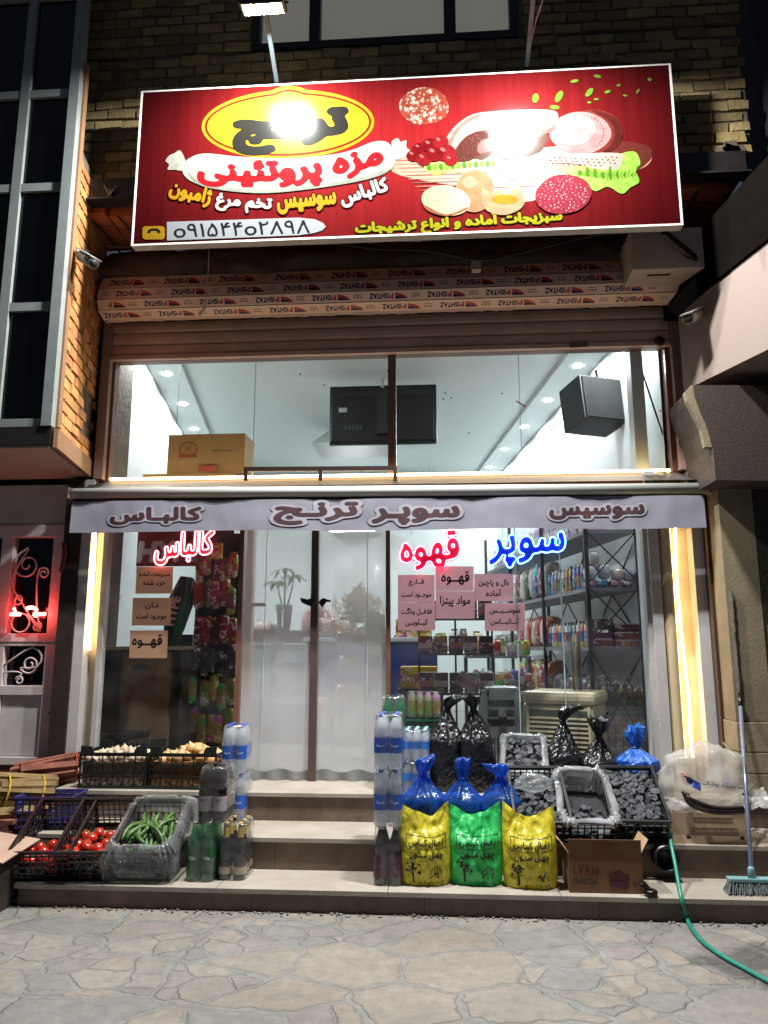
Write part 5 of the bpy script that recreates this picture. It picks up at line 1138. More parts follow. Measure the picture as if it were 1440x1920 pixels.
def make_pack(kind, nx, ny, lab, loc, rz=0.0, cat='bottle pack'):
    key = (kind, nx, ny)
    if key in PACKS: return dup(PACKS[key], loc, (0, 0, rz), lab)
    t = thing('bottle_pack', lab, cat, loc, rz, 'shrink wrapped packs of bottles on the steps'); PACKS[key] = t
    d = (.064 if kind == 'small' else .0885)
    for i in range(nx):
        for j in range(ny): make_bottle(kind, t, (i - (nx - 1) / 2) * d, (j - (ny - 1) / 2) * d, j == 0)
    H = KINDS_[kind]['capz'] + .004; r = d * .50; hx_, hy = (nx - 1) / 2 * d + r, (ny - 1) / 2 * d + r
    w = MB()
    def wf(u, v):
        a = u * 2 * math.pi; ca, sa = math.cos(a), math.sin(a); e = .42
        x = hx_ * math.copysign(abs(ca) ** e, ca); y = hy * math.copysign(abs(sa) ** e, sa)
        z = lerp(0.0, H, min(v / .86, 1)); k = 1 - (.10 if v > .7 else 0) * min(1, (v - .7) / .2) - (max(0, (v - .86) / .14)) * .5
        q = 1 + .02 * nz(a * 2.2, z * 9, nx + ny)
        q += .035 * nz(x * 22, y * 22, z * 12)
        return Vector((x * k * q, y * k * q, z + .006 * nz(x * 30, y * 30, z * 14)))
    w.grid(48, 16, wf); w.build('shrink_wrap', wrapm, t, True); return t
def on(px, py, z, dy=0.0): p = gz(px, py, z); return Vector((p.x, p.y + dy, z))
make_pack('green', 2, 3, 'shrink wrapped pack of green bottles standing beside the bagged cucumbers', on(371, 1655, Z1, .135))
make_pack('dark', 2, 3, 'pack of dark bottles with white labels on top of the green pack', on(371, 1655, Z1, .135) + Vector((.055, .01, .33)))
make_pack('malt', 2, 3, 'pack of dark bottles with gold foil necks beside the lowest step', on(431, 1652, Z1, .135))
make_pack('water', 2, 3, 'lower pack of blue labelled water bottles left of the door', on(433, 1545, Z2, .13))
make_pack('water', 2, 3, 'upper pack of blue labelled water bottles left of the door', on(433, 1545, Z2, .13) + Vector((-.01, 0, .326)), R(4))
p = on(727, 1662, Z1, .13)
make_pack('berry', 2, 3, 'pack of dark bottles with white caps at the foot of the right stack', p)
make_pack('water', 2, 3, 'water pack in the middle of the stack right of the door', p + Vector((0, 0, .326)))
make_pack('water', 2, 3, 'water pack on top of the stack right of the door', p + Vector((.004, 0, .652)), R(-2))
p = Vector((at(738, 1400, 5.6).x, 5.60, Z3))
make_pack('green', 2, 3, 'pack of green bottles hidden low behind the water stack right of the door', p)
make_pack('green', 2, 3, 'pack of green bottles rising behind the top of the water stack', p + Vector((0, 0, .328)), R(3))
p = Vector((at(781, 1400, 5.56).x, 5.58, Z3))
make_pack('small', 3, 4, 'lower pack of small water bottles beside the black sacks', p)
make_pack('small', 3, 4, 'upper pack of small water bottles beside the black sacks', p + Vector((.003, 0, .215)), R(-3))

# ---------------------------------------------------------------- tied sacks
def tied_bag(name, lab, loc, w, d, h, neck, m, seed, fill=None, flare=.5, lean=(0, 0), group=None, twist=0.0, cat='sack', top=1.0, fullness=.62, flop=(0, 0)):
    t = thing(name, lab, cat, loc, random.uniform(-.3, .3), group)
    zn = h * neck; mb = MB(); prof = []
    for i in range(34):
        s = i / 33; z = h * s
        if z < zn * fullness: r = .80 + .20 * min(1, (z / (zn * .25 + 1e-6))) ** .5 if z < zn * .25 else 1.0
        elif z < zn: q = (z - zn * fullness) / (zn * (1 - fullness)); r = lerp(1.0, .13, q ** .9)
        else: q = (z - zn) / (h - zn); r = .13 + flare * math.sin(min(1, q * 1.15) * 1.75) * .8
        prof.append((r, z))
    def fn(a, s, r, z):
        q = max(0, min(1, (z - zn * fullness * .8) / (zn * (1 - fullness * .8)))); ang = a + twist * s
        pl = q * .22 * math.sin(ang * 9 + seed * 3 + 1.5 * nz(ang, seed, 2)) + q * .10 * math.sin(ang * 17 + seed)
        if z > zn: pl = .34 * math.sin(ang * 5 + seed * 2) + .2 * nz(math.cos(a) * 2, math.sin(a) * 2, seed + s * 4)
        lump = .15 * nz(math.cos(a) * 1.6 + seed, math.sin(a) * 1.6, z * 7) + .07 * nz(math.cos(a) * 5, math.sin(a) * 5 + seed, z * 22)
        k = r * (1 + pl + lump * (1 - q * .5)); ca, sa = math.cos(a), math.sin(a); e = lerp(.72, 1, q)
        ox = lean[0] * (z / h) ** 2; oy = lean[1] * (z / h) ** 2; zz = z
        if z > zn: q2 = (z - zn) / (h - zn); zz = z + (h - zn) * (.35 * q2 * nz(math.cos(a) * 1.5, math.sin(a) * 1.5, seed * 2) - .35 * q2 ** 2 * (abs(flop[0]) + abs(flop[1])) / .08); ox += flop[0] * q2 ** 1.4; oy += flop[1] * q2 ** 1.4
        return (math.copysign(abs(ca) ** e, ca) * w / 2 * k + ox, math.copysign(abs(sa) ** e, sa) * d / 2 * k + oy, max(0.0, zz))
    mb.lathe(prof, 72, None, fn); b = mb.build('sack', m, t, True)
    kn = MB(); kn.tube([(w * .085 * math.cos(a) + lean[0] * neck ** 2, d * .085 * math.sin(a) + lean[1] * neck ** 2, zn + .002 * math.sin(a * 3)) for a in np.linspace(0, 2 * math.pi, 17)[:-1]], .007, 6, closed=True); kn.build('tie', m, t, True)
    if fill:
        fm = MB(); fm.lathe([(.0, .006), (.74, .006), (.86, .05), (.93, zn * .3), (.93, zn * .52), (.7, zn * .60), (0, zn * .63)], 28, None, lambda a, s, r, z: (math.cos(a) * w / 2 * r * (1 + .06 * nz(math.cos(a) * 3, z * 20, seed)), math.sin(a) * d / 2 * r, z + .02 * nz(a * 2, r * 3, seed) * (1 if z > .1 else 0))); fm.build('charcoal_fill', fill, t, True)
    return t
blk = bagmat('black_film', (.012, .012, .014), thin=.04, rough=.22, bump=.5, bscale=16)
coalm = mat('charcoal', '#1b1d20', .75, c2='#0d0e10', vscale=30, bump=.6, bscale=60, space='obj')
coalb = mat('charcoal_briquette', '#4d5055', .65, c2='#26282c', vscale=25, bump=.4, bscale=80, space='obj')
G = 'black sacks of charcoal tied at the neck'
def bag_at(px0, px1, y_top, Y, z, **k):
    a, b = at(px0, 1400, Y), at(px1, 1400, Y); tp = at((px0 + px1) / 2, y_top, Y); return dict(loc=Vector(((a.x + b.x) / 2, Y, z)), w=(b.x - a.x), h=tp.z - z, **k)
tied_bag('sack', 'tall black sack with a twisted neck, left of a twin by the window', m=blk, d=.22, neck=.82, flop=(.05, -.02), seed=1, group=G, flare=.36, lean=(.03, 0), **bag_at(804, 866, 1297, 5.60, Z3))
tied_bag('sack', 'tall black sack with a twisted neck, between its twin and the lined charcoal crate', m=blk, d=.22, neck=.83, flop=(-.02, -.04), seed=5, group=G, flare=.34, lean=(-.03, 0), **bag_at(862, 927, 1297, 5.58, Z3))
tied_bag('sack', 'black sack with a loose crumpled top in front of the air cooler', m=blk, d=.24, neck=.72, flop=(.07, -.03), seed=9, group=G, flare=.42, lean=(.03, 0), fullness=.5, **bag_at(1020, 1086, 1303, 5.62, Z3))
tied_bag('sack', 'shorter black sack flopping open beside the blue bundle by the column', m=blk, d=.24, neck=.64, flop=(-.05, -.05), seed=12, group=G, flare=.55, lean=(.05, -.02), fullness=.55, **bag_at(1084, 1152, 1322, 5.60, Z3))
blu = clear('blue_film', (.16, .36, .85), haze=.34, hn=.15, hc=(.03, .18, .72), rough=.24, refl=.7, bump=.8, bscale=14, ior=1.45, space='obj')
G = 'translucent blue bags of charcoal tied at the neck'
tied_bag('blue_bag', 'tied blue bag of charcoal nearest the water stack, neck held straight up', m=blu, d=.22, neck=.72, seed=2, fill=coalm, group=G, flare=.30, flop=(.03, -.02), cat='bag', **bag_at(752, 833, 1412, 5.13, Z2))
tied_bag('blue_bag', 'tied blue bag of charcoal behind the green sack', m=blu, d=.22, neck=.74, seed=6, fill=coalm, group=G, flare=.2, lean=(.01, .0), cat='bag', **bag_at(826, 904, 1424, 5.14, Z2))
tied_bag('blue_bag', 'tied blue bag of charcoal with a frilled knot beside the charcoal crates', m=blu, d=.22, neck=.76, seed=8, fill=coalm, group=G, flare=.40, flop=(-.03, -.03), cat='bag', **bag_at(898, 976, 1424, 5.12, Z2))
tied_bag('blue_bag', 'small round blue bundle behind the crates by the cream column', m=bagmat('blue_bundle', '#1f5fb8', thin=.2, rough=.3, bump=.5), d=.22, neck=.60, seed=11, group=None, flare=.3, cat='bag', **bag_at(1153, 1232, 1364, 5.56, Z3 + .10))
b_ = MB().box((-.20, -.15, 0), (.20, .15, .098), Matrix.Translation((at(1192, 1400, 5.6).x, 5.60, Z3)), bev=.004).build('block', concrete); recenter(b_, (at(1192, 1400, 5.6).x, 5.6, Z3)); tag(b_, 'low grey block under the small blue bundle', 'block')

# ---------------------------------------------------------------- printed pillow sacks
def pillow(lab, px0, px1, Y, cfront, seed, dips, rz=0.0):
    a, b = at(px0, 1640, Y), at(px1, 1640, Y); W, Hh = (b.x - a.x), .405; D = .20
    t = thing('charcoal_sack', lab, 'sack', ((a.x + b.x) / 2, Y, Z1), rz, 'printed sacks of barbecue charcoal')
    ear = lambda u: dips[0] * max(0, abs(u) - .35) ** 1.2 * 1.6 * (1 if u < 0 else dips[1]) - dips[2] * math.exp(-((u - dips[3]) / .35) ** 2)
    def yf(u, v):      # half thickness at u in -1..1, v in 0..1
        th = max(0, 1 - abs(u) ** 3.2) ** .6 * (max(0.0, math.sin(min(1, v * 1.15 + .12) * math.pi * .62 + .25)) ** .5) * (1 - .88 * max(0, (v - .62) / .38) ** .8)
        return D / 2 * th
    def wrk(u, v): return .016 * nz(u * 3 + seed, v * 4, seed) + .010 * nz(u * 8, v * 9 + seed, 3) + .030 * (.35 - min(.35, abs(nz(u * 2.6 + v * 2.2 + seed, v * 3.4 - u * 1.8, seed)))) + .012 * (.3 - min(.3, abs(nz(u * 6 - v * 5, v * 6 + u * 4, seed + 3)))) + .005 * math.sin(u * 14 + v * 5 + seed) * max(0, v - .45)
    def side(sg):
        def f(s, v):
            u = s * 2 - 1; wx = W / 2 * u * (1 - .07 * abs(v - .35) ** 1.5 * 2 - .05 * (1 - v) ** 6 + .03 * nz(v * 4, seed, sg))
            z = Hh * v + ear(u) * v ** 3 * Hh
            return Vector((wx, sg * (yf(u, v) + .002) + (wrk(u, v) if sg < 0 else -wrk(u, v)) * (1 - abs(u) ** 6) + .02 * max(0, v - .6) * math.sin(u * 3 + seed), z))
        return f
    F_ = side(-1); mb = MB(); mb.grid(40, 36, F_); mb.grid(40, 36, lambda s, v: side(1)(1 - s, v)); mb.build('film', cfront, t, True)
    inside = MB(); inside.grid(12, 8, lambda s, v: Vector((W * .42 * (s * 2 - 1), 0, .01 + Hh * .66 * v)), False)
    def put(mb, lp, cx, cz, w_, h_, key=None):
        e0, e1 = ext(lp); vs, fs = filled(lp, key)
        if len(vs) > 60: vs, fs = cut(vs, fs, .45)
        mb.add([F_(cx + ((u - e0[0]) / (e1[0] - e0[0]) - .5) * w_, cz + ((v - e0[1]) / (e1[1] - e0[1]) - .5) * h_) + Vector((0, -.0022, 0)) for u, v in vs], fs)
    mb = MB()
    put(mb, outline('زغـال کبـابـی', .025, 36), .53, .60, .66, .125, 'b1'); put(mb, outline('چهـل ستـون', .03, 36), .53, .435, .62, .135, 'b2')
    for x0, z0, x1, z1 in ((.15, .685, .91, .692), (.15, .515, .91, .522)): mb.grid(24, 1, lambda s, v, x0=x0, x1=x1, z0=z0, z1=z1: F_(lerp(x0, x1, s), lerp(z0, z1, v)) + Vector((0, -.0022, 0)))
    for x0 in (.15, .90): mb.grid(1, 14, lambda s, v, x0=x0: F_(x0 + .010 * s, lerp(.515, .69, v)) + Vector((0, -.0022, 0)))
    random.seed(seed)
    def stroke(pts, w_):
        pts = [np.array(p) for p in pts]
        for p0, p1 in zip(pts, pts[1:]):
            d = p1 - p0; n = np.array([-d[1], d[0]]) / (np.hypot(*d) + 1e-9) * w_
            mb.add([F_(*(p0 - n)) + Vector((0, -.0022, 0)), F_(*(p1 - n)) + Vector((0, -.0022, 0)), F_(*(p1 + n)) + Vector((0, -.0022, 0)), F_(*(p0 + n)) + Vector((0, -.0022, 0))], [(0, 1, 2, 3)])
    for k in range(26):
        x, z = .28 + random.gauss(0, .065), .27 + random.gauss(0, .04); put(mb, [ell(0, 0, 1, 1, 7, 0, .3, k)], x, z, random.uniform(.02, .05), random.uniform(.02, .04))
    for q in (-.012, .0, .014): stroke([(.28 + q, .05), (.285 + q * .6, .14), (.28 + q * 2.2, .25)], .008)
    for k in range(7): stroke([(.72 + random.uniform(-.13, .13), .10 + random.uniform(0, .03)), (.72 + random.uniform(-.08, .08), .19)], .006)
    for k in range(4): stroke([(.60 + k * .08, .17), (.64 + k * .05, .23), (.66 + k * .04, .30 - abs(k - 1.5) * .03)], .006)
    put(mb, outline('کارخانه بسته بندی زغال ممتاز', .012, 24), .62, .055, .5, .032, 'b3')
    mb.build('print', inkb, t, True); random.seed(seed + 50); return t
G_y, G_g = bagmat('yellow_film', '#d8cb3c', thin=.30, rough=.36, bump=.5, bscale=8), bagmat('green_film', '#3cc86c', thin=.30, rough=.36, bump=.5, bscale=8)
pillow('yellow printed charcoal sack standing beside the bottle stack', 746, 846, 4.77, G_y, 3, (.12, 1.3, .07, .25), R(2))
pillow('green printed charcoal sack between two yellow ones', 842, 944, 4.79, G_g, 4, (.10, 1.6, .05, -.2), R(-2))
pillow('yellow printed charcoal sack beside the torn open cardboard box', 942, 1046, 4.75, G_y, 7, (.18, .7, .05, .0), R(-4))

# ---------------------------------------------------------------- plastic crates
def crate_mesh(w, d, h, nx=7, ny=10, nzb=3, bar=.010, flare=.0, solid_front=0.0):
    mb = MB(); hw, hd = w / 2, d / 2; t = .008
    mb.box((-hw, -hd, 0), (hw, hd, .008))
    for z in (.0, h - .022): 
        zz = .022
        mb.box((-hw, -hd - t, z), (hw, -hd, z + zz)); mb.box((-hw, hd, z), (hw, hd + t, z + zz)); mb.box((-hw - t, -hd - t, z), (-hw, hd + t, z + zz)); mb.box((hw, -hd - t, z), (hw + t, hd + t, z + zz))
    mb.box((-hw - .016, -hd - .016, h - .008), (hw + .016, -hd - t - .0005, h + .004)); mb.box((-hw - .016, hd + t + .0005, h - .008), (hw + .016, hd + .016, h + .004)); mb.box((-hw - .016, -hd - t, h - .008), (-hw - t - .0005, hd + t, h + .004)); mb.box((hw + t + .0005, -hd - t, h - .008), (hw + .016, hd + t, h + .004))
    for i in range(nx + 1):
        x = lerp(-hw, hw - bar, i / nx)
        for y0, y1 in ((-hd - t + .001, -hd - .001), (hd + .001, hd + t - .001)): mb.box((x, y0, .022), (x + bar, y1, h - .022))
    for j in range(ny + 1):
        y = lerp(-hd, hd - bar, j / ny)
        for x0, x1 in ((-hw - t + .001, -hw - .001), (hw + .001, hw + t - .001)): mb.box((x0, y, .022), (x1, y + bar, h - .022))
    for k in range(1, nzb):
        z = h * k / nzb
        mb.box((-hw, -hd - t - .0015, z), (hw, -hd + .0005, z + bar)); mb.box((-hw, hd - .0005, z), (hw, hd + t + .0015, z + bar)); mb.box((-hw - t - .0015, -hd, z), (-hw + .0005, hd, z + bar)); mb.box((hw - .0005, -hd, z), (hw + t + .0015, hd, z + bar))
    return mb
crm = mat('crate_plastic', '#0d0e10', .4, var=.25, bump=.1); crg = mat('crate_green', '#141b1a', .4, var=.2)
CR = {}
def crate(lab, loc, rz, tilt, dims, m=crm, key=None, group='black plastic crates of goods on the steps', handles=False):
    w, d, h = dims[:3]
    t = thing('plastic_crate', lab, 'crate', loc, 0, group); t.rotation_mode = 'XYZ'; t.rotation_euler = (tilt, 0, rz)
    mb = crate_mesh(w, d, h, *dims[3:])
    if handles:
        for y in (-d / 2 - .004, d / 2 + .004): 
            for sx in (-1, 1): mb.prism([(sx * w / 2, h), (sx * w * .30, h), (sx * w * .34, h + .045), (sx * w / 2, h + .05)], -.004, .004, Matrix.Translation((0, y, 0)) @ Matrix(((1, 0, 0, 0), (0, 0, 1, 0), (0, 1, 0, 0), (0, 0, 0, 1))))
    mb.build('basket', m, t, True)
    return t
def W(t): return t.matrix_basis.copy()
def setm(o, M): o.rotation_mode = 'XYZ'; o.matrix_basis = M
def heap(protos, n, M, dims, z0, fn, lab, group, seed, r, s=(.9, 1.1), cat=None):
    """scatters copies of small things over the heaped surface z = fn(u, v) of a crate"""
    random.seed(seed); out = []; pts = []
    tries = 0
    while len(out) < n and tries < n * 60:
        tries += 1; u, v = random.uniform(-1, 1), random.uniform(-1, 1); z = fn(u, v)
        if z is None: continue
        p = Vector((u * (dims[0] / 2 - r), v * (dims[1] / 2 - r), z + random.uniform(-.4, .1) * r))
        if any((p - q).length < r * 1.55 for q in pts): continue
        pts.append(p); pr = protos[len(out) % len(protos)]
        if pr.get('_used') is None: o = pr; pr['_used'] = 1
        else: o = copy_tree(pr)
        k = random.uniform(*s); setm(o, M @ Matrix.Translation(p) @ Matrix.Rotation(random.uniform(0, 6.28), 4, 'Z') @ Matrix.Rotation(random.uniform(-1.2, 1.2), 4, 'X') @ Matrix.Diagonal((k, k, k, 1)))
        o['label'] = lab; o['group'] = group; out.append(o)
    return out
def clearflag(protos):
    for p in protos:
        if '_used' in p.keys(): del p['_used']
# onions and garlic on the top step
def bulb(name, m, r, cat):
    mb = MB(); mb.lathe([(.0, -.95 * r), (.45 * r, -.85 * r), (.9 * r, -.35 * r), (r, 0), (.88 * r, .42 * r), (.5 * r, .78 * r), (.2 * r, 1.0 * r), (.10 * r, 1.25 * r), (.0, 1.3 * r)], 14, None, lambda a, s, q, z: (q * math.cos(a) * (1 + .05 * math.sin(a * 5)), q * math.sin(a) * (1 + .05 * math.sin(a * 5)), z), cap=False)
    o = mb.build(name, m); o['category'] = cat; return o
onion = [bulb('onion', mat('onion_skin', '#b98a55', .4, c2='#c9a673', vscale=20, space='obj'), .036, 'onion'), bulb('onion', mat('onion_skin', '#b98a55'), .040, 'onion')]
garl = [bulb('garlic', mat('garlic_skin', '#c3b29c', .5, c2='#a5917a', vscale=25, space='obj'), .030, 'vegetable')]
xa, xb, xc = at(141, 1470, 5.45).x, at(274, 1470, 5.45).x, at(407, 1470, 5.45).x
dimo = (xb - xa - .035, .36, .245, 6, 5, 3, .008)
k1 = crate('dark green lattice crate of pale bulbs nearest the lattice door', ((xa + xb) / 2, 5.65, Z3 + .001), R(1), 0, dimo, crg, handles=True)
k2 = crate('dark green lattice crate of onions beside the bottle packs', ((xb + xc) / 2, 5.65, Z3 + .001), R(-1), 0, dimo, crg, handles=True)
heap(garl, 46, W(k1), dimo, 0, lambda u, v: .20 + .05 * (1 - u * u) * (1 - v * v), 'pale garlic bulb heaped in the crate nearest the lattice door', 'garlic bulbs in a crate', 21, .03)
heap(onion, 34, W(k2), dimo, 0, lambda u, v: .20 + .07 * math.exp(-((u - .1) ** 2 + v * v) * 2.5), 'golden onion heaped in the crate beside the bottle packs', 'onions in a crate', 22, .036)
for kk, col_ in ((k1, mat('garlic_mass', '#8d7a66', .8, c2='#4a3d30', vscale=40, bump=1.0, bscale=45)), (k2, mat('onion_mass', '#8a6238', .8, c2='#4a331c', vscale=40, bump=1.0, bscale=45))):
    mm_ = MB(); mm_.box((-dimo[0] / 2 + .012, -.165, .01), (dimo[0] / 2 - .012, .165, .185)); o = mm_.build('bulb_layer', col_); o.parent = kk; o['kind'] = 'stuff'; KIDS.setdefault(kk.name, []).append(o)
# tomato crates tilted towards the street
def tomato():
    mb = MB(); mb.ball((0, 0, 0), .036, (1, 1, .84), 16, None, lambda c: 1 + .03 * math.cos(5 * math.atan2(c.y, c.x)) * (1 - abs(c.z))); o = mb.build('tomato', mat('tomato_skin', '#a01410', .16, c2='#b8301a', vscale=12, space='obj', coat=.3)); o['category'] = 'tomato'
    s = MB(); s.tube([(0, 0, .027), (.002, 0, .037)], .003, 5)
    for k in range(5): a = k * 1.257; s.add([(0, 0, .030), (.014 * math.cos(a - .2), .014 * math.sin(a - .2), .030), (.022 * math.cos(a), .022 * math.sin(a), .028), (.014 * math.cos(a + .2), .014 * math.sin(a + .2), .030)], [(0, 1, 2, 3)])
    s.build('calyx', mat('calyx', '#3d5a1c', .6), o, True); return o
tom = [tomato()]
dimt = (.335, .50, .20, 9, 13, 5, .007)
def tilted(px, py, z, tilt, rz, dims):
    """crate whose front bottom edge rests at a pixel on height z"""
    p = gz(px, py, z); c = Matrix.Rotation(rz, 3, 'Z') @ Matrix.Rotation(tilt, 3, 'X') @ Vector((0, dims[1] / 2 + .01, 0)); return Vector((p.x, p.y, z + .001)) + c
t1 = crate('black lattice crate with few red tomatoes beside the firewood', tilted(77, 1652, Z1, R(24), R(7), dimt), R(7), R(24), dimt)
t2 = crate('black lattice crate of red tomatoes between the darker tomatoes and the cucumbers', tilted(160, 1652, Z1, R(24), R(6), dimt), R(6), R(24), dimt)
heap(tom, 13, W(t1), dimt, 0, lambda u, v: (.085 + .03 * (1 - abs(u))) if v < -.35 else None, 'red tomato in the crate beside the firewood', 'tomatoes in the left crate', 31, .036)
clearflag(tom); tom2 = [copy_tree(tom[0])]
heap(tom2, 24, W(t2), dimt, 0, lambda u, v: (.115 + .05 * (1 - abs(u)) - .04 * (v + .5)) if v < .05 else None, 'red tomato in the crate next to the cucumbers', 'tomatoes in the right crate', 33, .036)
# cucumbers in a film-lined crate
dimc = (.36, .52, .19, 9, 13, 4, .007)
t3 = crate('crate of green cucumbers wrapped in cloudy plastic film', tilted(262, 1652, Z1, R(22), R(3), dimc), R(3), R(22), dimc)
cloud = clear('cloudy_film', (.85, .87, .88), haze=.17, hn=.12, hc=(.75, .78, .80), rough=.16, refl=1.0, bump=.7, bscale=13, ior=1.4, space='obj')
def liner(t, w, d, h, m, out=.02, over=.02, drop=.9, seed=0, amp=.014, inner=.4):
    mb = MB()
    def f(u, v):
        a = u * 2 * math.pi; ca, sa = math.cos(a), math.sin(a); e = .25
        x, y = math.copysign(abs(ca) ** e, ca), math.copysign(abs(sa) ** e, sa)
        if v < .4: q = v / .4; k = -.012; z = lerp(h * (1 - inner), h + over, q)
        else: q = (v - .4) / .6; k = out * min(1, q * 4) + .012 * math.sin(q * 3); z = lerp(h + over, h * (1 - drop), q)
        n_ = amp * (nz(x * 3 + seed, y * 3, z * 9) + .6 * nz(x * 8, y * 8 + seed, z * 16)) + amp * .5 * math.sin(a * 23 + z * 12)
        z += amp * 1.3 * nz(x * 5, y * 5, seed + v * 3) * (1 if .3 < v else .5)
        return Vector((x * (w / 2 + k + n_), y * (d / 2 + k + n_), max(-.002, z)))
    mb.grid(110, 26, f); mb.build('film_liner', m, t, True)
liner(t3, dimc[0], dimc[1], dimc[2], cloud, .035, .045, 1.0, 3, .016)
def cucumber(i):
    L = .17 + .02 * i; pts = [(0, -L / 2 + L * s, .012 * math.sin(s * 3.14) * (i + 1)) for s in np.linspace(0, 1, 11)]; rr = [.003, .009, .0125, .014, .0145, .0145, .0145, .014, .0125, .009, .003]
    o = MB().tube(pts, rr, 10).build('cucumber', mat('cucumber_skin', '#1f3d17', .35, c2='#4d7030', vscale=14, space='obj', bump=.3, bscale=120)); o['category'] = 'cucumber'; return o
cu = [cucumber(0), cucumber(1), cucumber(2)]; random.seed(41); M = W(t3); n = 0
for layer in range(4):
    for k in range(20):
        i = (n) % 3; o = cu[i] if n < 3 else copy_tree(cu[i]); n += 1
        v = random.uniform(-.70, .42); u = random.uniform(-.8, .8)
        z = .075 + layer * .026 + .05 * (1 - u * u) - .03 * max(0, v)
        setm(o, M @ Matrix.Translation((u * .145, v * .22, z)) @ Matrix.Rotation(random.gauss(0, .30) + (.35 if random.random() < .2 else 0), 4, 'Z') @ Matrix.Rotation(random.uniform(-.25, .25), 4, 'X') @ Matrix.Rotation(random.uniform(0, 6), 4, 'Y'))
        tag(o, 'green cucumber in the film wrapped crate', 'cucumber', 'cucumbers in the wrapped crate')
# charcoal crates
def coal(i):
    mb = MB(); nn = (6, 7, 5, 8)[i]; r = (.022, .024, .021, .026)[i]; L = (.046, .040, .056, .036)[i]
    mb.lathe([(r * .3, -L / 2), (r * .93, -L / 2), (r, -L / 2 + .003), (r * .98, L / 2 - .004), (r * .88, L / 2), (r * .25, L / 2 + .001)], nn, None, lambda a, s, q, z: (q * math.cos(a) * (1 + .10 * math.sin(a * 2 + i)), q * math.sin(a), z + .004 * math.sin(a + i)))
    mb.smooth = [False] * len(mb.smooth); o = mb.build('charcoal', coalb); o['category'] = 'charcoal'; return o
dimk = (.325, .46, .20, 8, 11, 4, .008)
def kcr(px, py, Y, tilt, rz, lab):
    p = at(px, py, Y); return crate(lab, p + (Matrix.Rotation(rz, 3, 'Z') @ Matrix.Rotation(tilt, 3, 'X') @ Vector((0, dimk[1] / 2 + .01, -dimk[2]))), rz, tilt, dimk)
q1 = kcr(1020, 1541, 4.86, R(33), R(1), 'black crate of charcoal briquettes with a crumpled clear bag, nearest the blue bags')
q2 = kcr(1110, 1543, 4.86, R(32), R(0), 'black crate lined with white film, little charcoal inside, in the middle')
q3 = kcr(1203, 1539, 4.88, R(32), R(-2), 'black crate heaped with rounded charcoal, nearest the carton of plastic bags')
q4 = crate('small charcoal crate edged with white film in front of the air cooler', (at(981, 1420, 5.62).x, 5.60, Z3 + .14), R(-6), R(38), (.27, .34, .16, 7, 9, 4, .008))
for i, (qc_, n_, f_, lab, gr_) in enumerate(((q1, 62, lambda u, v: .14 if v < .25 else .10, 'grey charcoal briquette in the crate nearest the blue bags', 'briquettes in the left charcoal crate'), (q2, 26, lambda u, v: .10 - .05 * abs(u) if v < -.1 and abs(u) < .75 else None, 'charcoal lump in the white lined middle crate', 'charcoal in the lined crate'), (q3, 72, lambda u, v: .155 + .02 * (1 - v * v), 'charcoal lump in the crate beside the carton of plastic bags', 'charcoal in the right crate'))):
    pr = [coal(j) for j in range(3)]; heap(pr, n_, W(qc_), dimk, 0, f_, lab, gr_, 60 + i, .020, (.9, 1.25) if i != 2 else (1.05, 1.4))
    cf = MB(); cf.box((-dimk[0] / 2 + .01, -dimk[1] / 2 + .01, .012), (dimk[0] / 2 - .01, dimk[1] / 2 - .01, .085 if i != 1 else .04)); o = cf.build('charcoal_bed', coalm, qc_, True); o['kind'] = 'stuff'
pr = [coal(j) for j in range(4)]; heap(pr, 34, W(q4), (.27, .34), 0, lambda u, v: .125, 'charcoal lump in the small crate in front of the air cooler', 'charcoal in the small crate', 66, .021, (1.0, 1.5))
wfilm = clear('white_film', (.8, .82, .84), haze=.36, hn=.22, hc=(.8, .82, .84), rough=.2, refl=.8, bump=.7, bscale=15, ior=1.4, space='obj')
liner(q2, dimk[0] - .02, dimk[1] - .02, dimk[2], wfilm, .022, .012, .12, 5, .012, .85); liner(q4, .27, .34, .16, wfilm, .02, .012, .35, 9, .010, .3)
bb_ = MB().box((-.15, -.14, 0), (.15, .16, .138), Matrix.Translation((at(981, 1420, 5.6).x, 5.60, Z3)), bev=.004).build('block', concrete); recenter(bb_, (at(981, 1420, 5.6).x, 5.6, Z3)); tag(bb_, 'grey block propping up the small charcoal crate', 'block')
def crumple(name, c, sc, m, lab, cat, seed, n=28, amp=.35, M=None, grp=None):
    mb = MB(); mb.ball((0, 0, 0), 1.0, sc, n, None, lambda p: 1 + amp * nz(p.x * 1.4 + seed, p.y * 1.4, p.z * 1.4) + amp * .6 * nz(p.x * 3.5, p.y * 3.5 + seed, p.z * 3.5) + amp * .25 * nz(p.x * 8 + seed, p.y * 8, p.z * 8))
    o = mb.build(name, m); setm(o, (M if M is not None else Matrix()) @ Matrix.Translation(c)); return tag(o, lab, cat, grp)
crumple('clear_bag', (-.02, .10, .19), (.115, .055, .055), clear('clear_film', (.9, .92, .93), haze=.25, hn=.12, hc=(.7, .72, .74), rough=.2, refl=.7, bump=.8, bscale=22, ior=1.4, space='obj'), 'crumpled clear plastic bag lying on charcoal in the crate by the blue bags', 'plastic bag', 4, M=W(q1))

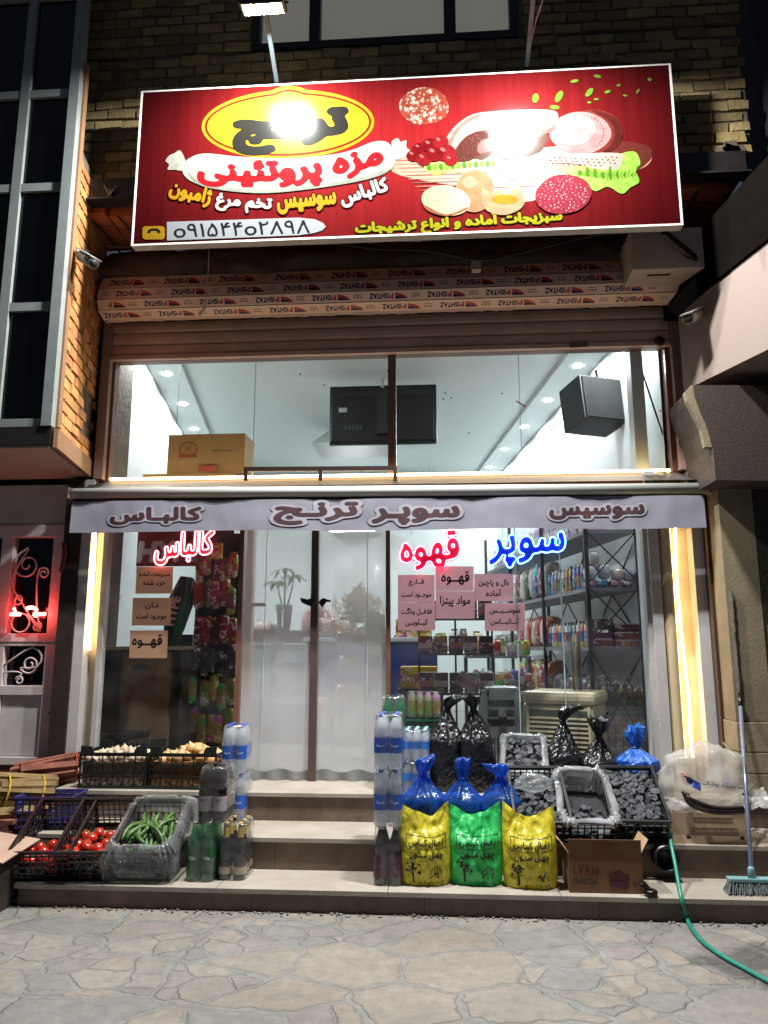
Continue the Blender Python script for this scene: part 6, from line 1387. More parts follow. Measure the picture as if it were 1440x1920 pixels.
# ---------------------------------------------------------------- boxes right of the sacks
cx0, cx1 = at(1068, 1675, 4.64), at(1208, 1680, 4.64)
bx = thing('cardboard_box', 'open brown charcoal carton with faded red lettering on the lowest step', 'carton', ((cx0.x + cx1.x) / 2, 4.74, Z1))
w_, h_ = cx1.x - cx0.x, .215; hw = w_ / 2; card2 = mat('old_cardboard', '#775234', .8, c2='#68452a', vscale=4, bump=.08)
m_ = MB()
for lo, hi in (((-hw, -.10, 0), (hw, -.096, h_)), ((-hw, .126, 0), (hw, .13, h_)), ((-hw, -.096, 0), (-hw + .004, .126, h_)), ((hw - .004, -.096, 0), (hw, .126, h_)), ((-hw + .004, -.096, 0), (hw - .004, .126, .004))): m_.box(lo, hi)
m_.build('body', card2, bx, True)
fl_ = MB(); fl_.box((-hw + .004, -.002, .0), (hw - .004, .002, .075), Matrix.Translation((0, -.100, h_ + .001)) @ Matrix.Rotation(R(6), 4, 'X')); fl_.build('front_flap', card2, bx, True)
for sx, an in ((-1, 38), (1, 30)):
    f3 = MB(); f3.box((-.002, -.09, 0), (.002, .12, .085), Matrix.Translation((sx * hw, 0, h_ + .001)) @ Matrix.Rotation(R(an) * sx, 4, 'Y')); f3.build('side_flap', mat('cardboard_inside', '#a58a6a', .8), bx, True)
rdk, blkk = pmat('faded_red', '#5e2418', .8), pmat('faded_black', '#3a2a1e', .8)
o0 = Vector(((cx0.x + cx1.x) / 2, 4.6382, Z1))
mb = MB(); write(mb, 'LYAN', o0 + Vector((-.005, -.0105, h_ + .038)), X, Z, w=.125, h=.042, bold=.02); write(mb, 'LYAN', o0 + Vector((-.11, 0, .125)), X, Z, w=.14, h=.05, bold=.02); mb.build('lettering', rdk, bx)
mb = MB(); write(mb, 'CHARCOAL', o0 + Vector((-.115, 0, .062)), X, Z, w=.14, h=.032, bold=.02); write(mb, '9 kg', o0 + Vector((.19, 0, .045)), X, Z, w=.08, h=.04, bold=.02); mb.build('lettering', blkk, bx)
mb = MB()
for i, (x, z, r) in enumerate(((.05, .06, .034), (.09, .055, .034), (.07, .10, .032), (.11, .085, .024), (.035, .095, .022))): ink(mb, [ell(x, z, r, r * .9, 9, 0, .25, i)], lambda u, v, i=i: o0 + Vector((u, -.0003 * i, v)))
mb.build('picture', pmat('faded_plum', '#4f2026', .8), bx)
bc_ = on(1222, 1682, Z1, .01); mb = MB(); mb.lathe([(.030, 0), (.036, .006), (.036, .03), (.028, .036), (0, .037)], 16, Matrix.Translation(bc_)); mb.tube([bc_ + Vector((-.02, 0, .03)), bc_ + Vector((-.045, .01, .05)), bc_ + Vector((-.05, .012, .065))], .012, 8); o = mb.build('black_cap', black_p); recenter(o, bc_); tag(o, 'small black plastic cap lying beside the open carton', 'cap')
pe = thing('pipe_end', 'black plastic pipe end poking out under the right charcoal crate', 'pipe', (at(1248, 1608, 4.9).x, 4.9, at(1248, 1608, 4.9).z)); c = Vector(pe.location)
MB().lathe([(.075, 0), (.075, .10), (.065, .10), (.065, .004), (0, .004)], 22, Matrix.Translation(c + Vector((0, .06, 0))) @ Matrix.Rotation(R(90), 4, 'X'), cap=False).build('tube', black_p, pe)
# taller carton with bags on it
xa, xb = at(1262, 1590, 5.0).x, at(1402, 1590, 5.0).x; H_ = at(1330, 1523, 5.0).z - Z2
cb_ = thing('cardboard_box', 'worn pale carton with printed tables under the plastic bags, beside the broom', 'carton', ((xa + xb) / 2, 5.0, Z2)); hw = (xb - xa) / 2
card3 = mat('pale_cardboard', '#b0977a', .8, c2='#9a7f62', vscale=5, bump=.08)
m_ = MB()
for lo, hi in (((-hw, -.01, 0), (hw, -.006, H_)), ((-hw, .32, 0), (hw, .324, H_ + .02)), ((-hw, -.006, 0), (-hw + .004, .32, H_)), ((hw - .004, -.006, 0), (hw, .32, H_ + .03)), ((-hw + .004, -.006, 0), (hw - .004, .32, .005))): m_.box(lo, hi)
m_.build('body', card3, cb_, True)
m_ = MB(); vs = []; n = 40
for i in range(n + 1): s = i / n; vs += [Vector((lerp(-hw, hw, s), -.0105, .05)), Vector((lerp(-hw, hw, s), -.024 - .004 * nz(s * 6, 1), -.035 - .01 * nz(s * 9, 2)))]
m_.add(vs, [(2 * i, 2 * i + 1, 2 * i + 3, 2 * i + 2) for i in range(n)]); m_.build('loose_flap', card3, cb_, True)
g = MB(); yq = -.0114
for z, x0, x1, nc in ((H_ - .055, -.09, .14, 11), (H_ - .115, -.115, .165, 14), (H_ - .152, -.11, .17, 14)):
    for zz in (z, z + .024): g.box((x0, yq, zz), (x1, yq + .001, zz + .0022))
    for i in range(nc + 1): x = lerp(x0, x1, i / nc); g.box((x, yq, z), (x + .0018, yq + .001, z + .026))
    for i in range(nc): x = lerp(x0, x1, (i + .5) / nc); g.box((x - .004, yq, z + .008), (x + .003, yq + .001, z + .008 + .010 * random.random()))
g.build('print', pmat('carton_print', '#4d3a2c', .8), cb_, True)
g = MB()
for x, z in ((-.13, .04), (.19, .035)): g.lathe([(.014, 0), (.013, .003), (0, .0032)], 14, Matrix.Translation((x, -.0112, z)) @ Matrix.Rotation(R(90), 4, 'X'))
g.build('hole', matte_bk, cb_, True)
milky = clear('milky_bag', (.85, .85, .84), haze=.42, hn=.16, hc=(.74, .72, .68), rough=.25, refl=.5, bump=.7, bscale=9, ior=1.4, space='obj')
pb = thing('plastic_bag', 'large milky plastic bag with red and blue print lying on the pale carton', 'plastic bag', (at(1322, 1480, 5.15).x, 5.16, Z2 + H_ + .01))
def bagf(p): return 1 + .22 * nz(p.x * 1.5, p.y * 1.5, p.z * 1.5 + 3) + .12 * nz(p.x * 4, p.y * 4, p.z * 4) + .05 * nz(p.x * 9, p.y * 9, p.z * 9)
m_ = MB(); m_.ball((0, 0, .17), 1, (.285, .17, .20), 40, None, bagf); m_.build('film', milky, pb, True)
m_ = MB(); m_.grid(30, 8, lambda u, v: Vector((lerp(.12, .36, u), lerp(-.17, -.02, v) + .02 * nz(u * 5, v * 3), .02 + .10 * u * v + .03 * nz(u * 6, v * 5, 2)))); m_.build('loose_corner', milky, pb, True)
def onbag(u, v):
    d = Vector((u, -1.0, v)).normalized(); k = bagf(d); return Vector((d.x * .285 * k * 1.015, d.y * .17 * k * 1.015 - .003, .17 + d.z * .20 * k * 1.015))
gr_ = MB(); gr_.grid(16, 4, lambda u, v: onbag(lerp(-.62, -.28, u), lerp(-.02, .20, v) - .25 * u)); gr_.build('blue_print', pmat('bag_blue', '#28348a', .5), pb, True)
gr_ = MB()
for a_, b_, c_, d_ in ((-.82, -.56, .26, .22), (-.80, -.50, .18, .10), (.55, .86, -.20, -.26), (.84, .90, -.20, .02), (.5, .58, -.12, -.02)): gr_.grid(10, 1, lambda u, v: onbag(lerp(a_, b_, u), lerp(c_, d_, u) + .035 * v))
gr_.build('red_print', pmat('bag_red', '#a02638', .5), pb, True)
gr_ = MB(); lp = outline('فروشگاه پوشاک', .02, 30); e0, e1 = ext(lp); vs, fs = cut(*filled(lp, 'bagt'), .5); gr_.add([onbag(lerp(-.22, .5, (u - e0[0]) / (e1[0] - e0[0])), lerp(-.12, .06, (v - e0[1]) / (e1[1] - e0[1])) - .06 * ((u - e0[0]) / (e1[0] - e0[0]))) for u, v in vs], fs); gr_.build('print', pmat('bag_ink', '#6a6a8a', .5), pb, True)
ct = MB()
for k in range(3): ct.tube(smooth_path([(-.20 + .02 * k, -.20 + .01 * k, .12 - .01 * k), (-.16, -.21, .04 + .02 * k), (-.02, -.205, -.005 + .018 * k), (.16, -.20, .0 + .015 * k)], 6), .010, 6)
ct.build('dark_strap', mat('dark_strap', '#2c2020', .5), pb, True)
crumple('plastic_bag', (at(1275, 1515, 5.08).x, 5.08, Z2 + H_ + .02), (.10, .08, .05), milky, 'small crumpled milky bag sagging over the corner of the pale carton', 'plastic bag', 8, 22)
# poker, broom, hose
tl_ = thing('poker', 'thin steel rod with a black grip leaning on the wall behind the plastic bag', 'tool', at(1392, 1478, 5.30)); m_ = MB(); m_.tube([at(1356, 1392, 5.42), at(1386, 1430, 5.34), at(1391, 1444, 5.32)], .006, 6); m_.build('rod', mat('steel_rod', '#8d8a84', .35, metal=.7), tl_); MB().tube([at(1391, 1444, 5.32), at(1393, 1482, 5.29)], .014, 8).build('grip', black_p, tl_)
br = thing('broom', 'broom with a silver handle and teal head leaning against the pale wall', 'broom', on(1412, 1675, Z1))
b0, b1 = Vector(br.location) + Vector((.0, .0, .085)), at(1387, 1302, 5.46)
m_ = MB(); m_.tube([b0, b1], .0125, 10); m_.build('handle', mat('broom_handle', '#7f8aa3', .3, metal=.5), br); m_ = MB(); d = (b1 - b0).normalized(); m_.tube([b1 - d * .10, b1 + d * .004], .0155, 10); m_.build('grip', black_p, br)
teal = mat('teal_plastic', '#6f979b', .5); hb_ = Vector(br.location); m_ = MB(); m_.box((-.135, -.03, .062), (.15, .03, .084), Matrix.Translation(hb_), bev=.006); m_.lathe([(.024, .08), (.018, .13), (.016, .14)], 12, Matrix.Translation(hb_)); m_.build('head', teal, br)
m_ = MB(); random.seed(5)
for i in range(420):
    x, y = random.uniform(-.13, .145), random.uniform(-.026, .026); q = Vector((x, y, .063)); dx = x * .22 + random.uniform(-.012, .012); e = Vector((x + dx, y * 1.9 - .012 + random.uniform(-.01, .01), .004 + random.uniform(0, .01)))
    m_.tube([hb_ + q, hb_ + lerp(q, e, .5), hb_ + e], .0022, 4, caps=False)
m_.build('bristles', mat('bristle', '#77807f', .7, c2='#4c5557', vscale=50), br)
hp = [at(1256, 1562, 4.93), at(1260, 1590, 4.84), at(1266, 1620, 4.76), at(1272, 1655, 4.66), at(1279, 1690, 4.575), gz(1288, 1722, .02), gz(1300, 1745, .012), gz(1322, 1770, .012), gz(1360, 1796, .012), gz(1400, 1818, .012), gz(1440, 1840, .012), gz(1500, 1868, .012)]
o = MB().tube(smooth_path(hp, 6), .0115, 10).build('hose', mat('green_hose', '#1f7d6a', .4, var=.1)); recenter(o, hp[5]); tag(o, 'green garden hose hanging over the steps and trailing across the paving', 'hose')

# ---------------------------------------------------------------- firewood and boards on the far left
wood = mat('split_wood', '#7f6a42', .85, c2='#5c4826', vscale=9, bump=.5, bscale=30, isl=.3, space='obj'); woodr = mat('reddish_wood', '#8a5440', .85, c2='#5c3024', vscale=9, bump=.5, bscale=30, isl=.25, space='obj')
def logs(lab, loc, n, L, rad, m, seed, rot, straps, sc):
    random.seed(seed); t = thing('firewood_bundle', lab, 'firewood', loc, 0, 'bundles of firewood by the lattice door'); t.rotation_euler = rot
    for i in range(n):
        a = random.uniform(0, 6.28); rr = rad * math.sqrt(random.random()); s = random.uniform(.022, .04); x, z = rr * math.cos(a), rr * math.sin(a); l = L * random.uniform(.8, 1.05)
        M = Matrix.Translation((x, random.uniform(-.03, .03), z)) @ Matrix.Rotation(random.uniform(0, 6), 4, 'Y') @ Matrix.Rotation(random.uniform(-.1, .1), 4, 'X') @ Matrix.Rotation(random.uniform(-.1, .1), 4, 'Z')
        k = [random.uniform(.6, 1.2) for _ in range(5)]; pl_ = [(s * 1.3 * k[j] * math.cos(j * 1.257), s * k[j] * math.sin(j * 1.257)) for j in range(5)]
        mb = MB(); mb.prism(pl_, -l / 2, l / 2, M @ Matrix.Rotation(R(90), 4, 'X')); mb.build('log', m, t, True)
    mb = MB()
    for y in straps: mb.tube([(rad * 1.12 * math.cos(a) * (1 + .05 * math.sin(3 * a)), y + .01 * math.sin(2 * a), rad * 1.12 * math.sin(a)) for a in np.linspace(0, 2 * math.pi, 21)[:-1]], .007, 5, closed=True)
    mb.build('strap', mat('strap_' + sc, sc, .5), t, True); return t
logs('bundle of reddish split firewood tied with a red strap below the lattice door', at(88, 1448, 5.62), 14, .46, .085, woodr, 71, (R(8), 0, R(-62)), (-.17, .2), '#8f1f1c')
logs('bundle of split firewood tied with yellow straps, higher at the left edge', at(46, 1490, 5.3), 16, .40, .115, wood, 72, (R(-6), R(10), R(-58)), (-.12, .1), '#b8931c')
logs('bundle of split firewood with a yellow strap, lower and behind the cardboard sheet', at(30, 1555, 5.15), 16, .42, .125, wood, 73, (R(6), R(-8), R(-66)), (.12,), '#b8931c')
logs('lowest bundle of firewood resting on the ground behind the first tomato crate', Vector((at(60, 1600, 5.05).x - .05, 5.08, .10)), 12, .42, .095, wood, 74, (0, 0, R(-70)), (-.1,), '#7a5a22')
blc = thing('stand', 'low wooden pallet carrying the firewood bundles', 'pallet', (-3.0, 5.35, 0)); m_ = MB()
for y in (5.0, 5.25, 5.5, 5.75): m_.box((-3.6, y, .36), (-2.79, y + .14, .385))
for x in (-3.5, -2.9): m_.box((x, 5.0, .0), (x + .08, 5.88, .358))
m_.build('board', woodr, blc); blc.name = 'pallet'
s_ = MB(); c = at(4, 1590, 4.55); s_.box((-.16, -.20, -.004), (.16, .2, .004), Matrix.Translation(c + Vector((-.05, .03, 0))) @ Matrix.Rotation(R(8), 4, 'Y') @ Matrix.Rotation(R(5), 4, 'X')); o = s_.build('cardboard_sheet', mat('pink_card', '#a58a78', .7)); recenter(o, c); tag(o, 'pale pinkish cardboard sheet jutting in at the left edge', 'cardboard')
bxl = thing('cardboard_box', 'dark open box under the pale cardboard sheet at the left edge', 'carton', (c.x - .12, 4.6, 0)); m_ = MB()
x0 = c.x - .30; x1 = c.x + .06
for lo, hi in (((x0, 4.42, .0), (x1, 4.425, .255)), ((x0, 4.80, 0), (x1, 4.805, .27)), ((x1 - .005, 4.425, 0), (x1, 4.80, .26)), ((x0, 4.425, 0), (x0 + .005, 4.80, .26)), ((x0 + .005, 4.425, .0), (x1 - .005, 4.80, .005))): m_.box(lo, hi)
m_.build('body', mat('dark_card', '#2b211a', .8, c2='#3a2c22', vscale=6), bxl)
for i, (py, px1, lab) in enumerate(((1652, 38, 'upper pale board lying at the left edge of the paving'), (1684, 30, 'lower weathered board lying at the left edge of the paving'))):
    p = gz(px1, py, .02 + .03 * (1 - i)); o = MB().box((-.45, -.05, -.012), (0, .05, .012), Matrix.Translation(p) @ Matrix.Rotation(R(38), 4, 'Z') @ Matrix.Rotation(R(-3), 4, 'Y'), bev=.002).build('board', mat('grey_board', '#7c6a54', .85, c2='#5a4a38', vscale=8, bump=.3)); recenter(o, p); tag(o, lab, 'board', 'boards at the left edge')
bc3 = crate('purple plastic crate standing behind the tomato crates', (at(112, 1520, 5.33).x, 5.20, Z2 + .001), R(5), 0, (.36, .26, .20, 8, 6, 4, .012), mat('purple_plastic', '#34306a', .4, var=.15), group=None)
# ================================================================== inside the shop, behind the glass
random.seed(101)
def IX(px, Y): return at(px, 1215, Y).x
# ---------------------------------------------------------------- long black rack on the right wall
ry0, nb, bl = 6.62, 3, 1.26
def rfx(y): return 1.315 - .165 * (y - ry0)          # front edge of the rack, running askew like the wall
RD = .44
LV = (.62, 1.01, 1.51, 2.02, 2.53)
rack = thing('shelf_rack', 'long black metal rack of household goods along the right wall of the shop', 'shelf', (1.3, 8.0, Z3))
up_ = MB()
for i in range(nb + 1):
    y = ry0 + i * bl
    for dx in (0, RD): up_.box((rfx(y) + dx - .018, y - .018, Z3), (rfx(y) + dx + .018, y + .018, 2.98))
up_.build('upright', steel_d, rack)
shm = mat('shelf_grey', '#77777c', .5, var=.1)
for z in LV:
    s_ = MB(); a, b = ry0 + .02, ry0 + nb * bl - .02
    s_.hexa([(rfx(a), a, z - .035), (rfx(a) + RD, a, z - .035), (rfx(b) + RD, b, z - .035), (rfx(b), b, z - .035)], [(rfx(a), a, z), (rfx(a) + RD, a, z), (rfx(b) + RD, b, z), (rfx(b), b, z)]); s_.build('shelf', shm, rack)
br_ = MB()
for z0, z1 in ((.64, 1.49), (1.55, 2.02), (2.05, 2.51)):
    br_.beam((rfx(ry0), ry0 - .022, z0), (rfx(ry0) + RD, ry0 - .022, z1), .010, .014, up=(0, 1, 0)); br_.beam((rfx(ry0), ry0 - .028, z1), (rfx(ry0) + RD, ry0 - .028, z0), .010, .014, up=(0, 1, 0))
for i in range(nb):
    a, b = ry0 + i * bl, ry0 + (i + 1) * bl
    for z0, z1 in ((.64, 1.49), (1.52, 2.5)): br_.beam((rfx(a) + RD + .01, a, z0), (rfx(b) + RD + .01, b, z1), .010, .014); br_.beam((rfx(a) + RD + .018, a, z1), (rfx(b) + RD + .018, b, z0), .010, .014)
br_.build('brace', steel_d, rack)
def P_(name, c, rough=.35): return goods(c, rough)
PROT = {}
def cyl_good(name, cat, c, r, h, cap=None, capr=.6, band=None):
    key = (name, c, r, h, cap, band)
    if key in PROT: return copy_tree(PROT[key])
    o = MB().lathe([(r * .9, 0), (r, .008), (r, h * .82), (r * capr, h * .9), (r * capr, h * .92)], 12).build(name, P_('c', c)); o['category'] = cat
    if cap: MB().lathe([(r * capr * 1.05, h * .9), (r * capr * 1.05, h), (0, h)], 10, cap=False).build('cap', P_('c', cap), o, True)
    if band: MB().lathe([(r + .0012, h * .2), (r + .0012, h * .6)], 12, cap=False).build('label', P_('c', band), o, True)
    PROT[key] = o; return o
def pump_good(c, top='#c9c9c4', h=.19):
    key = ('pump', c, h)
    if key in PROT: return copy_tree(PROT[key])
    o = MB().lathe([(.030, 0), (.036, .01), (.036, h * .62), (.024, h * .72), (.012, h * .75), (.012, h * .78)], 12).build('pump_bottle', P_('c', c)); o['category'] = 'bottle'
    m_ = MB(); m_.lathe([(.014, h * .76), (.014, h * .84), (.006, h * .86), (.006, h)], 8); m_.box((-.03, -.008, h - .004), (.012, .008, h + .012)); m_.build('pump', P_('c', top), o, True); PROT[key] = o; return o
def box_good(name, cat, c, w, d, h, band=None):
    key = (name, c, w, d, h, band)
    if key in PROT: return copy_tree(PROT[key])
    o = MB().box((-w / 2, -d / 2, 0), (w / 2, d / 2, h), bev=min(w, d, h) * .05).build(name, P_('c', c, .5)); o['category'] = cat
    if band: MB().box((-w / 2 - .001, -d / 2 - .001, h * .3), (w / 2 + .001, d / 2 + .001, h * .62)).build('label', P_('c', band, .5), o, True)
    PROT[key] = o; return o
def bag_good(name, cat, c, w, d, h, seed, gloss=.22):
    key = (name, c, w, d, h, seed)
    if key in PROT: return copy_tree(PROT[key])
    m_ = MB(); m_.ball((0, 0, h / 2), 1, (w / 2, d / 2, h / 2), 16, None, lambda p: (1 + .14 * nz(p.x * 2 + seed, p.y * 2, p.z * 2) + .08 * nz(p.x * 5, p.y * 5 + seed, p.z * 5)) / max(.62, (abs(p.x) ** 4 + abs(p.y) ** 4 + abs(p.z) ** 4) ** .25))
    o = m_.build(name, goods(c, gloss)); o['category'] = cat
    lo = min(v.co.z for v in o.data.vertices); o.data.transform(Matrix.Translation((0, 0, -lo))); PROT[key] = o; return o
used = set()
def put(o, p, rz=0.0, lab=None, grp=None, rx=0.0):
    o.location = p; o.rotation_euler = (rx, 0, rz)
    if lab: o['label'] = lab
    if grp: o['group'] = grp
    return o
GR = 'goods on the long black rack'
LN = {.62: 'lowest', 1.01: 'second lowest', 1.51: 'middle', 2.02: 'second highest', 2.53: 'highest'}
def row(z, y0, y1, maker, step, dx, desc, bay, n=99):
    """a file of like goods along a shelf; each label counts from the window"""
    y = y0; k = 0
    while y < y1 and k < n:
        o = maker(k); put(o, (rfx(y) + dx, y, z), R(9.4) + random.uniform(-.08, .08), '%s, %s from the window on the %s shelf, %s bay' % (desc if isinstance(desc, str) else desc(k), ordn(k), LN[z], bay), GR); y += step; k += 1
cc = lambda *a: (lambda k: a[k % len(a)])
# bay nearest the window
row(2.02, 6.74, 7.80, lambda k: cyl_good('spray_can', 'spray can', ('#7d7f93', '#6d7088', '#2a5a9a', '#3a6aa8', '#8a3a3a', '#b08a4a', '#c9c2b8')[k % 7], .036, .24, ('#c9c9cc', '#3a4a6a', '#d8d4cc')[k % 3], .7, ('#5a5c74', '#1c3a7a', '#a06a4a')[k % 3]), .105, .06, lambda k: ('grey', 'slate', 'blue', 'light blue', 'red brown', 'ochre', 'white')[k % 7] + ' spray can', 'near')
row(1.51, 6.72, 7.82, lambda k: cyl_good('cleaner_bottle', 'bottle', ('#c9c4bc', '#c2a27a', '#bd4a3c', '#c9c9c9', '#2c6a3c', '#40408a', '#b9b4d0')[k % 7], .038, .23, ('#b02a2a', '#2c7a44', '#2a2a6a')[k % 3], .55, ('#a8443a', '#7a7a98', '#3a5a9a')[k % 3]), .10, .06, lambda k: ('cream', 'tan', 'red', 'white', 'green', 'indigo', 'lilac')[k % 7] + ' cleaner bottle', 'near')
row(1.01, 6.78, 7.80, lambda k: bag_good('soft_pack', 'packet', ('#5a5c68', '#767884', '#8d90a0')[k % 3], .22, .16, .20 + .03 * (k % 2), k % 4), .19, .14, lambda k: ('dark grey', 'grey', 'pale grey')[k % 3] + ' soft packet', 'near')
row(2.53, 6.80, 7.8, lambda k: box_good('tissue_box', 'box', ('#a9687a', '#8a8aa8', '#b79aa8')[k % 3], .2, .2, .22, '#d0c8d0'), .22, .13, lambda k: ('pink', 'blue grey', 'pale pink')[k % 3] + ' tissue box', 'near')
# middle bay
row(2.02, 7.98, 9.05, lambda k: bag_good('detergent_bag', 'bag', ('#c4beb8', '#8a3a34', '#2a62a8', '#b8b4b0', '#4a6a4a')[k % 5], .2, .14, .36, k % 5), .17, .13, lambda k: ('white', 'brick red', 'blue', 'cream', 'moss green')[k % 5] + ' detergent bag', 'middle')
row(1.51, 7.98, 9.05, lambda k: bag_good('pasta_bag', 'bag', ('#b32a22', '#c9beb0', '#a8352c', '#bdb6ac')[k % 4], .18, .13, .30, k % 3), .15, .12, lambda k: ('red', 'cream', 'dark red', 'ivory')[k % 4] + ' pasta bag', 'middle')
row(1.01, 7.98, 9.05, lambda k: bag_good('rice_bag', 'bag', ('#a03a2c', '#8a3028', '#b0805a')[k % 3], .22, .16, .34, k % 3 + 3), .19, .13, lambda k: ('orange red', 'maroon', 'tan')[k % 3] + ' rice bag', 'middle')
# far bay
for z, nm, cols, h in ((2.02, 'roll', ('#c9c9d0', '#b9b0c0', '#9aa0b8'), .26), (1.51, 'jar', ('#6a4a3a', '#a5a09a', '#5a6a7a'), .16), (1.01, 'tin', ('#8d90a0', '#6a5a4a', '#a89a7a'), .18)):
    row(z, 9.24, 10.3, lambda k, cols=cols, h=h, nm=nm: cyl_good(nm, nm, cols[k % 3], .05, h, cols[(k + 1) % 3], .8), .14, .10, lambda k, nm=nm: ('light', 'mid toned', 'dull')[k % 3] + ' ' + nm, 'far')
row(2.53, 7.98, 10.2, lambda k: box_good('napkin_pack', 'packet', ('#b8a8b8', '#98a0c0', '#c0b0b0', '#a88a98')[k % 4], .2, .16, .24, '#d0cad0'), .20, .13, lambda k: ('lilac', 'pale blue', 'cream pink', 'mauve')[k % 4] + ' napkin pack', 'middle and far', 11)
# goods seen through the end of the rack
GE = 'goods at the window end of the rack'
xe = lambda t: rfx(6.68) + t * RD
for i, (t, z, c, c2, w, h) in enumerate(((.10, 2.022, '#8d3a5a', '#c9a9b8', .12, .06), (.33, 2.022, '#3a7aa0', '#c6d0d6', .13, .07), (.60, 2.022, '#8a5a6a', '#c9bcc4', .13, .06), (.84, 2.022, '#6a5a70', '#b0a8b4', .11, .05), (.12, 2.085, '#c2c6cc', '#5a8ab4', .12, .13), (.40, 2.095, '#a9b4c0', '#4a7aaa', .12, .13), (.66, 2.085, '#c9bcb4', '#7a4a6a', .12, .10), (.88, 2.075, '#8d8aa0', '#6a6a90', .10, .09), (.20, 2.22, '#bfc4c8', '#6a9ac0', .11, .12))):
    o = bag_good('tissue_pack', 'packet', c, w * .86, .14, h, i); put(o, (xe(t), 6.72, z), 0, '%s soft packet %s, second highest shelf end' % (('plum', 'sky blue', 'rose', 'dark mauve', 'white and blue', 'pale blue', 'cream', 'lavender grey', 'whitish')[i], ('lying lowest left', 'lying left of centre', 'lying right of centre', 'lying far right', 'in the upper row left', 'in the upper row', 'in the upper row right', 'in the upper row far right', 'on the very top')[i]), GE)
k = 0
for t0, rowsz in ((.26, ((1.512, '#7a1e3e', .055), (1.568, '#c9b4bc', .014), (1.583, '#6a1a36', .05), (1.66, '#3a1a3c', .09))), (.76, ((1.512, '#8a2444', .045), (1.558, '#c4aeb8', .014), (1.573, '#7a1e3e', .05), (1.624, '#c9b8bc', .012), (1.637, '#5a1630', .06), (1.70, '#c0b0b4', .014)))):
    for z, c, h in rowsz:
        o = box_good('flat_box', 'box', c, .20, .26, h - .001); put(o, (xe(t0), 6.80, z), random.uniform(-.04, .04), 'flat %s box, %s in the %s pile on the middle shelf end' % ('pale' if c[1] in 'c' else 'magenta', ordn(k % 8), 'left' if t0 < .5 else 'right'), GE); k += 1
for i, c in enumerate(('#1c5a34', '#8a7a1c', '#16381f', '#7a4a1c', '#4a4a1c', '#6a2a1c')):
    o = pump_good(c); put(o, (xe(.10 + i * .165), 6.68, 1.011), random.uniform(-.5, .5), '%s pump bottle of soap at the window end, second lowest shelf' % ('green', 'yellow', 'dark green', 'amber', 'olive', 'rust')[i], GE)
for i, c in enumerate(('#8a2a20', '#2a3a7a', '#8a2a20', '#7a2a1c')):
    o = pump_good(c, '#c9c9c4', .24); put(o, (xe(.08 + i * .25), 6.82, 1.011), random.uniform(-.5, .5), '%s tall pump bottle behind the smaller ones at the window end' % ('red, leftmost', 'navy', 'brick', 'rust red')[i], GE)
for j in range(3):
    for i in range(7):
        o = box_good('small_carton', 'box', ('#a98d8d', '#b09898')[(i + j) % 2], .056, .1, .105, '#7a4a5a'); put(o, (xe(.09 + i * .135), 6.70, .621 + j * .106), 0, 'small pinkish carton, %s from the left in the %s layer of the lowest shelf' % (ordn(i), ('bottom', 'middle', 'top')[j]), GE)
# ---------------------------------------------------------------- evaporative cooler
ac = thing('air_cooler', 'cream evaporative air cooler with louvred sides behind the black sacks', 'air cooler', (1.02, 6.25, Z3), R(-24))
H0 = 1.165 - Z3; m_ = MB(); m_.box((-.27, -.22, .03), (.27, .22, H0 - .10), bev=.02); m_.box((-.29, -.24, H0 - .099), (.29, .24, H0), bev=.035); crm_ = mat('cooler_cream', '#b9ab8c', .4, c2='#a89b80', vscale=3); m_.build('case', crm_, ac, True)
lv, gp_ = MB(), MB()
for s in (0, 1):
    M = Matrix.Rotation(R(-90) * s, 4, 'Z'); hw = .25 if s == 0 else .20; dy = -.222 if s == 0 else -.272
    gp_.box((-hw + .02, dy - .001, .10), (hw - .02, dy + .004, H0 - .14), M)
    for i in range(11): z = .11 + i * .034; lv.box((-hw + .02, dy - .016, z), (hw - .02, dy - .0015, z + .014), M @ Matrix.Translation((0, 0, 0)))
    for x in (-hw, hw - .02): lv.box((x, dy - .018, .06), (x + .02, dy - .0012, H0 - .11), M)
gp_.build('pad', mat('cooler_pad', '#1c2224', .8), ac, True); lv.build('louvre', crm_, ac, True)
# ---------------------------------------------------------------- stack of white plastic stools
stx = IX(936, 6.35); stm = mat('white_plastic', '#a9b6b2', .35, var=.05)
for k in range(4):
    t = thing('plastic_stool', 'white plastic stool, %s of the nested stack beside the cooler' % ('lowest', 'second', 'third', 'topmost')[k], 'stool', (stx, 6.38, Z3 + k * .075), 0, 'nested white plastic stools')
    m_ = MB(); m_.box((-.135, -.135, .43), (.135, .135, .455), bev=.012); m_.build('seat', stm, t, True)
    for sx in (-1, 1):
        for sy in (-1, 1):
            l = MB(); a = .125; b = .17; w = .03
            l.hexa([(sx * b - w, sy * b - w, 0), (sx * b + w, sy * b - w, 0), (sx * b + w, sy * b + w, 0), (sx * b - w, sy * b + w, 0)], [(sx * a - w, sy * a - w, .43), (sx * a + w * .3, sy * a - w, .43), (sx * a + w * .3, sy * a + w, .43), (sx * a - w, sy * a + w, .43)]); l.build('leg', stm, t, True)
    ap_ = MB()
    for M in (Matrix(), Matrix.Rotation(R(90), 4, 'Z'), Matrix.Rotation(R(180), 4, 'Z'), Matrix.Rotation(R(270), 4, 'Z')): ap_.box((-.1, -.150, .30), (.1, -.138, .43), M); ap_.box((-.03, -.158, .05), (.03, -.150, .30), M)
    ap_.build('apron', stm, t, True)
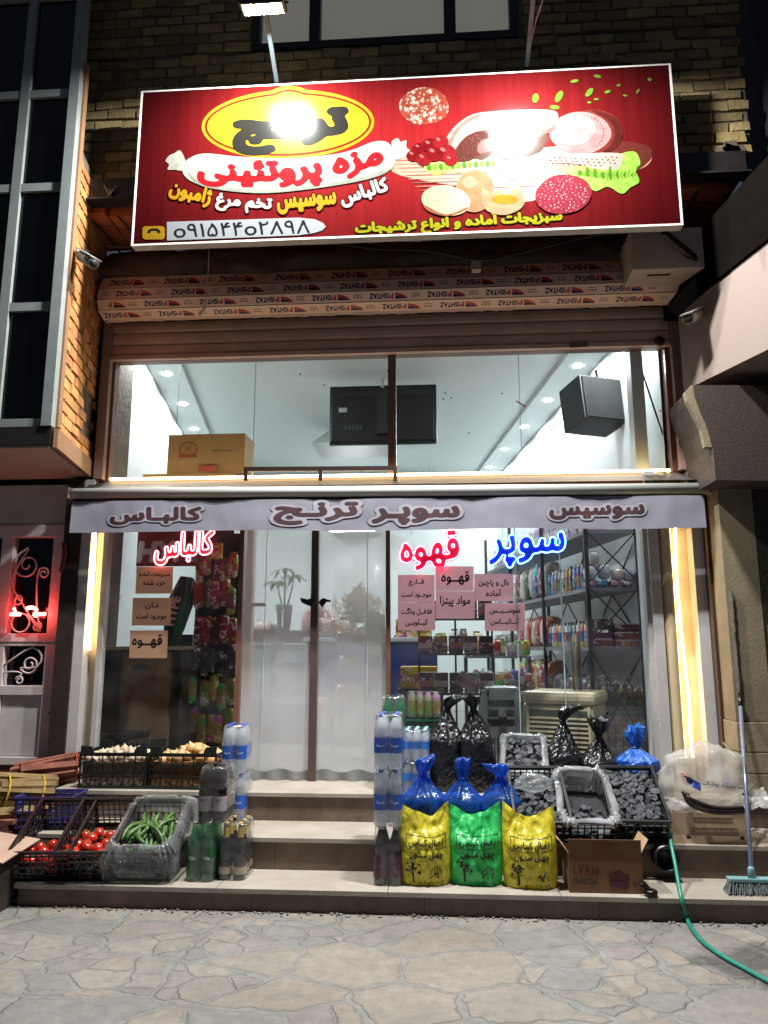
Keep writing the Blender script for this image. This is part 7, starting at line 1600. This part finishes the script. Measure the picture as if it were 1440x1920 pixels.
# ---------------------------------------------------------------- display stand of brown packets
ds = thing('display_stand', 'dark wire display stand of brown snack packets in the right window', 'display stand', (IX(845, 6.5), 6.5, Z3)); dx0, dx1 = IX(785, 6.5), IX(925, 6.5)
m_ = MB()
for x in (dx0, (dx0 + dx1) / 2, dx1): m_.tube([(x, 6.62, Z3), (x, 6.62, 1.95)], .010, 6)
DL = [at(850, y, 6.5).z for y in (1300, 1226, 1160)]
for z in DL:
    m_.box((dx0, 6.42, z - .012), (dx1, 6.63, z))
    m_.tube([(dx0, 6.42, z + .03), (dx1, 6.42, z + .03)], .004, 5)
m_.build('frame', steel_d, ds)
for r, z in enumerate(DL):
    for i in range(5):
        x = lerp(dx0 + .06, dx1 - .06, i / 4); c = ('#3a2420', '#4a2c22', '#5a4a44', '#6a3a20', '#2a1a18', '#8a6a3a', '#7a8a90')[(i * 2 + r * 3) % 7]
        o = box_good('snack_packet', 'packet', c, .115, .09, .15 if r else .17, ('#9a6a3a', '#a9a29a', '#6a3a28')[(i + r) % 3]); put(o, (x, 6.52 + random.uniform(-.02, .02), z + .001), random.uniform(-.15, .15), 'brown snack packet, %s from the left on the %s tier of the wire display stand' % (ordn(i), ('lowest', 'middle', 'top')[r]), 'packets on the wire display stand')
o = box_good('snack_packet', 'packet', '#8a7468', .16, .05, .12, '#6a3a34'); put(o, Vector((IX(868, 6.38), 6.37, DL[0] + .05)), R(10), 'loose packet tipped sideways in front of the wire display stand', 'packets on the wire display stand'); o.rotation_euler = (0, R(28), 0)
# ---------------------------------------------------------------- juice cans on green crates by the window
gx = IX(794, 6.10); gz0 = at(794, 1345, 6.1).z
gcr = crate('green plastic crate under the pack of juice bottles', (gx, 6.12, Z3 + .001), 0, 0, (.30, .24, gz0 - Z3 - .012, 8, 6, 6, .010), mat('crate_emerald', '#1a5a38', .4, var=.15), group=None)
jp = thing('juice_pack', 'shrink wrapped pack of juice bottles on the green crate in the window', 'bottle pack', (gx, 6.12, gz0))
for j in range(2):
    for i in range(4):
        b = MB().lathe([(.026, 0), (.030, .006), (.030, .15), (.022, .175), (.018, .178), (.018, .195)], 12, Matrix.Translation(((i - 1.5) * .064, (j - .5) * .064, .001))).build('bottle', P_('c', '#b9b48a'), jp, True)
        lb = MB(); lb.lathe([(.031, .03), (.031, .13)], 12, Matrix.Translation(((i - 1.5) * .064, (j - .5) * .064, .001)), cap=False); lb.build('label', P_('c', ('#8a9a2a', '#b08a2a')[(i + j) % 2]), b, True)
m_ = MB(); m_.box((-.135, -.07, .0), (.135, .07, .2), bev=.02); m_.build('shrink_wrap', wrapm, jp, True)
# ---------------------------------------------------------------- table with yellow and blue boxes behind
tbl = thing('chest_freezer', 'blue and white chest freezer in the middle of the shop', 'freezer', (-.4, 8.3, Z3)); fx0, fx1 = IX(572, 8.0), IX(820, 8.0); fz = at(640, 1195, 8.0).z
m_ = MB(); m_.box((fx0, 8.0, Z3 + .04), (fx1, 8.7, fz - .05), bev=.01); m_.build('body', mat('freezer_blue', '#2c3a74', .35, var=.1), tbl)
m_ = MB(); m_.box((fx0 - .02, 7.98, fz - .05), (fx1 + .02, 8.72, fz), bev=.012); m_.box((fx0 - .004, 7.995, Z3 + .04), (fx0 + .04, 8.0, fz - .05)); m_.build('lid', mat('freezer_white', '#b9bcc0', .3, var=.03), tbl)
for i, (px, w, h, c, b, lab) in enumerate(((785, .26, .13, '#b08a1c', '#8a6a1c', 'yellow and brown carton on the right end of the chest freezer'), (760, .22, .20, '#a87a1c', '#7a5a1c', 'yellow carton standing behind on the chest freezer'))):
    o = box_good('carton', 'carton', c, w, .2, h, b); put(o, (IX(px, 8.2), 8.2 + .2 * i, fz + .001), 0, lab)
yb = box_good('carton', 'carton', '#b0881e', .34, .2, .2, '#8a5a28'); put(yb, (IX(785, 7.2), 7.2, at(785, 1290, 7.2).z), 0, 'yellow printed carton low behind the pink notices'); 
st2 = thing('low_stand', 'low dark stand carrying a red box and the yellow carton behind the door', 'stand', (IX(790, 7.2), 7.2, Z3)); z_ = at(785, 1290, 7.2).z; m_ = MB(); m_.box((IX(748, 7.2), 7.05, z_ - .03), (IX(830, 7.2), 7.42, z_ - .001)); 
for x in (IX(752, 7.2), IX(824, 7.2)): m_.box((x, 7.07, Z3), (x + .03, 7.40, z_ - .03))
m_.build('frame', steel_d, st2)
o = box_good('carton', 'carton', '#7a2a34', .2, .12, .1); put(o, (IX(800, 7.0), 6.98, z_ - .13), 0, 'dark red carton in front of the low stand'); 
m_ = MB(); m_.box((IX(775, 7), 6.9, Z3), (IX(825, 7), 7.04, z_ - .131)); o = m_.build('cardboard_box', card2); recenter(o, (IX(800, 7), 6.97, Z3)); tag(o, 'plain brown box under the dark red carton behind the display stand', 'carton')
for i in range(14):
    px = 752 + (i % 7) * 24 + random.uniform(-6, 6); c = ('#2a3a7a', '#c2c2ba', '#3a6a3a', '#8a8a3a', '#a0a4a8', '#4a3a2a', '#b0a04a')[i % 7]
    o = cyl_good('jar', 'jar', c, .05, .16 + .03 * (i % 3), ('#d0d0cc', '#2a2a2a')[i % 2], .8); put(o, (IX(px, 9.6), 9.6 + (i // 7) * .14, 1.52), 0, '%s jar, %s from the left in the %s row on the far table' % (('navy', 'white', 'green', 'olive', 'grey', 'brown', 'mustard')[i % 7], ordn(i % 7), ('front', 'rear')[i // 7]), 'jars on the far table')
ft = thing('table', 'far table holding rows of jars seen under the pink notices', 'table', (IX(830, 9.7), 9.7, Z3)); m_ = MB(); m_.box((IX(742, 9.6), 9.45, 1.48), (IX(925, 9.6), 9.95, 1.519)); m_.build('top', shm, ft)
for x in (IX(745, 9.6), IX(920, 9.6)): MB().box((x, 9.5, Z3), (x + .04, 9.9, 1.48)).build('leg', steel_d, ft)
# crowded middle table between the display stand and the rack
mt = thing('goods_table', 'low table crowded with mixed packets between the display stand and the rack', 'table', (IX(945, 7.5), 7.6, Z3)); m_ = MB(); ta, tb_ = IX(872, 7.4), IX(1000, 7.4)
for z in (1.13, 1.42): m_.box((ta, 7.4 + (z - 1.13) * .6, z - .02), (tb_, 7.85, z))
m_.build('top', shm, mt)
for x in (ta, tb_ - .03): MB().box((x, 7.6, Z3), (x + .03, 7.84, 1.40)).build('leg', steel_d, mt)
mcol = (('#a8342a', 'red'), ('#c2b8a8', 'cream'), ('#2a5a9a', 'blue'), ('#4a7a34', 'green'), ('#b08a2a', 'yellow'), ('#7a3a6a', 'purple'), ('#8a8f98', 'grey'), ('#b8622a', 'orange'))
for r, (z, y) in enumerate(((1.131, 7.46), (1.131, 7.56), (1.421, 7.68), (1.421, 7.78))):
    for i in range(9):
        cc_, nm = mcol[(i * 3 + r * 2) % 8]; k = (i * 5 + r) % 4
        o = (cyl_good('jar', 'jar', cc_, .034, .13, '#c9c9c4', .75) if k == 0 else box_good('small_box', 'box', cc_, .07, .05, .12, '#c9c2b8') if k == 1 else bag_good('packet', 'packet', cc_, .085, .06, .15, i % 4) if k == 2 else cyl_good('bottle', 'bottle', cc_, .03, .17, '#2a2a2a', .45, '#c9c2b8'))
        put(o, (lerp(ta + .05, tb_ - .05, i / 8) + random.uniform(-.012, .012), y, z), random.uniform(-.4, .4), '%s %s, %s from the left in the %s row of the crowded table' % (nm, o['category'], ordn(i), ('front', 'second', 'third', 'rear')[r]), 'mixed packets on the crowded table')
# acrylic tube with sticks on the cooler
jt = thing('stick_jar', 'tall clear tube of dark sticks standing on the air cooler', 'jar', (IX(1080, 6.2), 6.22, 1.166)); m_ = MB(); m_.lathe([(.045, 0), (.045, .40)], 16, Matrix.Translation(jt.location), cap=False); m_.build('tube', clear('acrylic', (.92, .94, .95), haze=.05, refl=1.5), jt)
for i in range(5): m_ = MB(); a = i * 1.3; m_.tube([Vector(jt.location) + Vector((.03 * math.cos(a), .03 * math.sin(a), .003)), Vector(jt.location) + Vector((.034 * math.cos(a), .034 * math.sin(a), .43))], .007, 6); m_.build('stick', pmat('stick%d' % (i % 2), ('#2a1a12', '#b0904a')[i % 2], .4), jt)

# ---------------------------------------------------------------- left window: cabinet, hanging packets, banner
cbx0, cbx1 = IX(172, 6.10), IX(345, 6.10); ct_ = at(250, 1212, 6.1).z
cab_ = thing('cabinet', 'dark wooden cabinet with a pale top in the left window', 'cabinet', ((cbx0 + cbx1) / 2, 6.3, Z3)); wd = mat('dark_wood', '#241510', .35, c2='#36201a', vscale=5)
m_ = MB(); m_.box((cbx0, 6.10, Z3), (cbx0 + .25, 6.60, ct_ - .03)); m_.box((cbx1 - .02, 6.10, Z3), (cbx1, 6.6, ct_ - .03)); m_.box((cbx0 + .25, 6.5, Z3), (cbx1 - .02, 6.6, ct_ - .03)); m_.build('body', wd, cab_)
m_ = MB(); m_.box((cbx0 - .03, 6.07, ct_ - .029), (cbx1 + .04, 6.62, ct_), bev=.006); m_.build('top', mat('cabinet_top', '#9a8a68', .35, c2='#85765a', vscale=5), cab_)
cn = thing('carton', 'tall brown carton with a dark green oval inside the dark cabinet', 'carton', ((IX(222, 6.1) + IX(320, 6.1)) / 2, 6.25, Z3)); m_ = MB(); a, b = IX(222, 6.1), IX(320, 6.1); m_.box((a, 6.12, Z3 + .001), (b, 6.48, ct_ - .05)); m_.build('box', mat('brown_carton', '#6d5236', .7, var=.1), cn)
m_ = MB(); ink(m_, [ell(0, 0, .085, .028, 30)], lambda u, v: Vector(((a + b) / 2 - .02 + u, 6.1185, ct_ - .17 + v))); m_.build('oval', pmat('carton_green', '#1f3a1a', .6), cn)
m_ = MB(); write(m_, '100', Vector(((a + b) / 2, 6.1185, Z3 + .24)), X, Z, w=.12, bold=.02); m_.box((a + .005, 6.1185, Z3 + .21), ((a + b) / 2 - .08, 6.1195, Z3 + .27)); m_.box(((a + b) / 2 + .08, 6.1185, Z3 + .21), (b - .005, 6.1195, Z3 + .27)); m_.build('lettering', inkb, cn)
bn = crate('black lattice crate standing inside the left window behind the garlic', (IX(225, 6.02), 6.03 + .0, Z3 + .001), 0, 0, (.50, .12, .33, 12, 3, 6, .008), black_p, group=None)
hs_ = thing('snack_rack', 'tall dark rack hung with snack packets beside the sliding door', 'rack', (IX(402, 6.35), 6.35, Z3)); hx0, hx1 = IX(362, 6.35), IX(442, 6.35); m_ = MB()
for x in (hx0, hx1): m_.tube([(x, 6.4, Z3), (x, 6.4, 2.5)], .012, 6)
for z in (2.32, 2.02, 1.66, 1.36, 1.10): m_.tube([(hx0, 6.4, z), (hx1, 6.4, z)], .006, 6)
for x in (lerp(hx0, hx1, .35), lerp(hx0, hx1, .7)): m_.box((x - .02, 6.38, Z3), (x + .02, 6.42, 1.0))
m_.build('frame', steel_d, hs_); MB().box((hx0 - .02, 6.45, Z3), (hx1 + .03, 6.47, 2.5)).build('back_panel', mat('rack_back', '#181517', .6, var=.3), hs_)
for r, (z, cs_, h) in enumerate(((2.30, ('#7a1c22', '#9a4a1c', '#5a1a2a'), .22), (2.05, ('#8a1c24', '#6a2a3a', '#8a2a2a'), .24), (1.78, ('#7a1a20', '#8a2228', '#4a1c26'), .24), (1.50, ('#1c1a1e', '#2a2a30', '#1a1c22'), .20), (1.24, ('#a08a1c', '#8a7a1a', '#b09a2a'), .22), (.98, ('#a88e1c', '#8d7a1c', '#94841f'), .22))):
    for i in range(5):
        c = cs_[i % 3]; o = bag_good('snack_bag', 'packet', c, .085, .06, h, (i + r) % 4, .18); put(o, (lerp(hx0 + .03, hx1 - .03, i / 4) + random.uniform(-.018, .018), 6.34 + random.uniform(-.04, .02), z - h + random.uniform(-.05, .04)), random.uniform(-.5, .5), '%s snack packet, %s from the left in the %s row of the hanging rack' % (('dark red', 'crimson', 'red', 'black', 'yellow', 'golden')[r], ordn(i), ('topmost', 'second', 'third', 'fourth', 'fifth', 'lowest')[r]), 'packets on the hanging rack')
hb = thing('poster', 'dark red poster with white letters high in the left window', 'poster', (IX(310, 6.6), 6.6, 2.2)); a, b = at(255, 1062, 6.6), at(440, 960, 6.6); MB().box((a.x, 6.6, a.z), (b.x, 6.62, b.z)).build('board', pmat('poster_red', '#7c1016', .4), hb)
m_ = MB(); write(m_, 'HYPE', Vector((at(318, 1034, 6.595).x, 6.597, at(318, 1034, 6.595).z)), X, Z, w=.62, h=.20, bold=.06, slant=.12); m_.build('lettering', pmat('poster_white', '#b9b4b2', .4), hb); MB().beam((a.x + .3, 6.63, b.z), (a.x + .3, 6.63, ZC), .004, .004).build('hanger', steel_d, hb)
yt = thing('snack_bag', 'yellow and orange packet hung under the end of the red neon word', 'packet', at(407, 1050, 6.3)); c0 = at(407, 1033, 6.3); m_ = MB(); m_.box((-.05, -.02, -.07), (.05, .02, .07), Matrix.Translation(c0), bev=.015); m_.build('film', P_('c', '#c07a14'), yt); m_ = MB(); ink(m_, [[(-.03, -.02), (.03, .0), (.01, .03), (-.02, .02)]], lambda u, v: c0 + Vector((u, -.0215, v))); m_.build('print', P_('c', '#a02a1c'), yt)
um = thing('umbrella', 'closed black and green parasol leaning behind the salmon notices', 'umbrella', at(318, 1205, 6.35)); p0, p1 = at(316, 1215, 6.33), at(352, 1085, 6.45); d = (p1 - p0); m_ = MB(); m_.tube([p0 - d * .15, p0, p0 + d * .3, p0 + d * .7, p1], [.03, .06, .09, .11, .07], 14); m_.build('canopy', mat('parasol_black', '#12181a', .5, var=.3), um); m_ = MB(); m_.tube([p0 - d * .1 + Vector((.05, -.03, 0)), p0 + d * .4 + Vector((.07, -.07, 0)), p1 + Vector((.04, -.05, 0))], [.02, .05, .03], 10); m_.build('stripe', mat('parasol_green', '#1d6a4c', .5), um)
m_ = MB(); e = d.normalized(); write(m_, 'HYPE', p0 + d * .52 + Vector((-.01, -.116, 0)), e, Vector((0, -.3, 0)) + Vector((-e.z, 0, e.x)) * 1, w=.26, h=.075, bold=.04); m_.build('lettering', pmat('poster_white', '#b9b4b2', .4), um)
fr_e = thing('fridge', 'dark drinks fridge with pale vertical letters behind the cabinet', 'fridge', (IX(342, 6.75), 6.75, Z3)); a, b = IX(322, 6.75), IX(362, 6.75); MB().box((a, 6.72, Z3), (b, 7.2, 1.62)).build('body', mat('fridge_black', '#141414', .35, var=.2), fr_e); m_ = MB(); write(m_, 'HYPE', Vector(((a + b) / 2, 6.7185, 1.16)), Vector((0, 0, -1)), X, w=.72, h=.11, bold=.06); m_.build('lettering', pmat('fridge_grey', '#7a7672', .4), fr_e)
sw = thing('wall_switch', 'pair of white wall switches low on the left wall of the shop', 'switch', at(214, 1146, 6.25)); 
for i in range(2):
    y = 6.20 + i * .11; x = lw(y) + .008; MB().box((x - .006, y, 1.66), (x + .006, y + .09, 1.74), bev=.003).build('plate', marble, sw)
fx_ = thing('wall_socket', 'brown and white wall box higher on the left wall of the shop', 'socket', (lw(6.25), 6.25, 1.95)); y = 6.2; x = lw(y); MB().box((x, y, 1.96), (x + .03, y + .12, 2.08), bev=.004).build('cover', mat('socket_brown', '#8a5a3a', .5), fx_); MB().box((x, y - .02, 1.91), (x + .04, y + .14, 1.955), bev=.004).build('base', marble, fx_)
# ---------------------------------------------------------------- behind the door: counter, plant, bread, dried herbs
cn_ = thing('counter', 'dark counter with glass panels across the back of the shop', 'counter', (-1.2, 9.4, Z3)); c0, c1 = IX(440, 9.4), IX(720, 9.4); ctz = at(560, 1182, 9.4).z
m_ = MB(); m_.box((c0, 9.35, ctz - .16), (c1, 9.95, ctz)); m_.build('top', mat('counter_brown', '#4a3a34', .4, var=.1), cn_); m_ = MB()
for x in np.linspace(c0, c1 - .04, 5): m_.box((x, 9.36, Z3), (x + .04, 9.94, ctz - .16))
m_.build('post', mat('counter_post', '#5a5654', .4), cn_); m_ = MB(); m_.box((c0, 9.42, Z3 + .35), (c1, 9.43, ctz - .17)); m_.build('panel', mat('counter_panel', '#7d8a90', .3, var=.05), cn_); m_ = MB(); m_.box((c0, 9.45, Z3), (c1, 9.94, Z3 + .35)); m_.build('base', mat('counter_base', '#6a666c', .5), cn_)
pt = thing('potted_plant', 'palm like plant in a dark striped pot on the counter behind the door', 'plant', (IX(530, 9.5), 9.55, ctz)); pc = Vector(pt.location); m_ = MB(); m_.lathe([(.075, 0), (.11, .30), (.115, .33), (.10, .33), (.09, .29)], 16, Matrix.Translation(pc)); m_.build('pot', mat('dark_pot', '#2c2a2c', .35, var=.3), pt)
m_ = MB(); m_.box((-.012, -.118, .03), (.012, -.085, .29), Matrix.Translation(pc) @ Matrix.Rotation(R(-3), 4, 'X')); m_.build('stripe', P_('c', '#8a8a8a'), pt)
m_ = MB(); random.seed(17)
for k, (sx, hh) in enumerate(((-.10, .30), (0, .46), (.12, .38))):
    top = pc + Vector((sx, 0, .32 + hh)); m_.tube([pc + Vector((sx * .3, 0, .3)), pc + Vector((sx * .8, 0, .32 + hh * .6)), top], [.014, .01, .006], 6)
    for j in range(9):
        a = j * .7 + k; dr_ = Vector((math.cos(a), math.sin(a) * .6, random.uniform(.15, .5))); n_ = Vector((0, 0, 1)).cross(dr_).normalized() * .034; p = [top + dr_ * .23 * s - Vector((0, 0, .17 * s * s)) for s in (0, .35, .7, 1)]
        m_.add([p[0], p[1] - n_, p[1] + n_, p[2] - n_ * .9, p[2] + n_ * .9, p[3]], [(0, 1, 2), (1, 3, 4, 2), (3, 5, 4)], True)
m_.build('frond', mat('plant_green', '#27401f', .5, c2='#4a6a3a', vscale=20), pt)
for i, (px, h, r, c, cap, lab) in enumerate(((585, .30, .06, '#8a4a5a', '#8aa0b0', 'pink decanter'), (598, .40, .055, '#7a3a4a', '#a0b0c0', 'taller rose decanter'), (573, .24, .06, '#a07a7a', '#8a5a4a', 'blush jar'), (610, .26, .06, '#9a5a5a', '#b08a6a', 'coral jar'), (628, .42, .05, '#5a4a3a', '#a09a7a', 'dark square bottle'), (622, .2, .05, '#8a6a5a', '#7a4a3a', 'short brown jar'), (648, .18, .05, '#a08a7a', '#6a4a3a', 'beige jar'), (660, .22, .045, '#7a5a5a', '#5a3a3a', 'mauve bottle'), (492, .12, .12, '#b9a89a', '#a58a7a', 'low wide bread basket'), (505, .10, .08, '#a8988a', None, 'flat tin'))):
    o = cyl_good('bottle' if h > .25 else 'jar', 'bottle' if h > .25 else 'jar', c, r, h, cap, .5, '#c9b9a9' if i == 4 else None); put(o, (IX(px, 9.5), 9.5 + .12 * (i % 2), ctz + .001), 0, lab + ' on the back counter seen through the door', 'things on the back counter')
bs = thing('bread_stand', 'wire stand of bagged loaves behind the right door leaf', 'stand', (IX(665, 6.9), 6.9, Z3)); x0, x1 = IX(628, 6.9), IX(708, 6.9); m_ = MB()
BL = [at(665, y, 6.9).z for y in (1395, 1330, 1252, 1205)]
for x in (x0, x1):
    for y in (6.85, 7.2): m_.tube([(x, y, Z3), (x, y, 1.78)], .008, 6)
for z in BL: m_.box((x0, 6.84, z - .012), (x1, 7.21, z))
m_.build('frame', rust, bs)
for i, (px, r, w, h, c, lab) in enumerate(((650, 0, .26, .24, '#b0a58a', 'large bag of pale loaves, lowest on the bread stand'), (652, 1, .24, .22, '#a8967a', 'bag of flat loaves on the second tier of the bread stand'), (690, 1, .2, .22, '#a39276', 'slanting bag on the second tier of the bread stand'), (648, 3, .15, .10, '#8a5a3a', 'small bag of brown rolls on top of the bread stand'), (676, 3, .12, .14, '#b08a6a', 'cream packet on top of the bread stand'), (655, 2, .2, .11, '#a8a095', 'glossy bag of rolls on the third tier of the bread stand'))):
    o = bag_good('bread_bag', 'bread', c, w, .22, h, i + 10, .25); put(o, (IX(px, 6.95), 6.98, BL[r] + .001), random.uniform(-.3, .3), lab, 'bagged bread')
o = bag_good('bread_bag', 'bread', '#8a5a2c', .34, .26, .2, 31, .2); put(o, (IX(612, 8.1), 8.2, fz + .001), .2, 'brown loaf in a knotted clear bag on the chest freezer', 'bagged bread')
o = bag_good('bread_bag', 'bread', '#b8853a', .10, .12, .18, 33, .25); put(o, (IX(604, 7.2), 7.25, at(604, 1345, 7.25).z), 0, 'yellow packet on a white pedestal left of the bread stand', 'bagged bread')
m_ = MB(); m_.lathe([(.09, 0), (.03, .03), (.025, .25), (.08, at(604, 1345, 7.25).z - Z3 - .002)], 14, Matrix.Translation((IX(604, 7.2), 7.25, Z3))); o = m_.build('pedestal', marble); recenter(o, (IX(604, 7.2), 7.25, Z3)); tag(o, 'slim white pedestal left of the bread stand', 'pedestal')
hr = thing('dried_herb_bag', 'big clear bag of dried straw coloured herbs on the bread stand', 'herb bag', (IX(672, 7.0), 7.0, 1.78)); hc = Vector((IX(675, 7.0), 7.0, 1.78)); m_ = MB(); random.seed(8)
for i in range(700):
    a = random.uniform(0, 6.28); s = random.random() ** .6; p = hc + Vector((.20 * s * math.cos(a) * random.uniform(.5, 1.1), .13 * s * math.sin(a), random.uniform(-.05, .34) * (1 - .5 * s))); d = Vector((random.uniform(-1, 1), random.uniform(-.6, .6), random.uniform(-.2, 1))).normalized() * .03; n_ = d.orthogonal() * .3
    m_.add([p - d, p + n_, p + d, p - n_], [(0, 1, 2, 3)])
o_ = m_.build('herbs', mat('straw', '#b59a62', .8, c2='#8d7544', vscale=15), hr)
m_ = MB(); m_.lathe([(.17, -.08), (.20, .05), (.22, .2), (.20, .32), (.15, .42), (.10, .50), (.05, .56)], 30, Matrix.Translation(hc), lambda a, s, r, z: (1.2 * r * math.cos(a) * (1 + .12 * nz(math.cos(a) * 3, math.sin(a) * 3, z * 6)), .8 * r * math.sin(a), z + .03 * nz(a * 2, z * 3)), cap=False); m_.build('film', clear('bag_film', (.95, .96, .96), haze=.16, hn=.1, refl=.4, rough=.1, bump=.8, bscale=14, ior=1.45, space='obj'), hr)
gb_ = bag_good('herb_packet', 'packet', '#6a6a2c', .2, .14, .42, 40, .3); put(gb_, (IX(702, 6.75), 6.78, at(702, 1235, 6.78).z), 0, 'tall olive packet beside the bagged herbs at the right door leaf'); m_ = MB(); m_.box((IX(690, 6.8), 6.7, Z3), (IX(716, 6.8), 6.835, at(702, 1235, 6.78).z - .001)); o = m_.build('crate_stack', mat('maroon_box', '#4a1c1c', .5)); o.name = 'maroon_box'; recenter(o, (IX(703, 6.8), 6.77, Z3)); tag(o, 'tall maroon box under the olive packet', 'box')
df = thing('door_post', 'pale timber post with a hanging tag inside the left door leaf', 'post', (IX(462, 6.2), 6.2, Z3)); m_ = MB(); m_.box((IX(456, 6.2), 6.15, Z3), (IX(472, 6.2), 6.25, 2.75)); m_.build('shaft', mat('pale_timber', '#a58a6a', .5), df); m_ = MB(); m_.box((IX(473, 6.2), 6.16, at(480, 1137, 6.2).z), (IX(496, 6.2), 6.2, at(480, 1131, 6.2).z)); m_.build('arm', rust, df)
sk_ = thing('seating', 'dim grey upholstered seats low behind the misty left door leaf', 'seat', (IX(520, 8.4), 8.4, Z3)); m_ = MB(); m_.box((IX(500, 8.4), 8.1, Z3), (IX(565, 8.4), 8.7, Z3 + .42), bev=.06); m_.box((IX(500, 8.4), 8.55, Z3 + .42), (IX(565, 8.4), 8.72, Z3 + .85), bev=.05); m_.build('cushion', mat('grey_fabric', '#4a4a5c', .8, bump=.2), sk_)
for o in col.objects:
    if o.parent is None and o.get('category') and not o.get('label') and o.get('kind') is None: o['label'] = 'unnamed ' + o['category']; print('NOLABEL', o.name)
